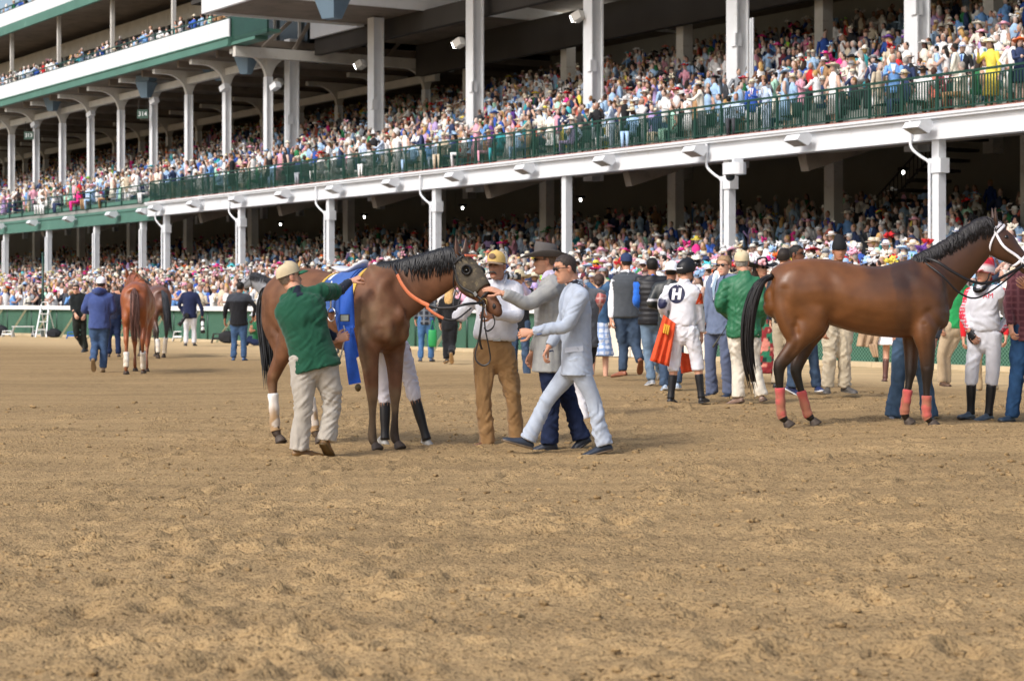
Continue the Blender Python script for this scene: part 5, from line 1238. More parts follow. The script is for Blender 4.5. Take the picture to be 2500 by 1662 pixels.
def horse(label, pos, yaw, paint, poll=(1.50, 0, 1.95), muzzle=(1.92, 0, 1.52), legs=None, mane=(.02, .02, .02), mane_side=-1, mane_len=.17, tail=None, tail_col=None, scale=1.0, vox=.016, bandage=None, neck_mid=None, coat=None, group=None, tail_n=420, mane_n=420, name='horse'):
    pos = np.asarray(pos, float); th = math.radians(yaw)
    Rm = np.array([[math.cos(th), math.sin(th), 0], [-math.sin(th), math.cos(th), 0], [0, 0, 1]])      # local row vector -> world
    toW = lambda P: np.asarray(P, float) @ Rm
    root = tag(empty(name, pos, th), label, 'horse', group); root.scale = (scale,) * 3
    g = G()
    tr = [(x, 0, (zt + zb) / 2) for x, zt, zb, hw in TRUNK]; rr = [(hw, (zt - zb) / 2) for x, zt, zb, hw in TRUNK]
    g.add(*tube(tr, rr, 22, (0, 1, 0), 3))
    poll = np.asarray(poll, float); muzzle = np.asarray(muzzle, float); hd = unit(muzzle - poll)
    nb = np.array([.88, 0, 1.37]); nm = (nb * .5 + poll * .5 + np.array([0, 0, .03])) if neck_mid is None else np.asarray(neck_mid)
    pn = poll - hd * .02 + np.array([-.02, 0, -.06])
    latN = unit(np.cross((0, 0, 1), unit(pn - nb) + [1e-6, 0, 0])); 
    g.add(*tube([nb, nb * .62 + nm * .38, nm, nm * .45 + pn * .55, pn], [(.155, .335), (.125, .29), (.100, .240), (.088, .200), (.080, .160)], 18, latN, 4))
    lat = unit(np.cross((0, 0, 1), [hd[0], hd[1], 0])); hn = unit(np.cross(hd, lat)); hn = hn if hn[2] > 0 or np.dot(hn, [hd[0], hd[1], 0]) > 0 else -hn
    HL = np.linalg.norm(muzzle - poll) / .60; HL = max(.92, min(1.16, HL))
    def hp_(s, ang, off=0.0):                        # ang 0 = forehead side, 90 = horse's left
        o_, hh, hw = (np.interp(s, HHEAD[:, 0], HHEAD[:, i]) for i in (1, 2, 3)); a = math.radians(ang)
        return poll + hd * s * HL + hn * (o_ + (hh + off) * math.cos(a)) + lat * (hw + off) * math.sin(a)
    g.add(*tube([poll + hd * s * HL + hn * o_ for s, o_, hh, hw in HHEAD], [(hw, hh) for s, o_, hh, hw in HHEAD], 18, lat, 4))
    g.add(*tube([poll + hd * .30 * HL - hn * .085, poll + hd * .45 * HL - hn * .070, poll + hd * .545 * HL - hn * .062], [(.045, .04), (.036, .030), (.036, .026)], 12, lat, 3))
    # legs
    LG = dict(nh=[(-.40, 1.34), (-.26, 1.07), (-.41, .83), (-.575, .61), (-.585, .50), (-.575, .32), (-.562, .125), (-.525, .065)], fh=[(-.40, 1.34), (-.20, 1.06), (-.28, .80), (-.37, .58), (-.365, .48), (-.315, .31), (-.262, .12), (-.22, .065)],
              nf=[(.93, 1.16), (.84, .94), (.865, .74), (.872, .50), (.868, .42), (.868, .28), (.866, .12), (.90, .06)], ff=[(.93, 1.16), (.81, .94), (.785, .76), (.768, .53), (.755, .45), (.73, .30), (.706, .14), (.72, .07)])
    if legs: LG.update(legs)
    RH = [(.235, .135), (.180, .105), (.098, .066), (.070, .052), (.053, .044), (.040, .033), (.052, .046), (.041, .040)]; RF = [(.170, .09), (.125, .088), (.088, .068), (.061, .055), (.046, .042), (.039, .034), (.050, .044), (.040, .039)]
    hoofs = []
    for k, pts in LG.items():
        s = -1 if k[0] == 'n' else 1; hind = k[1] == 'h'; ys = [.125, .150, .150, .135, .132, .13, .13, .13] if hind else [.13, .150, .145, .13, .128, .125, .125, .125]
        P = [(q[0], (q[2] if len(q) > 2 else s * y_), q[1]) for q, y_ in zip(pts, ys)]
        g.add(*tube(P, [(b, a) for a, b in (RH if hind else RF)], 14, (0, 1, 0), 4))
        if hind: g.add(*tube([(-.50, s * .12, 1.36), (-.515, s * .13, 1.14), (P[2][0] - .085, s * .14, .97), (P[2][0] - .03, s * .145, .84)], [(.12, .15), (.105, .125), (.080, .09), (.05, .06)], 14, (0, 1, 0), 4))
        if hind: g.add(*tube([np.array(P[3]) + [-.055, 0, .03], np.array(P[2]) + [-.09, 0, .02], np.array(P[1]) + [-.2, 0, .02]], [.018, .014, .03], 8, (0, 1, 0), 3))      # hamstring tendon to the point of hock
        hoofs.append((k, np.array(P[-1]), np.array(P[-2]), P))
    g.add(*ellipsoid((-.54, 0, 1.34), (.125, .19, .16), 16, 10)); g.add(*ellipsoid((-.50, 0, 1.16), (.13, .17, .16), 16, 10))
    for s in (-1, 1):                                  # shoulder, haunch and forearm muscle
        g.add(*ellipsoid((.90, s * .155, 1.20), (.16, .066, .24), 14, 10)); g.add(*ellipsoid((-.40, s * .15, 1.33), (.24, .115, .25), 14, 10)); g.add(*ellipsoid((1.0, s * .09, 1.10), (.11, .075, .16), 12, 8))
    org = pos
    def paint_w(P, c): return paint((P - org) if True else P)
    body = shell('body', root, g, coat or coat_m, vox, (1, 1, 1), (0, 0, 0), wr=.0, paint=lambda P, c: paint(P), smooth=26, after=lambda *a: groove(*a, poll=poll, nm=nm))
    # hooves
    for k, p, f_, P in hoofs:
        gh = G(); d = unit(p - f_); fwd = np.array([1, 0, 0]); c0 = p + d * .01; bt = np.array([p[0] + .045, p[1], max(0.0, p[2] - .062)])
        gh.add(*tube([c0, c0 * .5 + bt * .5 + [.004, 0, 0], bt], [(.036, .038), (.046, .052), (.056, .064)], 14, (0, 1, 0), 2, 'flat')); gobj('hoof', gh, hoof_m, root, True)
        if bandage and k in bandage:
            bc, a, b = bandage[k]; gb = G(); Pc = crom(np.array(P), 6); zz = Pc[:, 2]; sel = Pc[(zz < a) & (zz > b)]
            rr_ = [(.051 + .003 * math.sin(i * 1.9), .048 + .003 * math.sin(i * 1.9)) for i in range(len(sel))]
            gb.add(*tube(sel, rr_, 14, (0, 1, 0), 2, 'flat')); v = gb.V(); bcol = np.tile(np.array(bc[0]), (len(v), 1)); w_ = sstep(b + .36, b + .12, v[:, 2] + .03 * np.sin(v[:, 1] * 90))[:, None] * (.55 + .45 * (vnoise(v, 16, 3) > -.2)[:, None]) * bc[2]
            bcol = bcol * (1 - w_) + np.array(bc[1]) * w_; gg = G(); gg.add(v, gb.f, bcol); gobj('leg_bandage', gg, fab_m, root, True, True)
    # ears, eyes, nostrils
    for s in (-1, 1):
        ge = G(); b0 = poll + lat * s * .045 + hn * .03 + hd * .01; e1 = unit(-hd * .5 + hn * .35 + np.array([0, 0, .55]) + lat * s * .18); 
        ge.add(*tube([b0 - e1 * .02, b0 + e1 * .05, b0 + e1 * .11, b0 + e1 * .185], [(.028, .022), (.038, .022), (.028, .016), (.005, .004)], 12, lat, 4), paint(np.array([[poll[0], 0, 1.9]]))[0] * .8); gobj('ear', ge, coat_m, root, True, True)
        ge = G(); ge.add(*ellipsoid(hp_(.155, s * 62, -.008), (.024, .020, .020), 12, 8)); gobj('eye', ge, lens_dark, root, True)
        ge = G(); ge.add(*ellipsoid(hp_(.555, s * 66, -.006), (.020, .010, .026), 10, 7)); gobj('nostril', ge, strap_m, root, True)
    # mane: strands along the crest falling to one side
    rs = np.random.default_rng(int(abs(pos[0]) * 100)); gm = G(); mane = np.array(mane)
    top = [np.array([.80, 0, 1.63]), nb * .62 + nm * .38 + np.array([0, 0, .0]), nm, nm * .45 + pn * .55, pn]
    def crest(u):
        P = crom(np.array([nb, nb * .62 + nm * .38, nm, nm * .45 + pn * .55, pn, poll + hn * .03 + hd * .02]), 8); R_ = crom(np.array([[.335], [.29], [.240], [.200], [.160], [.08]]), 8)[:, 0]
        x = u * (len(P) - 1.001); i = int(x); f_ = x - i; c = P[i] * (1 - f_) + P[i + 1] * f_; t = unit(P[min(i + 2, len(P) - 1)] - P[max(i - 1, 0)]); n_ = unit(np.cross(latN, t)); n_ = n_ if n_[2] > 0 else -n_
        return c + n_ * ((R_[i] * (1 - f_) + R_[i + 1] * f_) + .004), t, n_
    for q in range(mane_n):
        u = rs.uniform(.16, 1.0); c, t, n_ = crest(u); L_ = mane_len * rs.uniform(.6, 1.15); sd_ = latN * mane_side * (1 if rs.random() < .93 else -1)
        w0 = rs.normal() * .03; p1 = c + n_ * .006 + sd_ * .026 + t * w0 * .3; p2 = c - n_ * L_ * .42 + sd_ * (.062 + .016 * rs.random()) + t * (w0 - .03); p3 = c - n_ * L_ + sd_ * (.088 + .014 * rs.random()) + t * (w0 * 1.8 - .08)
        gm.add(*tube([c - n_ * .02 + sd_ * rs.normal() * .01, p1, p2, p3], [.009, .009, .007, .002], 4, t, 2, 'flat'), mane * rs.uniform(.4, 2.2))
    gobj('mane', gm, hairb_m, root, True, True)
    # tail: dock and hanging strands
    tp = tail or [(-.66, 0, 1.46), (-.80, 0, 1.42), (-.87, 0, 1.20), (-.86, 0, .85), (-.82, 0, .52)]; tc = np.array(tail_col if tail_col is not None else mane); gt = G()
    tp = crom(np.array(tp, float), 6); n = len(tp)
    gt.add(*tube(tp[:n // 2 + 1:3], [(.035, .035)] + [(.036, .034)] * (len(tp[:n // 2 + 1:3]) - 2) + [(.025, .025)], 10, (0, 1, 0), 2), tc)
    for q in range(tail_n):
        u0 = rs.uniform(0, .55) ** 1.3 * (n - 1); i0 = int(u0); ln = int(n * rs.uniform(.42, .62)) ; ph = rs.uniform(0, 6.283); rad = rs.uniform(.2, 1); pts = []; rd = []
        for k_, i in enumerate(range(i0, min(n, i0 + ln + 1), 3)):
            f_ = i / (n - 1); sp = (.030 + .055 * math.sin(min(1, f_ * 1.5) * math.pi * .62)) * rad; pts.append(tp[i] + np.array([math.cos(ph) * sp * .8, math.sin(ph) * sp, rs.normal() * .006])); rd.append(.0065)
        if len(pts) > 2:
            rd[-1] = .0015; gt.add(*tube(pts, rd, 4, (0, 1, 0), 2, 'flat'), tc * rs.uniform(.45, 2.0))
    gobj('tail', gt, hairb_m, root, True, True)
    return dict(root=root, toW=toW, hp=hp_, poll=poll, hd=hd, hn=hn, lat=lat, HL=HL, crest=crest, pos=pos, body=body, toL=lambda P: (np.asarray(P, float) - pos) @ Rm.T / scale, latN=latN)
LINES = [([(.70, 1.60), (.90, 1.45), (1.02, 1.28), (1.04, 1.10)], .013, .045), ([(.64, 1.50), (.72, 1.28), (.72, 1.08), (.70, .94)], .010, .05), ([(-.13, 1.04), (-.05, 1.16), (-.07, 1.32), (-.12, 1.50)], .016, .055), ([(-.55, 1.34), (-.55, 1.22), (-.50, 1.06), (-.43, .92)], .010, .035),
         ([(.86, 1.12), (.94, 1.02), (1.0, .96)], .010, .03), ([(-.44, .98), (-.42, .82), (-.50, .68)], .008, .025), ([(.20, 1.10), (.45, 1.02), (.62, 1.0)], .006, .05), ([(.82, 1.00), (.845, .80), (.86, .60)], .007, .022)]
def groove(o, me, co, origin, poll=None, nm=None):
    """press the lines between the big muscles, and the ribs, into the finished surface"""
    n = len(co); no = np.empty(n * 3, np.float32); me.vertex_normals.foreach_get('vector', no); no = no.reshape(-1, 3); d = np.zeros(n); side = np.clip((np.abs(co[:, 1]) - .04) * 12, 0, 1) * sstep(1.58, 1.42, co[:, 2] - .4 * np.clip(co[:, 0] - .9, 0, 1))
    for pts, dep, w in LINES:
        dep *= .8
        P = crom(np.array(pts, float), 6); m = np.full(n, 9.0)
        for p in P: m = np.minimum(m, (co[:, 0] - p[0]) ** 2 + (co[:, 2] - p[1]) ** 2)
        d -= dep * np.exp(-m / (w * w)) * side; d += dep * .45 * np.exp(-(np.sqrt(m) - 2.1 * w) ** 2 / (w * w * 1.2)) * side
    d += .0008 * vnoise(co, 7.0, 5)
    me.vertices.foreach_set('co', (co + no * d[:, None]).astype(np.float32).ravel()); me.update()
def bay(body, points, belly=None, dust=None, wet=None, seed=0, leg=(.40, .74)):
    body = np.array(body); points = np.array(points)
    def f(P):
        z = P[:, 2]; n = fbm(P, 5.0, 3, seed); o = body * (1 + .16 * n)[:, None]
        if belly is not None: w = sstep(1.12, .90, z + .06 * n)[:, None] * ((P[:, 0] > -.35) & (P[:, 0] < 1.2))[:, None]; o = o * (1 - w) + np.array(belly) * w
        w = sstep(leg[1], leg[0], z + .05 * n)[:, None]; o = o * (1 - w) + points * w
        d = sstep(.9, 1.25, P[:, 0] + .25 * (z - 1.3) + .08 * n)[:, None] * .35; o = o * (1 - d) + o * np.array([.55, .5, .5]) * d
        if wet: w = wet(P, n)[:, None]; o = o * (1 - w) + np.array(hx('2e2320')) * w
        if dust is not None: w = dust[1] * (sstep(.0, .55, fbm(P, 2.4, 4, seed + 9)) * dust[2](P))[:, None]; o = o * (1 - w) + np.array(dust[0]) * w
        return np.clip(o, 0, 1)
    return f
def strap(h, pts, r, m, name, local=True, side=(0, 1, 0)):
    g = G(); P = np.array(pts, float); P = P if local else h['toL'](P)
    g.add(*tube(P, [r] * len(P), 8, side, 4)); return gobj(name, g, m, h['root'], True)
RED_B = (hx('d2505a'), hx('8d6f4f'), .75); WHT_B = (hx('ecebe8'), hx('a07f55'), .95)
# --- the muddy bay in the middle ------------------------------------------------
yA = -44; pA = np.array([-1.80, 18.78, gz1(-1.5, 18.6)])
thA = math.radians(yA); RA = np.array([[math.cos(thA), math.sin(thA), 0], [-math.sin(thA), math.cos(thA), 0], [0, 0, 1]])
LA = lambda P: (np.asarray(P, float) - pA) @ RA.T
pollA = LA(pix(1122, 634, 17.95)); muzA = LA(pix(1217, 762, 17.68)); midA = LA(pix(1010, 695, 18.15))
hA = horse('muddy bay racehorse wearing blinkers and blue saddle cloth, being held', pA, yA,
           bay(hx('6a4731'), hx('3a2e25'), dust=(hx('826d52'), .50, lambda P: np.clip(.35 + .9 * (P[:, 0] > .75) + .5 * (P[:, 2] < .7), 0, 1)), seed=3, leg=(.30, .62)), poll=pollA, muzzle=muzA, neck_mid=midA, mane=hx('1a1b1e'), mane_side=-1, mane_len=.20, vox=.013, coat=dusty_m,
           tail=[(-.66, 0, 1.47), (-.80, .03, 1.45), (-.88, .05, 1.22), (-.84, .06, .85), (-.78, .05, .48)], tail_col=hx('2a2c30'), bandage=dict(nh=(WHT_B, .47, .10), fh=(WHT_B, .45, .10)),
           legs=dict(nh=[(-.38, 1.34), (-.20, 1.07), (-.36, .83), (-.52, .62), (-.53, .52), (-.51, .33), (-.49, .125), (-.45, .065)], fh=[(-.38, 1.34), (-.14, 1.06), (-.22, .82), (-.32, .60), (-.32, .50), (-.27, .33), (-.22, .12), (-.18, .065)],
                     nf=[(.93, 1.16), (.86, .94), (.87, .74), (.88, .50), (.878, .42), (.876, .28), (.87, .12), (.90, .06)], ff=[(.93, 1.16), (.86, .94), (.88, .74), (.90, .50), (.90, .42), (.90, .28), (.895, .12), (.93, .06)]), mane_n=480, tail_n=460)
def tack_A(h):
    R, hp, hn, hd, lat, HL = h['root'], h['hp'], h['hn'], h['hd'], h['lat'], h['HL']; near = -1
    mud = mat('muddy_blinker_hood', hx('453e33'), rough=.8, vary=.2, vscale=14, bump=.4, bscale=40, fleck=(hx('7f7152'), 20.0, .52, .68))
    # hood: shell over the forehead and cheeks
    g = G(); V = []; ss = np.linspace(.035, .36, 14); aa = np.linspace(-128, 128, 26)
    for off in (.010, .004):
        for s in ss:
            for a in aa: V.append(hp(s, a, off))
    k = len(ss) * len(aa); na = len(aa); f = []
    for i in range(len(ss) - 1):
        for j in range(na - 1):
            q = (i * na + j, i * na + j + 1, (i + 1) * na + j + 1, (i + 1) * na + j); f += [q, tuple(x + k for x in q[::-1])]
    f += [(j, j + 1, k + j + 1, k + j) for j in range(na - 1)] + [((len(ss) - 1) * na + j, (len(ss) - 1) * na + j + 1, k + (len(ss) - 1) * na + j + 1, k + (len(ss) - 1) * na + j) for j in range(na - 1)]
    g.add(V, f); gobj('blinker_hood', g, mud, R, True)
    for s in (-1, 1):                                # eye cups
        c = hp(.165, s * 60, .012); nrm = unit(c - (h['poll'] + hd * .165 * HL)); a1 = unit(np.cross(nrm, hn)); a2 = np.cross(nrm, a1); g = G(); n = 20; V = []
        for r_, z_ in ((.030, .0), (.044, .005), (.049, .018), (.040, .032), (.033, .034), (.028, .016)):
            for j in range(n): q = 2 * math.pi * j / n; V.append(c + (a1 * math.cos(q) + a2 * math.sin(q)) * r_ + nrm * z_ * (1.0 + .5 * math.cos(q)))
        g.add(V, [(i * n + j, i * n + (j + 1) % n, (i + 1) * n + (j + 1) % n, (i + 1) * n + j) for i in range(5) for j in range(n)]); gobj('eye_cup', g, strap_m, R, True)
        g = G(); g.add(*ellipsoid(hp(.165, s * 60, .014), (.020, .020, .020), 10, 8)); gobj('covered_eye', g, lens_dark, R, True)
    ring = lambda s, o=.014, r_=(-180, 180): [hp(s, a, o) for a in np.linspace(r_[0], r_[1], 17)]
    strap(h, ring(.43), (.011, .004), strap_m, 'noseband', side=hd); strap(h, ring(.03, .018, (-150, 150)), (.012, .005), strap_m, 'crownpiece', side=hd)
    strap(h, [hp(.04, near * 100, .018), hp(.20, near * 112, .016), hp(.35, near * 104, .016), hp(.47, near * 100, .016)], (.010, .004), strap_m, 'cheekpiece', side=hn)
    strap(h, [hp(.06, near * 100, .02), hp(.14, near * 150, .03), hp(.20, 180, .03)], (.010, .004), strap_m, 'throatlash', side=hd)
    strap(h, [hp(.06, 0, .024) + lat * s for s in (-.08, -.03, .03, .08)], (.016, .005), wm('orange_browband', 'cf6a45', rough=.5), 'browband', side=hd)
    bc = hp(.475, near * 102, .020); g = G(); n = 22; pts = [bc + (hd * math.cos(q) + hn * math.sin(q)) * .036 for q in np.linspace(0, 2 * math.pi, n)]
    g.add(*tube(pts, [.0055] * n, 8, lat, 1, 'flat')); gobj('bit_ring', g, wm('brass_ring', '8a744a', rough=.35, metallic=.8), R, True)
    strap(h, [bc + hd * .03, bc + hd * .06 - hn * .03, bc + hd * .10 - hn * .05], .006, metal_m, 'bit_shank'); 
    g = G(); b = hp(.37, near * 96, .024); g.add([b + hd * x + hn * y for x, y in ((-.02, -.016), (.02, -.016), (.02, .016), (-.02, .016))] + [b + lat * near * .006 + hd * x + hn * y for x, y in ((-.02, -.016), (.02, -.016), (.02, .016), (-.02, .016))], [(0, 1, 2, 3), (4, 5, 6, 7), (0, 1, 5, 4), (1, 2, 6, 5), (2, 3, 7, 6), (3, 0, 4, 7)]); gobj('buckle', g, metal_m, R)
    # reins: orange rubber grips, dark leather to the bit; Y given by hand because they hang clear of the neck
    og = wm('orange_rubber_grip', 'd0764f', rough=.6, bump=.4, bscale=150); rw = lambda *q: [pix(*p) for p in q]
    bw = h['toW'](bc) + h['pos']; yb = bw[1]; bx, by = CX + F * bw[0] / yb, HY - F * (bw[2] - H) / yb
    strap(h, rw((962, 645, 18.20), (964, 658, 17.98), (970, 672, 17.92)), (.006, .016), strap_m, 'rein', False); strap(h, rw((970, 671, 17.92), (980, 692, 17.88), (1000, 718, 17.84), (1028, 737, 17.8), (1047, 746, 17.75)), (.006, .019), og, 'rein_grip', False)
    strap(h, rw((1047, 746, 17.75), (1070, 752, 17.72), (1105, 751, 17.66), (1135, 743, 17.62), (bx, by, yb)), (.005, .012), strap_m, 'rein', False)
    strap(h, rw((1041, 750, 18.0), (1060, 765, 17.95), (1082, 777, 17.92)), (.006, .015), og, 'rein_grip', False); strap(h, rw((1082, 777, 17.92), (1100, 781, 17.9), (1120, 776, 17.9), (1150, 752, 17.95)), (.005, .010), strap_m, 'rein', False)
    # shank straps hanging from the bit to the groom's hand and below
    strap(h, [h['toL'](bw)] + list(h['toL'](rw((1174, 800, 17.7), (1171, 830, 17.75), (1176, 852, 17.78)))), (.004, .015), strap_m, 'lead_strap')
    strap(h, rw((1182, 772, 17.65), (1185, 805, 17.7), (1193, 845, 17.7), (1197, 878, 17.72), (1184, 892, 17.72), (1168, 886, 17.75), (1160, 868, 17.78), (1168, 830, 17.78), (1174, 800, 17.75)), (.003, .009), strap_m, 'lead_strap', False)
    strap(h, rw((1203, 768, 17.6), (1208, 785, 17.6), (1203, 800, 17.6), (1190, 808, 17.65), (1182, 800, 17.7)), (.003, .008), strap_m, 'lead_strap', False)
    strap(h, rw((1112, 712, 17.75), (1106, 735, 17.7), (1108, 755, 17.68), (1116, 750, 17.68), (1126, 715, 17.7)), (.004, .011), strap_m, 'hanging_strap', False)
    # saddle cloth, saddle, girth, hanging band
    def drape(x0, x1, a0, a1, off, m, name, nx=12, na=20, flare=0.0, cols=None):
        g = G(); V = []
        for o_ in (off, off - .006):
            for i in range(nx + 1):
                for j in range(na + 1):
                    x = x0 + (x1 - x0) * i / nx; a = a0 + (a1 - a0) * j / na; p = trunk_pt(x, a, o_ + .006 * math.sin(9 * x + a * .05)); 
                    V.append(p)
        k = (nx + 1) * (na + 1); f = []
        for i in range(nx):
            for j in range(na): q = (i * (na + 1) + j, (i + 1) * (na + 1) + j, (i + 1) * (na + 1) + j + 1, i * (na + 1) + j + 1); f += [q, tuple(x + k for x in q[::-1])]
        for i in range(nx):
            for e in (0, na): q = (i * (na + 1) + e, (i + 1) * (na + 1) + e); f.append((q[0], q[1], q[1] + k, q[0] + k))
        for j in range(na):
            for e in (0, nx): q = (e * (na + 1) + j, e * (na + 1) + j + 1); f.append((q[0], q[1], q[1] + k, q[0] + k))
        g.add(V, f); return gobj(name, g, m, R, True)
    blue = wm('blue_saddle_cloth', '3a5a96', rough=.85, vary=.12, vscale=10, bump=.3, bscale=70); yel = wm('yellow_cloth_edge', 'c9a64c', rough=.85, vary=.1)
    drape(.30, .72, -88, 75, .014, blue, 'saddle_cloth'); drape(.71, .75, -88, 75, .019, yel, 'cloth_edging', 2); drape(.28, .31, -70, 75, .019, yel, 'cloth_edging', 2); drape(.34, .46, -36, -8, .022, white_patch_pre, 'cloth_number_panel', 5, 6)
    drape(.58, .69, -172, 120, .026, wm('blue_girth', '2d539c', rough=.75), 'girth', 4, 30)
    g = G(); g.add(*tube([(.30, 0, 1.65), (.38, 0, 1.625), (.48, 0, 1.625), (.58, 0, 1.67), (.63, 0, 1.70)], [(.12, .02), (.10, .025), (.09, .025), (.08, .025), (.05, .02)], 16, (0, 1, 0), 4)); gobj('saddle', g, wm('silver_saddle', 'c9ccd2', rough=.4), R, True)
    drape(.40, .66, -62, -12, .034, wm('saddle_flap', '3f62a8', rough=.5, vary=.1), 'saddle_flap', 8, 10)
    g = G(); sp = trunk_pt(.56, -92, .05); g.add(*tube([sp + [0, 0, .30], sp + [0, -.01, .06]], [(.012, .004)] * 2, 8, (1, 0, 0), 2)); n = 16
    g.add(*tube([sp + np.array([math.cos(q) * .055, 0, math.sin(q) * .062]) for q in np.linspace(0, 6.283, n)], [.006] * n, 6, (0, 1, 0), 1, 'flat')); gobj('stirrup', g, metal_m, R, True)
    bb = wm('bright_blue_band', '2a5fc4', rough=.65, vary=.08, vscale=14, bump=.2, bscale=60); po = h['pos']
    def band(q4, Y, amp): 
        o_ = cloth_sheet2(q4, Y, 'hanging_band', R, bb, h['toL'], amp); return o_
    band([(826, 700), (862, 694), (866, 800), (828, 806)], 17.96, .012); band([(832, 802), (856, 798), (881, 934), (852, 939)], 17.92, .02); band([(845, 800), (862, 792), (876, 870), (862, 878)], 17.98, .015)
    g = G(); c = h['toL'](pix(874, 946, 17.95)); g.add(*ellipsoid(c, (.036, .02, .036), 14, 8)); gobj('band_buckle', g, wm('tarnished_brass', '5e5138', rough=.45, metallic=.6), R, True)
def cloth_sheet2(pts_px, Y, name, parent, m, toL, amp=.02, nu=6, nv=12):
    q = [pix(x, y, Y) for x, y in pts_px]; V = []
    for th in (0, .005):
        for j in range(nv + 1):
            for i in range(nu + 1):
                a, b = i / nu, j / nv; p = (q[0] * (1 - a) + q[1] * a) * (1 - b) + (q[3] * (1 - a) + q[2] * a) * b; V.append(p + np.array([0, amp * math.sin(4 * a + 5 * b) + th, 0]))
    k = (nu + 1) * (nv + 1); f = []
    for j in range(nv):
        for i in range(nu): a = j * (nu + 1) + i; t_ = (a, a + 1, a + nu + 2, a + nu + 1); f += [t_[::-1], tuple(x + k for x in t_)]
    for j in range(nv):
        for e in (0, nu): a = j * (nu + 1) + e; f.append((a, a + nu + 1, a + nu + 1 + k, a + k))
    for i in range(nu):
        for e in (0, nv): a = e * (nu + 1) + i; f.append((a, a + 1, a + 1 + k, a + k))
    g = G(); g.add(toL(np.array(V)), f); return gobj(name, g, m, parent, True)
wm = lambda n, c, **k: mat(n, hx(c), **k)
white_patch_pre = wm('white_number_panel', 'eceef2', rough=.7)
tack_A(hA)
# --- the dark bay on the right ---------------------------------------------------
pB = np.array([3.195, 19.78, gz1(3.2, 19.7)])
def wetB(P, n):
    x, z = P[:, 0], P[:, 2]; back = sstep(1.18, 1.5, z + .1 * n) * sstep(.18, .34, x) * sstep(.86, .74, x); stripe = sstep(.50, .54, x + .03 * n) * sstep(.72, .66, x + .03 * n) * sstep(.85, .95, z); fore = .62 * sstep(.55, 1.05, x)
    return np.clip(.60 * back + .28 * stripe + fore, 0, .85)
hB = horse('gleaming dark bay racehorse with pink leg bandages and white bridle', pB, 1.5, bay(hx('6d4424'), hx('17130f'), wet=wetB, seed=8, leg=(.52, .98)), poll=(1.545, 0, 1.955), muzzle=(1.95, -.02, 1.51), neck_mid=(1.16, 0, 1.60), mane=hx('1c1a1c'), mane_side=-1, mane_len=.13, vox=.013,
           tail=[(-.64, 0, 1.47), (-.76, 0, 1.40), (-.86, -.02, 1.12), (-.88, -.03, .72), (-.80, -.04, .30)], tail_col=hx('1e1b1b'), bandage=dict(nh=(RED_B, .385, .09), fh=(RED_B, .37, .09), nf=(RED_B, .31, .08), ff=(RED_B, .36, .10)), mane_n=520, tail_n=620)
def tack_B(h):
    hp, hd, hn, near = h['hp'], h['hd'], h['hn'], -1; wb = wm('white_bridle_webbing', 'eceaf0', rough=.6)
    strap(h, [hp(.02, a, .014) for a in np.linspace(-150, 150, 13)], (.016, .005), wb, 'crownpiece', side=hd); strap(h, [hp(.06, a, .014) for a in np.linspace(-100, 100, 11)], (.014, .005), wb, 'browband', side=hd)
    strap(h, [hp(.03, near * 95, .014), hp(.20, near * 96, .012), hp(.36, near * 92, .014), hp(.47, near * 98, .016)], (.014, .005), wb, 'cheekpiece', side=hn); strap(h, [hp(.05, near * 95, .014), hp(.10, near * 135, .03), hp(.17, near * 165, .03), hp(.20, 180, .03)], (.010, .005), wb, 'throatlash', side=hd)
    strap(h, [hp(.42, a, .014) for a in np.linspace(-180, 180, 17)], (.014, .005), wb, 'noseband', side=hd)
    b = hp(.475, near * 100, .02); g = G(); g.add(*tube([b + (hd * math.cos(q) + hn * math.sin(q)) * .036 for q in np.linspace(0, 6.283, 20)], [.005] * 20, 8, h['lat'], 1, 'flat')); gobj('bit_ring', g, metal_m, h['root'], True)
    strap(h, [(.82, -.02, 1.665), (.95, -.17, 1.62), (1.10, -.21, 1.52), (1.30, -.21, 1.42), (1.50, -.17, 1.42), tuple(b)], (.005, .014), strap_m, 'rein'); strap(h, [(.80, -.02, 1.66), (.98, -.20, 1.50), (1.16, -.20, 1.32), (1.34, -.16, 1.26), (1.55, -.12, 1.36), tuple(b)], (.004, .009), strap_m, 'rein')
tack_B(hB)
# --- the two horses walking away on the left, and the grey -------------------------
walk = dict(nh=[(-.38, 1.34), (-.16, 1.07), (-.34, .83), (-.46, .61), (-.46, .51), (-.36, .33), (-.28, .13), (-.25, .065)], fh=[(-.40, 1.34), (-.30, 1.07), (-.50, .83), (-.70, .62), (-.71, .52), (-.74, .33), (-.78, .15), (-.80, .075)],
            nf=[(.93, 1.16), (.80, .94), (.76, .74), (.70, .52), (.68, .44), (.60, .30), (.54, .14), (.56, .07)], ff=[(.93, 1.16), (.88, .94), (.98, .76), (1.06, .54), (1.06, .45), (1.06, .30), (1.06, .13), (1.10, .065)])
hC = horse('chestnut horse with white hind bandages walking away, seen from behind', (-7.05, 37.75, gz1(-7, 37.5)), 96, bay(hx('95532f'), hx('7a4526'), seed=14, leg=(.3, .6)), poll=(1.52, .25, 1.72), muzzle=(1.95, .35, 1.35), mane=hx('6a3d24'), legs=walk, vox=.02, scale=1.04,
           tail=[(-.64, 0, 1.50), (-.74, -.01, 1.42), (-.80, -.02, 1.10), (-.80, -.03, .80), (-.78, -.05, .48)], tail_col=hx('5d4038'), bandage=dict(nh=((hx('dcdad6'), hx('c9b48e'), .6), .42, .09), fh=((hx('dcdad6'), hx('c9b48e'), .6), .42, .12)), tail_n=360, mane_n=150)
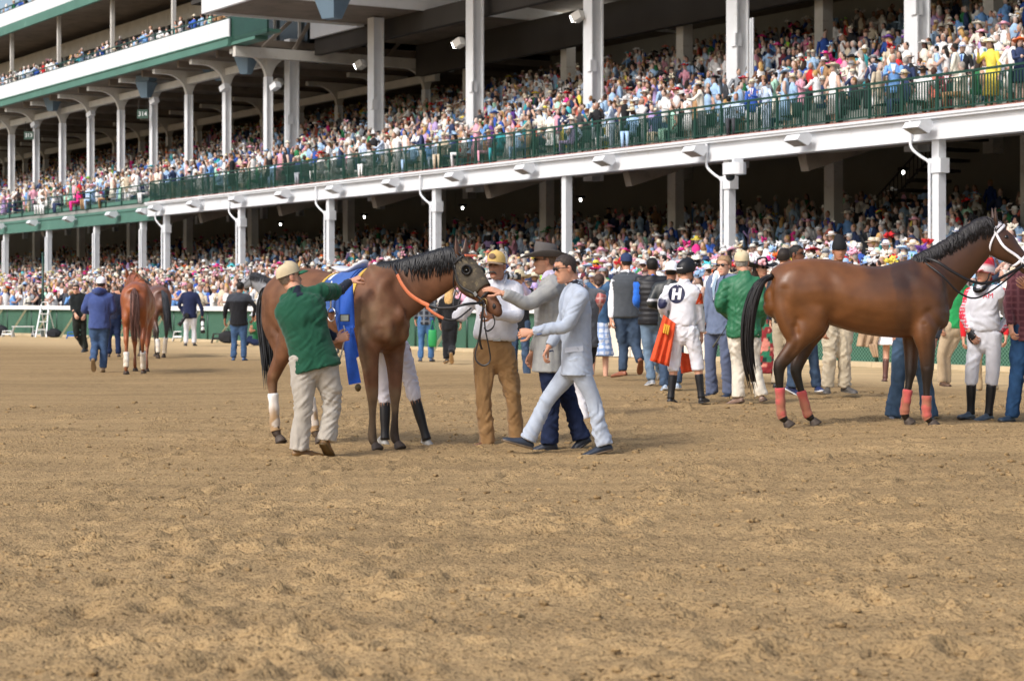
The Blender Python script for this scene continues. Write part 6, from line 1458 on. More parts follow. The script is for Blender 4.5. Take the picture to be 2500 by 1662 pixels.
hD = horse('dark brown horse walking away beyond the chestnut, turned toward the rail', (-8.55, 48.2, gz1(-8.5, 48)), 113, bay(hx('6d4a3c'), hx('2b2422'), seed=24, leg=(.55, .9)), poll=(1.50, .2, 1.75), muzzle=(1.95, .3, 1.40), mane=hx('1c1b1d'), legs=walk, vox=.022, scale=1.05,
           tail=[(-.64, 0, 1.50), (-.74, -.02, 1.42), (-.80, -.06, 1.10), (-.80, -.09, .80), (-.80, -.12, .42)], tail_col=hx('33363c'), bandage=dict(nh=((hx('e6e4e0'), hx('c9b48e'), .6), .46, .10), fh=((hx('e6e4e0'), hx('c9b48e'), .6), .46, .12)), tail_n=320, mane_n=150)
hE = horse('grey horse whose head and neck show behind the bay\'s tail', (pix(768, 700, 49.0)[0], 49.0, gz1(-4.7, 49)), 180, bay(hx('9a9ea4'), hx('4a4b50'), seed=34, leg=(.4, .8)), poll=(1.54, 0, 1.96), muzzle=(1.98, 0, 1.58), mane=hx('33353a'), mane_side=1, vox=.024, tail_n=120, mane_n=200)
strap(hE, [hE['hp'](.03, 95, .016), hE['hp'](.12, 135, .02), hE['hp'](.20, 180, .03)], (.010, .006), strap_m, 'throatlash'); strap(hE, [hE['hp'](.42, a, .014) for a in np.linspace(-180, 180, 13)], (.014, .006), strap_m, 'noseband'); strap(hE, [hE['hp'](.03, 95, .014), hE['hp'](.36, 92, .014), hE['hp'](.47, 98, .016)], (.012, .006), strap_m, 'cheekpiece')
# ------------------------------------------------------------------ the people on the track
def std(x, yf, ppm, yaw, h=1.76, **over):
    s = h / 1.76; y = math.radians(yaw); lt = np.array([math.cos(y), math.sin(y)]); fw = np.array([math.sin(y), -math.cos(y)]); o = {}
    base = dict(neck=(0, -.01, 1.50), head=(0, .035, 1.645), ls=(.185, -.01, 1.445), rs=(-.185, -.01, 1.445), le=(.245, -.04, 1.16), re=(-.245, -.04, 1.16), lw=(.24, .06, .92), rw=(-.24, .06, .92),
                lh=(.092, 0, .92), rh=(-.092, 0, .92), lk=(.105, .03, .49), rk=(-.105, .03, .49), la=(.115, -.02, .088), ra=(-.115, -.02, .088), lt=(.15, .17, .02), rt=(-.15, .17, .02))
    for k, (a, b, z) in base.items():
        v = (lt * a + fw * b) * s; o[k] = (x + v[0] * ppm, yf - z * s * ppm, v[1])
    for k, q in over.items(): o[k] = (q[0], q[1], q[2] if len(q) > 2 else o[k][2])
    return o
# colour helpers -------------------------------------------------------------
def plaid(c2, k=14.0, amt=.5, third=None):
    c2 = col(c2)
    def f(P, c):
        a = (np.sin(P[:, 0] * k * 6.283) > .55) | (np.sin(P[:, 2] * k * 6.283) > .55)
        o = np.tile(c, (len(P), 1)); o[a] = o[a] * (1 - amt) + c2 * amt
        if third is not None:
            b = (np.sin(P[:, 0] * k * 6.283 + 2) > .93) | (np.sin(P[:, 2] * k * 6.283 + 2) > .93); o[b] = col(third)
        return o
    return f
def floral(cs, k=16.0):
    cs = [col(c) for c in cs]
    def f(P, c):
        o = np.tile(c, (len(P), 1))
        for i, q in enumerate(cs): o[vnoise(P, k, 40 + i) > .30] = q
        return o
    return f
def muddy(c2, amt=.7, k=9.0, lo=0.0):
    c2 = col(c2)
    def f(P, c): 
        w = sstep(lo, lo + .5, vnoise(P, k, 61))[:, None] * amt; return c * (1 - w) + c2 * w
    return f
def quilt(gap, depth=.010):
    """stitched rows pressed into a padded vest"""
    def after(o, me, co, origin):
        n = len(co); no = np.empty(n * 3, np.float32); me.vertex_normals.foreach_get('vector', no); no = no.reshape(-1, 3)
        d = np.abs(np.sin((co[:, 2] + origin[2]) * math.pi / gap)) ** .5
        me.vertices.foreach_set('co', (co + no * ((d - .6) * depth)[:, None]).astype(np.float32).ravel()); me.update()
    return after
def chain(*fs):
    def a(*x):
        for f in fs: f(*x)
    return a
wm = lambda n, c, **k: mat(n, hx(c), **k)
white_patch = wm('white_print', 'f2f3f6', rough=.6); navy_patch = wm('navy_print', '1d2140', rough=.6); orange_patch = wm('orange_vinyl', 'e2532a', rough=.5); black_patch = wm('black_print', '141418', rough=.5); red_patch = wm('red_print', 'd8344a', rough=.6)
# 1 green shirt assistant at the saddle --------------------------------------
def gopro(I):
    J = I['J']; o = I['org']; hnd = J['lw'] + np.array([.07, .02, .02])
    st_ = tag(empty('camera_stick', hnd), 'small action camera on a thin stick held against the blue saddle cloth', 'camera')
    g = G(); g.add(*tube([hnd + [-.01, 0, .10], hnd, hnd + [-.05, 0, -.22]], [.006, .006, .006], 8, (0, 1, 0), 2)); gobj('stick', g, metal_m, st_, True, origin=hnd)
    g = G(); b0 = hnd + [.0, -.01, .17]; g.box(b0[0] - .042, b0[0] + .042, b0[1] - .02, b0[1] + .02, b0[2] - .033, b0[2] + .033); gobj('camera_body', g, black_m, st_, origin=hnd)
    g = G(); g.box(b0[0] - .034, b0[0] + .034, b0[1] - .023, b0[1] - .02, b0[2] - .026, b0[2] + .026); gobj('screen', g, wm('camera_screen', '8a8f88', rough=.2), st_, origin=hnd)
person('man in dark green polo and khaki trousers reaching up to the saddle, back turned', 282,
       std(765, 1116, 282, 150, head=(708, 680, .12), neck=(722, 713, .06), ls=(700, 735, .08), rs=(783, 712, .12), re=(824, 712, .34), rw=(855, 687, .50), le=(760, 790, .26), lw=(822, 829, .22),
           lh=(741, 880, 0), rh=(792, 874, .03), lk=(741, 990, -.02), rk=(811, 985, .06), la=(731, 1092, .0), ra=(798, 1072, .02), lt=(777, 1109, .06), rt=(808, 1110, .13)),
       150, face=118, top=('undershirt', hx('1b2433'), dict(below=.02, loose=.95, sl_loose=.92)), outer=('polo_shirt', 'forest', dict(below=.10, loose=1.13, sleeve='short', hem=1.04, wr=.011, wf=6.5, sl_loose=1.05)),
       bottom=('trousers', hx('ada79d'), dict(loose=1.16, cuff=.088, end=1.05)), hair=('crop', '6a5a4c'), hat=('cap', 'capkhaki', dict(visor=np.array(hx('2a6a4c')))), shoes=('shoe', hx('775a36'), hx('56411f')), bulk=1.06, pitch=12, pockets=True,
       hands=dict(r=dict(curl=48, d=(.8, .25, .35), palm=(0, .4, -1)), l=dict(curl=55, d=(.8, .1, .3), palm=(.2, 1, 0))), extra=gopro, roll=-8)
# 2 white shirt groom holding the reins --------------------------------------
def groom(I):
    J = I['J']; c, fr = I['c'], I['fr']; g = G()
    for s in (-1, 1): g.add(*tube([c + fr[1] * .106 + fr[2] * -.050, c + fr[1] * .100 + fr[0] * s * .02 + fr[2] * -.052, c + fr[1] * .088 + fr[0] * s * .036 + fr[2] * -.066], [.007, .008, .005], 8, fr[2], 3), hx('4a4440'))
    gobj('moustache', g, hair_m, I['root'], True, True, origin=I['org'])
    g = G(); p = c + fr[1] * .101 + fr[2] * .095; ev, ef = ellipsoid(p, (.036, .007, .028), 12, 6, fr); g.add(ev, ef, hx('7a6350')); gobj('cap_badge', g, felt_m, I['root'], True, True, origin=I['org'])
    g = G(); p = I['pel'] + I['up'] * .135 + I['fw'] * .137; g.box(p[0] - .035, p[0] + .035, p[1] - .012, p[1] + .012, p[2] - .022, p[2] + .022); gobj('belt_buckle', g, metal_m, I['root'], origin=I['org'])
person('man in white shirt, tan trousers and yellow cap holding the muddy horse', 262,
       std(1210, 1096, 262, -22, h=1.80, head=(1213, 651, -.06), neck=(1219, 682), rs=(1178, 703, -.02), ls=(1258, 702, .02), re=(1120, 775, .10), rw=(1128, 752, .06), le=(1262, 772, -.14), lw=(1205, 768, -.28),
           rh=(1184, 862, 0), lh=(1228, 860, .02), rk=(1180, 968, -.05), lk=(1252, 966, .0), ra=(1190, 1076, 0), la=(1262, 1080, .06), rt=(1150, 1092, -.10), lt=(1248, 1095, -.14)),
       -22, face=-26, top=('shirt', hx('d9dbe3'), dict(below=-.115, loose=1.10, sl_loose=1.14, wr=.010, wf=7.5)), bottom=('trousers', 'tan_pant', dict(loose=1.08, cuff=.078)), belt=hx('3b2c20'), hair=('crop', '5a534d'), stub=.10,
       hat=('cap', hx('cfae6a'), dict(visor=np.array(hx('8f7a66')), back=np.array(hx('f0f0f2')))), shoes=('shoe', 'brownboot', hx('5d3626')), skin='skin_e', bulk=1.05, wings=hx('d9dbe3'),
       hands=dict(r=dict(curl=60, d=(.6, 0, .4)), l=dict(curl=50, d=(-.9, -.1, .1), palm=(0, 1, -.2))), extra=groom)
# 3 grey suit and cowboy hat, stroking the nose ------------------------------
person('man in grey checked jacket, jeans and grey cowboy hat stroking the horse\'s nose', 271,
       std(1350, 1096, 271, -78, h=1.86, head=(1330, 638, .02), neck=(1349, 672), ls=(1352, 703, -.20), rs=(1352, 697, .16), le=(1288, 741, -.30), lw=(1226, 716, -.40), re=(1330, 790, .24), rw=(1300, 860, .22),
           lh=(1345, 862, -.09), rh=(1345, 862, .09), lk=(1346, 974, -.06), la=(1342, 1076, -.04), lt=(1306, 1094, -.04), rk=(1390, 978, .12), ra=(1418, 1066, .12), rt=(1398, 1092, .12)),
       -78, face=-84, top=('dress_shirt', hx('d5cdec'), dict(below=.02, loose=.98, sleeve=None)), outer=('suit_jacket', hx('9c9d9b'), dict(below=.17, loose=1.08, hem=1.05, wr=.009, wf=6, paint=plaid(hx('85868a'), 9.0, .30), sl_loose=1.08)),
       bottom=('jeans', hx('232c46'), dict(loose=1.10, cuff=.088, end=1.06)), hair=('crop', '6b5a4c'), hat=('cowboy', 'felt_grey', dict(brim=.125, band=np.array(hx('4f4a47')))), glasses=True, stub=.25, shoes=('shoe', hx('2d3340'), hx('1c1c20')), bulk=1.12, wings=hx('cdc6e2'),
       hands=dict(l=dict(curl=14, d=(-.92, .05, .38), palm=(-.4, .5, -.7), spread=7)))
# 4 pale grey-blue suit, walking ----------------------------------------------
def suit_details(I):
    J = I['J']; o = I['org']; R = I['root']; nk = J['neck']; f, u, sa = I['fw'], I['up'], I['sa']
    g = G()
    g.add(*tube([nk + u * .028 - f * .058 + sa * .02, nk + u * .024 + sa * .072, nk + f * .075 - u * .03 + sa * .050, nk + f * .120 - u * .15 + sa * .065, nk + f * .140 - u * .30 + sa * .045], [(.006, .022), (.006, .020), (.006, .030), (.007, .036), (.005, .012)], 8, sa, 4), col('lightsuit'))
    gobj('lapel', g, fab_m, R, True, True, origin=o)
    g = G()
    for q in range(4): g.add(*ellipsoid(J['lw'] * (.86 - .035 * q) + J['le'] * (.14 + .035 * q) + np.array([.0, -.046, -.028]), (.007, .005, .007), 8, 5), hx('5a6d96'))
    gobj('cuff_buttons', g, leath_m, R, True, True, origin=o)
    g = G(); a = J['lh'] + u * .10; g.bar(a + f * .10 + sa * .078, a - f * .06 + sa * .082 + u * .012, .012, .045, hx('c2c9d6')); gobj('pocket_flap', g, fab_m, R, False, True, origin=o)
def dark_front(o, me, co, org):
    Y = F / 279; v, f = rect2(.09, .20, 4, 8); v = [(x * (.25 + .75 * (y + .1) / .2), y) for x, y in v]; yw = math.radians(-74); decal(o, me, org, pix(1398, 722, Y) + np.array([0, .0, 0]), (math.sin(yw), -math.cos(yw), .1), (0, 0, 1), v, f, wm('dark_shirt_front', '20222c', rough=.8), 'shirt_opening', .004)
person('man in pale blue-grey suit and dark shirt striding past with sunglasses on', 279,
       std(1390, 1104, 279, -74, h=1.78, head=(1380, 657, -.04), neck=(1405, 696), ls=(1420, 722, -.20), rs=(1410, 716, .16), le=(1383, 795, -.26), lw=(1300, 811, -.28), re=(1372, 795, .10), rw=(1340, 846, .02),
           lh=(1405, 880, -.09), rh=(1412, 880, .09), rk=(1340, 970, .05), ra=(1290, 1069, .04), rt=(1240, 1072, .02), lk=(1446, 970, -.06), la=(1474, 1080, -.05), lt=(1440, 1103, -.08)),
       -74, face=-72, pitch=-10, top=('dark_shirt', hx('20222c'), dict(below=0, loose=.98, sleeve=None)), outer=('suit_jacket', 'lightsuit', dict(below=.13, loose=1.05, hem=1.06, wr=.008, wf=6.5, after=dark_front)),
       bottom=('trousers', hx('aab4c3'), dict(loose=1.0, cuff=.078, end=1.05)), hair=('crop', '3a312b'), glasses=True, shoes=('shoe', hx('2b3340'), hx('6b5b48')), skin='skin_a', bulk=.98, stub=.08,
       hands=dict(l=dict(curl=45, d=(-1, 0, -.05), palm=(0, 1, -.3)), r=dict(curl=40, d=(-.5, 0, -.9))), extra=suit_details)
# 5 jockey behind the horse, only the legs show --------------------------------
person('jockey in white breeches and muddy black boots standing behind the bay horse', 262,
       std(975, 1092, 262, 180, h=1.62, head=(905, 712, .12), neck=(915, 742, .14), ls=(890, 758, .1), rs=(945, 758, .14), le=(880, 800, .3), lw=(860, 780, .45), re=(950, 800, .3), rw=(930, 790, .4), lh=(945, 856, .1), rh=(985, 856, .1),
           lk=(940, 950, .06), rk=(1004, 940, .06), la=(940, 1066, .02), ra=(1040, 1066, .05), lt=(946, 1088, -.03), rt=(1053, 1090, -.02)),
       150, top=('silks', hx('2b3f8f'), dict(below=.02, mat=silk_m)), bottom=('breeches', hx('dad8e2'), dict(loose=1.0, cuff=.06, end=.30, mat=silk_m)), boots=dict(color=hx('17161a'), top=.26), shoes=('shoe', hx('8c8a86'), hx('a8a6a2')), hat=('helmet', hx('22336e')), hair=None, skin='skin_e', bulk=.85)
# 6 jockey with the H on his back ---------------------------------------------
def h_back(o, me, co, org):
    c = pix(1651, 716, F / 208 - .2); nrm = (-.12, -1, .06); v, f = disc2(.098, .112, 24, 5); decal(o, me, org, c, nrm, (0, 0, 1), v, f, navy_patch, 'round_emblem', .005)
    V_, F_ = [], []
    for w_, h_, ox in ((.034, .135, -.036), (.034, .135, .036), (.05, .032, 0)):
        v, f = rect2(w_, h_, 3, 8); F_ += [tuple(i + len(V_) for i in q) for q in f]; V_ += [(a + ox + .12 * b_, b_) for a, b_ in v]
    decal(o, me, org, c, nrm, (0, 0, 1), V_, F_, white_patch, 'letter_h', .014)
    c = pix(1703, 727, F / 208 - .05); n2 = (.75, -.65, .1); v, f = rect2(.10, .15); decal(o, me, org, c, n2, (0, 0, 1), v, f, orange_patch, 'arm_number_patch', .006)
    v, f = text_geo('7', .12); decal(o, me, org, c, n2, (0, 0, 1), v, f, black_patch, 'arm_number', .011)
def subdiv2(v, f):
    """split lettering triangles once so they can follow the cloth"""
    v = [tuple(a[:2]) for a in v]; nf = []; cache = {}
    def mid(a, b):
        k = (min(a, b), max(a, b))
        if k not in cache: v.append(((v[a][0] + v[b][0]) / 2, (v[a][1] + v[b][1]) / 2)); cache[k] = len(v) - 1
        return cache[k]
    for q in f:
        for i in range(1, len(q) - 1):
            a, b, c = q[0], q[i], q[i + 1]; ab, bc, ca = mid(a, b), mid(b, c), mid(c, a); nf += [(a, ab, ca), (ab, b, bc), (ca, bc, c), (ab, bc, ca)]
    return v, nf
JH = std(1665, 985, 208, 158, h=1.64, head=(1676, 661), neck=(1670, 690), ls=(1637, 706), rs=(1696, 708), le=(1617, 745, -.02), lw=(1622, 775, .22), re=(1707, 758, .02), rw=(1712, 812, .06),
         lh=(1648, 806), rh=(1684, 806), lk=(1647, 878), rk=(1702, 876), la=(1638, 968), ra=(1712, 966), lt=(1648, 983, .22), rt=(1728, 981, .18))
def bands(P, c):
    o = np.tile(c, (len(P), 1)); 
    for (el, wr) in ((pix(*JH['le'][:2], F / 208 + JH['le'][2]), pix(*JH['lw'][:2], F / 208 + JH['lw'][2])), (pix(*JH['re'][:2], F / 208 + JH['re'][2]), pix(*JH['rw'][:2], F / 208 + JH['rw'][2]))):
        d = np.linalg.norm(P - (el + (el - wr) * .12), axis=1); e = np.linalg.norm(P - (el * .72 + wr * .28), axis=1); o[(d < .062) | (e < .048)] = hx('23274a')
    return o
def h_helmet(I):
    c, fr, R, o = I['c'], I['fr'], I['root'], I['org']; g = G(); P_ = []
    for k in range(25):                                  # small illegible white script on the back of the cover
        q = math.radians(196 - 2.1 * k); z = .045 + .006 * math.sin(k * 2.1) + (.006 if k in (0, 22) else 0); P_.append(c + fr[0] * math.sin(q) * -.1015 + fr[1] * (math.cos(q) * .1235 - .008) + fr[2] * (z + .018 * math.cos(q)))
    g.add(*tube(P_, [.0028] * 25, 5, fr[2], 1)); gobj('helmet_lettering', g, white_patch, R, True, origin=o)
    g = G(); g.join(glasses_geo(c + fr[2] * .055 + fr[1] * .035, fr, 1.1)); gobj('goggles', g, lens_dark, R, True, True, origin=o)
person('jockey in white silks with a round H emblem and black helmet, back turned', 208, JH, 158, face=125, top=('silks', hx('dedee4'), dict(below=-.05, loose=1.02, mat=silk_m, paint=bands, after=h_back, wr=.012, wf=7, sl_loose=1.1)),
       bottom=('breeches', hx('dfdfe5'), dict(loose=1.10, cuff=.075, end=.32, mat=silk_m)), boots=dict(color='blackboot', top=.42, cuff=hx('b99c6e')), shoes=('shoe', 'blackboot', hx('3a3a3e')), hat=('helmet', hx('1a1a1e')), hair=('crop', '1c1714'), skin='skin_a', bulk=.90, extra=h_helmet)
# orange saddle towel he carries (a thing of its own)
tw = pix(1625, 790, 23.4); ob = tag(empty('saddle_towel', (tw[0], tw[1], tw[2] - 1.0)), 'orange saddle towel hanging from the H jockey\'s left arm', 'towel'); to = np.array(ob.location)
def cloth_sheet(pts_px, Y, name, parent, m, origin, nu=10, nv=14, amp=.02, wv=3.0, col_=None):
    """hanging cloth spanned by four photo corners (tl, tr, br, bl), with folds and thickness"""
    q = [pix(x, y, Y + (d[0] if d else 0)) for x, y, *d in pts_px]; g = G(); V = []
    for th in (0, .006):
        for j in range(nv + 1):
            for i in range(nu + 1):
                a, b = i / nu, j / nv; p = (q[0] * (1 - a) + q[1] * a) * (1 - b) + (q[3] * (1 - a) + q[2] * a) * b
                p = p + np.array([0, 1, 0]) * (amp * (.3 + b) * math.sin(wv * 6.283 * a + 1.7 * b) + th); V.append(p)
    k = (nu + 1) * (nv + 1); f = []
    for j in range(nv):
        for i in range(nu): a = j * (nu + 1) + i; t_ = (a, a + 1, a + nu + 2, a + nu + 1); f += [t_[::-1], tuple(x + k for x in t_)]
    ed = [i for i in range(nu + 1)] + [(j + 1) * (nu + 1) + nu for j in range(nv)] + [nv * (nu + 1) + nu - 1 - i for i in range(nu)] + [(nv - 1 - j) * (nu + 1) for j in range(nv - 1)]
    f += [(ed[i], ed[(i + 1) % len(ed)], ed[(i + 1) % len(ed)] + k, ed[i] + k) for i in range(len(ed))]
    g.add(V, f, col_ if col_ is not None else None); return gobj(name, g, m, parent, True, col_ is not None, origin=origin)
or_m = wm('orange_cloth', 'e4552b', rough=.75, vary=.08, vscale=12, bump=.2, bscale=90)
cloth_sheet([(1620, 768), (1650, 790), (1634, 895), (1587, 880)], 23.45, 'cloth', ob, or_m, to, amp=.03); cloth_sheet([(1655, 858), (1690, 865), (1699, 905), (1664, 912)], 23.75, 'cloth_corner', ob, or_m, to, amp=.02)
cloth_sheet([(1622, 790), (1636, 795), (1632, 818), (1618, 812)], 23.40, 'yellow_tab', ob, wm('yellow_cloth', 'e0a938', rough=.8), to, amp=.008)
# 7-9 the three men behind him ------------------------------------------------
def arm_band(P, c):
    o = np.tile(c, (len(P), 1)); e = pix(1590, 738, F / 182); d = np.abs(P[:, 2] - e[2] - .03) < .018; o[d & (P[:, 0] < e[0] + .09)] = hx('dcdce0'); return o
person('man in black jacket with white backward cap and jeans beside the H jockey', 182, std(1638, 953, 182, 165, h=1.70, le=(1588, 742, -.02), lw=(1612, 752, .2), la=(1622, 938), lt=(1618, 952, .1), ra=(1654, 932), rt=(1656, 946, .2)), 165, top=('jacket', hx('2c3030'), dict(below=.12, loose=1.1, mat=leath_m, paint=arm_band)),
       bottom=('jeans', 'jeans', {}), hat=('cap', hx('f2f3f7'), dict(backward=True)), hair=('crop', '1c1714'), skin='skin_b', shoes=('shoe', hx('9fb0c4'), hx('c0c8d0')))
person('man in black quilted puffer vest with bright blue sleeves, hands in front', 172, std(1592, 939, 172, 178, h=1.79, le=(1553, 737, -.02), lw=(1566, 752, .22), re=(1630, 737, .0), rw=(1620, 765, .2), lk=(1582, 858), la=(1590, 924), lt=(1580, 938, .12), rk=(1608, 850, .1), ra=(1612, 905, .35), rt=(1612, 922, .5)), 178,
       top=('blue_shirt', hx('2f6fd6'), dict(below=.02)), outer=('puffer_vest', hx('1c1d22'), dict(below=.08, loose=1.12, sleeve=None, mat=silk_m, after=quilt(.075, .018), wr=.004)), bottom=('jeans', 'oldjeans', {}), hair=('short', '17130f'), skin='skin_b', shoes=('shoe', hx('9aa0a8'), hx('c8c8c8')), pockets=True)
person('heavy man in grey quilted vest, white sleeves and navy cap walking away', 162, std(1530, 917, 162, 190, h=1.82, ls=(1504, 682), rs=(1560, 680), le=(1494, 737, .0), lw=(1492, 778, -.06), re=(1568, 735, .1), rw=(1566, 775, .25), lk=(1522, 847), la=(1521, 903), lt=(1499, 916, .05), rk=(1553, 848, -.05), ra=(1562, 878, -.30), rt=(1562, 912, -.22)), 190,
       top=('white_shirt', hx('eceef4'), dict(below=.02, sl_loose=1.15)), outer=('quilted_vest', hx('4d5258'), dict(below=.08, loose=1.13, sleeve=None, after=quilt(.05, .010), wr=.004)), bottom=('jeans', hx('3d4c60'), dict(loose=1.1)), hat=('cap', 'navy'), hair=('crop', '2a211b'), shoes=('shoe', hx('94583f'), hx('7a4a30')), bulk=1.14, pockets=True)
# 10 woman in denim jacket, 11 man behind the pale suit -------------------------
person('woman in blue denim jacket and blue gingham skirt with hair in a bun', 152, std(1462, 935, 152, 170, h=1.74, ls=(1436, 697), rs=(1484, 697), re=(1492, 735, .02), rw=(1490, 782, .05)), 170, top=('denim_jacket', hx('49688c'), dict(below=.05, mat=denim_m, loose=1.02)),
       bottom=('skirt', hx('dfe7f4'), dict(len=.47, paint=plaid(hx('5f8fd0'), 11.0, .75))), hair=('bun', '4a3830'), skin='skin_c', shoes=('shoe', 'tan'), bulk=.92)
person('man in grey vest with red plaid sleeves, long black apron and white trousers', 226, std(1422, 1043, 226, 185, h=1.74, head=(1388, 664), re=(1462, 735, -.02), rw=(1450, 770, .2), lk=(1395, 950), la=(1400, 1025), rk=(1410, 948), ra=(1424, 1022), lt=(1402, 1040, .1), rt=(1430, 1038, .1)), 185,
       top=('plaid_shirt', hx('b0605c'), dict(below=.02, paint=plaid(hx('e6c8c0'), 14, .6), sl_loose=1.15)), outer=('vest', hx('5a5d63'), dict(below=.05, sleeve=None)), bottom=('trousers', hx('ecebee'), dict(paint=lambda P, c: np.where((P[:, 2] > .62)[:, None], np.array(hx('17171b')), c))), hair=('short', '2a221c'), shoes=('shoe', 'black'))
# 12 photographer with straw cowboy hat between them -------------------------------
def long_lens(cpos, d, name, label, lencol='e8e8e6', L_=.30):
    d = unit(d); o = tag(empty(name, cpos), label, 'camera')
    g = G(); g.box(cpos[0] - .07, cpos[0] + .07, cpos[1] - .035, cpos[1] + .035, cpos[2] - .05, cpos[2] + .05); g.box(cpos[0] - .03, cpos[0] + .03, cpos[1] - .03, cpos[1] + .03, cpos[2] + .05, cpos[2] + .075); gobj('camera_body', g, black_m, o, origin=cpos)
    g = G(); g.add(*tube([cpos + d * .04, cpos + d * L_ * .5, cpos + d * L_], [.040, .045, .055], 16, (0, 0, 1), 2, 'flat')); gobj('lens_barrel', g, wm('lens_' + lencol, lencol, rough=.4), o, True, origin=cpos)
    g = G(); g.add(*tube([cpos + d * L_ * .55, cpos + d * L_ * .66], [.051, .052], 16, (0, 0, 1), 1, 'flat')); g.add(*tube([cpos + d * L_, cpos + d * (L_ + .05)], [.062, .064], 16, (0, 0, 1), 1, 'flat')); gobj('lens_hood', g, black_m, o, True, origin=cpos)
person('photographer in straw cowboy hat, dark vest and lilac shirt with camera raised', 142, std(1270, 927, 142, -25, h=1.84, rw=(1257, 684, -.25), lw=(1272, 690, -.25), re=(1244, 715, -.1), le=(1290, 718, -.1)), -25, top=('lilac_shirt', hx('c9bfe2'), {}), outer=('vest', hx('1c1d20'), dict(below=.1, sleeve=None)), bottom=('jeans', 'jeans', {}), hat=('cowboy', hx('d8c9a8')), hair=('crop', '4a4038'), hands=dict(l=dict(curl=45), r=dict(curl=45)))
long_lens(pix(1262, 676, F / 142 - .30), (-.55, -.8, .02), 'telephoto_camera', 'white telephoto camera raised by photographer in straw cowboy hat')
# 13 blue-grey suit man facing us, 14 green jacket man ---------------------------------
def tie_front(I):
    o = I['org']; nk, f, u, sa = I['J']['neck'], I['fw'], I['up'], I['sa']; R = I['root']
    A = [nk + f * .07 + u * .01 - sa * .05, nk + f * .07 + u * .01 + sa * .05, nk + f * .150 - u * .15 + sa * .045, nk + f * .158 - u * .33, nk + f * .150 - u * .15 - sa * .045]
    g = G(); g.add(A, [(0, 1, 2, 3, 4)], hx('eceef2')); gobj('shirt_front', g, fab_m, R, False, True, origin=o)
    A = [nk + f * .082 - sa * .02, nk + f * .082 + sa * .02, nk + f * .162 - u * .16 + sa * .024, nk + f * .168 - u * .31, nk + f * .162 - u * .16 - sa * .024]
    g = G(); g.add(A, [(0, 1, 2, 3, 4)], hx('a9bfd0')); gobj('tie', g, fab_m, R, False, True, origin=o)
    for s in (-1, 1):
        g = G(); g.add(*tube([nk + u * .02 + sa * s * .07, nk + f * .10 - u * .06 + sa * s * .068, nk + f * .150 - u * .19 + sa * s * .060, nk + f * .155 - u * .34 + sa * s * .012], [(.022, .006), (.034, .006), (.036, .006), (.008, .005)], 8, sa, 4), hx('65728c')); gobj('lapel', g, fab_m, R, True, True, origin=o)
person('grey haired man in blue-grey suit and dark sunglasses facing the jockeys', 194, std(1756, 974, 194, -28, h=1.84, head=(1767, 650), rs=(1740, 684), ls=(1797, 682), re=(1730, 738, .0), rw=(1720, 788, .0), le=(1802, 740, .0), lw=(1796, 790, 0)), -28, face=-34, top=('dress_shirt', hx('eceef2'), dict(below=0, sleeve=None, loose=.98)),
       outer=('suit_jacket', 'bluegrey', dict(below=.15, loose=1.04, hem=1.05, collar=False)), bottom=('trousers', hx('5c6680'), dict(cuff=.08, loose=1.05)), hair=('full', '9a7c5c'), glasses=True, shoes=('shoe', hx('2a3446'), hx('8a8a8a')), skin='skin_c', extra=tie_front)
def crop_whip(I):
    a, b = pix(1775, 795, I['Y0'] - .25), pix(1741, 847, I['Y0'] - .3); o = tag(empty('riding_crop', a), 'thin dark riding crop held by the man in green jacket', 'crop'); g = G()
    g.add(*tube([a, a * .55 + b * .45], [.004, .005], 6, (0, 1, 0), 1)); gobj('shaft', g, black_m, o, True, origin=a); g = G(); g.add(*tube([a * .55 + b * .45, b], [(.006, .006), (.014, .008)], 8, (1, 0, 0), 2)); gobj('grip', g, wm('crop_grip', '3c3a30', rough=.5), o, True, origin=a)
person('man in green jacket, cream jeans and khaki cap seen from behind', 208, std(1818, 985, 208, 170, h=1.78, head=(1811, 642), ls=(1775, 690), rs=(1848, 688), le=(1758, 745, .0), lw=(1785, 775, .24), re=(1862, 745), rw=(1856, 795, .1), lh=(1797, 808), rh=(1834, 808), lk=(1801, 885), rk=(1840, 882), la=(1803, 966), ra=(1858, 962), lt=(1782, 983, .1), rt=(1866, 980, .2)), 170,
       top=('jacket', hx('2a6b49'), dict(below=.08, loose=1.18, hem=.95, sl_loose=1.3, wr=.013, wf=6, mat=silk_m)), bottom=('jeans', hx('dcd5c6'), dict(loose=1.12, cuff=.082, end=1.06)), hat=('cap', hx('cdbd9a')), hair=('crop', '9a948c'), shoes=('shoe', hx('8c7466'), hx('6d5a50')), extra=crop_whip, bulk=1.03, pockets=True)
# 15 jockey in white and red, 16 handler at the frame edge -------------------------------
JA = std(2400, 1026, 236, -38, h=1.64, head=(2403, 664), neck=(2402, 697), rs=(2371, 716), ls=(2444, 713), re=(2354, 768, .10), rw=(2367, 808, -.04), le=(2463, 779, .12), lw=(2438, 812, -.06), rh=(2383, 822), lh=(2427, 822), rk=(2372, 905), lk=(2424, 905), ra=(2370, 1004), la=(2414, 1007), rt=(2334, 1023, -.12), lt=(2388, 1024, -.16))
def red_stripe(P, c):
    o = np.tile(c, (len(P), 1)); Y = F / 236
    for s, sx in (('r', -1), ('l', 1)):
        sh, el, wr_ = (pix(*JA[s + q][:2], Y + JA[s + q][2]) for q in 'sew')
        for a, b in ((sh, el), (el, wr_)):
            ab = b - a; t = np.clip(((P - a) @ ab) / (ab @ ab), 0, 1); q = P - (a + t[:, None] * ab); on = (np.linalg.norm(q, axis=1) < .085) & (q[:, 0] * sx > .012) & (np.abs(q[:, 1] + .01) < .04); o[on & (np.sin(P[:, 2] * 180) > -.75)] = hx('dc3048')
    return o
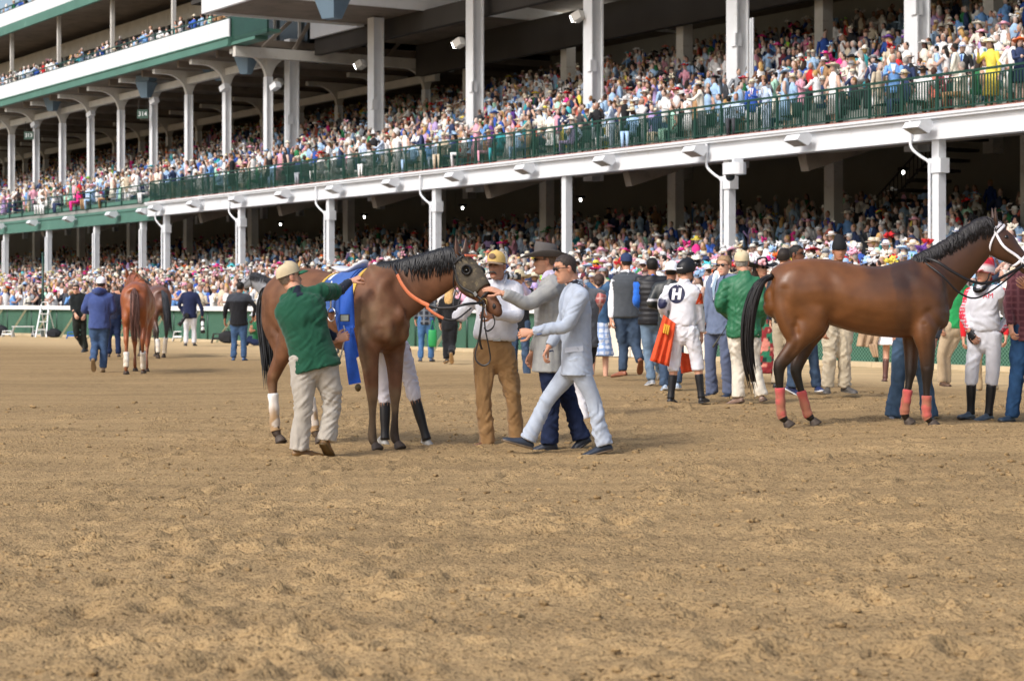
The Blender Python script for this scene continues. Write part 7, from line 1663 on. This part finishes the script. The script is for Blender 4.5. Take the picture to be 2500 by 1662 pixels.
def am_chest(o, me, co, org):
    v, f = text_geo('AM', .075); v, f = subdiv2(v, f); decal(o, me, org, pix(2412, 722, F / 236 - .2), (-.25, -1, 0), (0, 0, 1), v, f, red_patch, 'chest_lettering', .006)
def goggles_neck(I):
    nk, f, u, sa = I['J']['neck'], I['fw'], I['up'], I['sa']; g = G(); g.add(*tube([nk + sa * .085 + u * .03, nk + f * .11 - u * .03 + sa * .06, nk + f * .135 - u * .055, nk + f * .11 - u * .03 - sa * .06, nk - sa * .085 + u * .03], [(.012, .008), (.024, .012), (.026, .014), (.024, .012), (.012, .008)], 10, u, 4), hx('18181b')); gobj('goggles', g, lens_dark, I['root'], True, True, origin=I['org'])
gl_ = np.array(hx('1a1a1d'))
person('jockey in white silks with red striped sleeves and red cap, hands on hips', 236, JA, -38, face=-50, top=('silks', hx('dcdde4'), dict(below=-.05, loose=1.04, mat=silk_m, paint=red_stripe, after=am_chest, wr=.010, wf=7)), bottom=('breeches', hx('dcdde4'), dict(loose=1.02, cuff=.066, end=.34, mat=silk_m)), boots=dict(color='blackboot', top=.33), shoes=('shoe', hx('46505a'), hx('333')+'' if False else hx('2c3036')),
       hat=('helmet', hx('c8283c'), dict(band=np.array(hx('f0e8ea')))), hair=('crop', '1d1613'), skin='skin_a', bulk=.88, hands=dict(l=dict(glove=gl_, curl=30, d=(-.9, -.3, -.1), palm=(0, 1, 0)), r=dict(glove=gl_, curl=30, d=(.3, -.5, -.7), palm=(.6, .6, 0))), extra=goggles_neck)
person('handler in maroon plaid shirt and blue jeans holding the dark bay horse', 240, std(2514, 1030, 240, -30, h=1.80, head=(2520, 648, .25), re=(2462, 745, .05), rw=(2468, 795, -.05), rk=(2484, 905), ra=(2470, 1012), rt=(2438, 1028, -.1), le=(2552, 735, -.1), lw=(2512, 700, -.25)), -30, top=('plaid_shirt', hx('4f2a32'), dict(below=.12, paint=plaid(hx('8a5a60'), 16, .35))), bottom=('jeans', hx('2c4a6e'), dict(loose=1.1)), hair=('short', '1d1713'), skin='skin_a', shoes=('shoe', hx('2b3a4a'), hx('22262c')))
# people standing behind the second horse -------------------------------------------------
person('person in red long sleeved shirt standing behind the red capped jockey', 176, std(2405, 963, 176, -10, h=1.74, head=(2405, 672), rs=(2366, 712), ls=(2444, 712), re=(2352, 770), rw=(2352, 826), le=(2458, 770), lw=(2456, 822)), -10, top=('red_shirt', hx('d0242c'), {}), bottom=('trousers', hx('b9a27e'), {}), hair=('short', '201814'), shoes=('shoe', hx('6a6a66')), bulk=1.05)
person('person in bright green shirt and khaki trousers by the fence', 160, std(2330, 944, 160, 20, h=1.76, la=(2312, 932), ra=(2300, 930), lt=(2318, 944, -.12), lk=(2312, 868), rk=(2298, 866), ls=(2354, 700), rs=(2314, 702), head=(2342, 668)), 20, top=('green_shirt', hx('2f9e5a'), {}), bottom=('trousers', hx('b5a184'), {}), hair=('short', '2a211b'), shoes=('shoe', hx('5d4636'), hx('4a382c')))
person('groom in blue jeans bending behind the dark bay horse to wash it', 238, std(2222, 1032, 238, 40, h=1.76, head=(2262, 712, .10), neck=(2246, 725, .12), ls=(2262, 745, .1), rs=(2222, 745, .2), le=(2290, 790, -.05), lw=(2282, 830, -.15), re=(2250, 800, .2), rw=(2270, 850, .1), lh=(2224, 818, .1), rh=(2204, 818, .2), lk=(2256, 915, .1), la=(2270, 1012, .14), lt=(2258, 1030, .0), rk=(2195, 911, .12), ra=(2180, 1010, .10), rt=(2172, 1030, -.06)), 40,
       top=('grey_shirt', hx('50545a'), {}), bottom=('jeans', hx('4a6078'), dict(loose=1.12, cuff=.085, end=1.06)), hair=('short', '1a1512'), shoes=('shoe', hx('7f8791'), hx('9aa0a6')))
bl_t = pix(2292, 900, 21.2)
person('man in black beanie, green polo and khaki trousers behind the dark bay horse', 196, std(2045, 957, 196, 12, h=1.82, head=(2049, 614), la=(2063, 939), ra=(2021, 941), lt=(2085, 955, -.1), rt=(2018, 958, -.2), lk=(2060, 870), rk=(2026, 872), rw=(2010, 806, -.1)), 12, face=4, top=('polo_shirt', hx('23563f'), dict(sleeve='short', below=.08, loose=1.1)), bottom=('trousers', hx('c8bba2'), dict(loose=1.15, cuff=.085)), hat=('beanie', hx('16171a')), hair=('crop', '1a1512'), skin='skin_b', shoes=('shoe', hx('55524f'), hx('6d6a66')), bulk=1.08)
person('man with dark cropped hair, glasses and jeans in white-soled sneakers behind the horse', 190, std(1962, 955, 190, 60, h=1.80, head=(1946, 622), la=(1994, 940), ra=(1934, 941), lt=(2006, 953, -.1), rt=(1946, 954, -.1), lk=(1985, 870), rk=(1935, 872)), 60, top=('jacket', hx('30343c'), {}), bottom=('jeans', 'jeans', dict(cuff=.075)), hair=('crop', '1c1815'), glasses=True, skin='skin_d', shoes=('shoe', hx('2d3a66'), hx('e6e8ec')))
person('man with dark hair in dark coat standing behind the horse\'s croup', 176, std(1915, 948, 176, 150, h=1.80, head=(1915, 630)), 150, top=('coat', hx('33363c'), {}), bottom=('trousers', hx('b7aa92'), {}), hair=('full', '2a221d'), shoes=('shoe', 'black'))
person('woman in black hat with pink flower and a red floral skirt', 168, std(1872, 942, 168, 10, h=1.66, head=(1861, 656)), 10, face=20, top=('navy_top', hx('2c3c58'), {}), bottom=('skirt', hx('8d2f33'), dict(len=.68, paint=floral([hx('2d7a5a'), hx('d98a7a'), hx('1f3a34')], 14))), hat=('wide', hx('1a1a1d'), dict(flower=hx('f0b6b8'))), glasses=True, hair=('long', '2a1d16'), skin='skin_a', bulk=.9)
person('woman in short white skirt and tall brown western boots by the fence', 150, std(2178, 932, 150, 175, h=1.68, head=(2200, 700)), 175, top=('tan_jacket', hx('b79b80'), dict(below=.05)), bottom=('skirt', hx('e4dfe0'), dict(len=.28)), boots=dict(color=hx('5b3a33'), top=.25), shoes=('shoe', hx('5b3a33')), hair=('long', '6b4a30'), skin='skin_c', bulk=.88)
jk = pix(2115, 830, 33.2); jo = tag(empty('draped_jacket', (jk[0], jk[1], jk[2] - .3)), 'tan jacket draped over the woman\'s arm beside the fence', 'jacket')
cloth_sheet([(2098, 805), (2150, 812), (2142, 850), (2092, 845)], 32.6, 'body', jo, wm('tan_cloth', 'b69a7c', rough=.85), np.array(jo.location), amp=.05); cloth_sheet([(2118, 840), (2142, 840), (2146, 872), (2132, 872)], 32.55, 'sleeve', jo, MATS['tan_cloth'], np.array(jo.location), amp=.02)
# people on the left ------------------------------------------------------------------------
hood = lambda I: gobj('hood', (lambda g: (g.add(*tube([I['J']['neck'] + I['sa'] * .10 + I['up'] * .03 - I['fw'] * .02, I['J']['neck'] - I['fw'] * .115 + I['up'] * .035, I['J']['neck'] - I['sa'] * .10 + I['up'] * .03 - I['fw'] * .02], [(.05, .05), (.075, .055), (.05, .05)], 12, I['up'], 6), hx('3a4a7c')), g)[1])(G()), fab_m, I['root'], True, True, origin=I['org'])
person('man in navy hoodie, blue jeans and white cap walking behind the chestnut horse', 128, std(243, 909, 128, 182, h=1.78, head=(247, 694), le=(205, 757, .02), lw=(222, 764, .22), re=(276, 757, .02), rw=(262, 766, .22), lk=(232, 838, .02), la=(228, 878, -.34), lt=(229, 906, -.28), rk=(254, 838), ra=(252, 896), rt=(250, 908, .12)), 182, top=('hoodie', hx('43548a'), dict(below=.10, loose=1.16, sl_loose=1.2, wr=.010)), bottom=('jeans', hx('43597a'), dict(loose=1.1)), hat=('cap', hx('eef0f4'), dict()), hair=('crop', '3a2f28'), shoes=('shoe', hx('7f6a54'), hx('8d7658')), bulk=1.1, extra=hood, pockets=True)
person('man in black jacket and sunglasses stepping along the white rail', 94, std(194, 861, 94, 20, h=1.80, head=(185, 707), le=(214, 748), lw=(206, 770, -.2), re=(176, 752, -.1), rw=(184, 767, -.25), rk=(186, 816, -.1), ra=(205, 846, .2), rt=(200, 860, .1), lk=(205, 818), la=(210, 850), lt=(200, 861, -.15)), 20, face=0, top=('jacket', hx('1e2324'), dict(below=.12, loose=1.1)), bottom=('trousers', hx('20241f'), {}), glasses=True, hair=('short', '2a1f18'), skin='skin_c', shoes=('shoe', hx('2a2d30')))
def cams(I):
    long_lens(pix(494, 782, I['Y0'] - .12), (.1, -.35, -.9), 'telephoto_camera', 'white telephoto lens hanging at the navy coated photographer\'s right side', L_=.32); long_lens(pix(455, 770, I['Y0'] - .2), (-.5, -.3, -.75), 'telephoto_camera', 'black camera with long lens at the navy coated photographer\'s left hip', '232427', .3)
person('bald photographer in navy coat and pale trousers walking away with two cameras', 86, std(464, 844, 86, 178, h=1.78, le=(437, 744, -.02), lw=(448, 766, .1), re=(493, 756, -.02), rw=(494, 774, .05)), 178, top=('coat', hx('20294a'), dict(below=.16, loose=1.12)), bottom=('trousers', hx('d9dbe2'), dict(loose=1.05)), hair=('fringe', '8a6a58'), shoes=('shoe', hx('2c2c30')), bulk=1.08, extra=cams)
person('man in black jacket and blue jeans standing with his back to the track', 107, std(583, 881, 107, 172, h=1.80, head=(587, 702), le=(550, 756, .02), lw=(549, 781, .08), re=(623, 750, .0), rw=(618, 775, .1)), 172, top=('jacket', hx('1d1e22'), dict(below=.14, loose=1.14, paint=lambda P, c: np.where((P[:, 2] > 1.36)[:, None], np.array(hx('3c4048')), c))), bottom=('jeans', hx('435c7e'), dict(loose=1.08)), hair=('short', '1a1613'), skin='skin_b', shoes=('shoe', hx('3c5a84')), bulk=1.1)
person('handler in dark jeans leading the chestnut horse', 104, std(277, 871, 104, 185, h=1.74, head=(300, 712)), 185, top=('jacket', hx('2a2f45'), {}), bottom=('jeans', hx('25314f'), {}), hair=('short', '2a211b'), shoes=('shoe', hx('5a4a40')))
person('woman with long blonde hair in black jacket and trousers walking to the fence', 113, std(1098, 890, 113, 165, h=1.68, la=(1091, 874), lt=(1086, 886, .2), rk=(1104, 845), ra=(1102, 862, -.3), rt=(1103, 886, -.25)), 165, top=('jacket', hx('1d1e21'), dict(below=.14)), bottom=('trousers', hx('1b1c20'), dict(loose=1.1, cuff=.085)), hair=('long', 'c9a36a'), skin='skin_c', shoes=('shoe', hx('2b2a2c'), hx('a5855c')), bulk=.95)
person('man in black plaid shirt and jeans carrying a green bag', 109, std(1040, 882, 109, 175, h=1.78, re=(1060, 765), rw=(1058, 784)), 175, top=('plaid_shirt', hx('2b2f38'), dict(below=.12, paint=plaid(hx('9aa2ac'), 8, .5))), bottom=('jeans', hx('4a6f9c'), dict(loose=1.05)), hair=('short', '2a221c'), shoes=('shoe', hx('3d4f6a')))
gb = pix(1056, 826, F / 109 - .1); bo_ = tag(empty('tote_bag', (gb[0], gb[1], gb[2] - .19)), 'green translucent tote bag carried by man in plaid shirt', 'bag'); b0 = np.array(bo_.location)
g = G(); g.add(*tube([gb - [0, 0, .19], gb - [0, 0, .05], gb + [0, 0, .10], gb + [0, 0, .19]], [(.085, .03), (.10, .05), (.095, .04), (.09, .025)], 14, (1, 0, 0), 3, 'flat')); gobj('bag_body', g, wm('green_plastic', '2f9a57', rough=.35), bo_, True, origin=b0)
for s in (-1, 1): g = G(); g.add(*tube([gb + [s * .05, .01, .18], gb + [s * .02, 0, .32], gb + [s * .004, 0, .40]], [.008] * 3, 6, (0, 1, 0), 3)); gobj('strap', g, MATS['green_plastic'], bo_, True, origin=b0)
person('photographer in green vest and white cap sitting on the dirt by the rail', 84, std(622, 851, 84, -60, h=1.72, head=(622, 772), neck=(625, 785), ls=(634, 792), rs=(616, 792), le=(640, 808), lw=(620, 806, -.3), re=(612, 812), rw=(612, 800, -.3), lh=(632, 838), rh=(624, 838), lk=(606, 832), rk=(610, 824, .1), la=(590, 845), ra=(598, 846, .1), lt=(581, 843), rt=(588, 845, .1)), -60, top=('green_vest', hx('20603f'), {}), bottom=('jeans', hx('2a3350'), {}), hat=('cap', hx('e4e6ea')), hair=('crop', '2a211b'), shoes=('shoe', hx('3a3a3e')))
finish_shells()
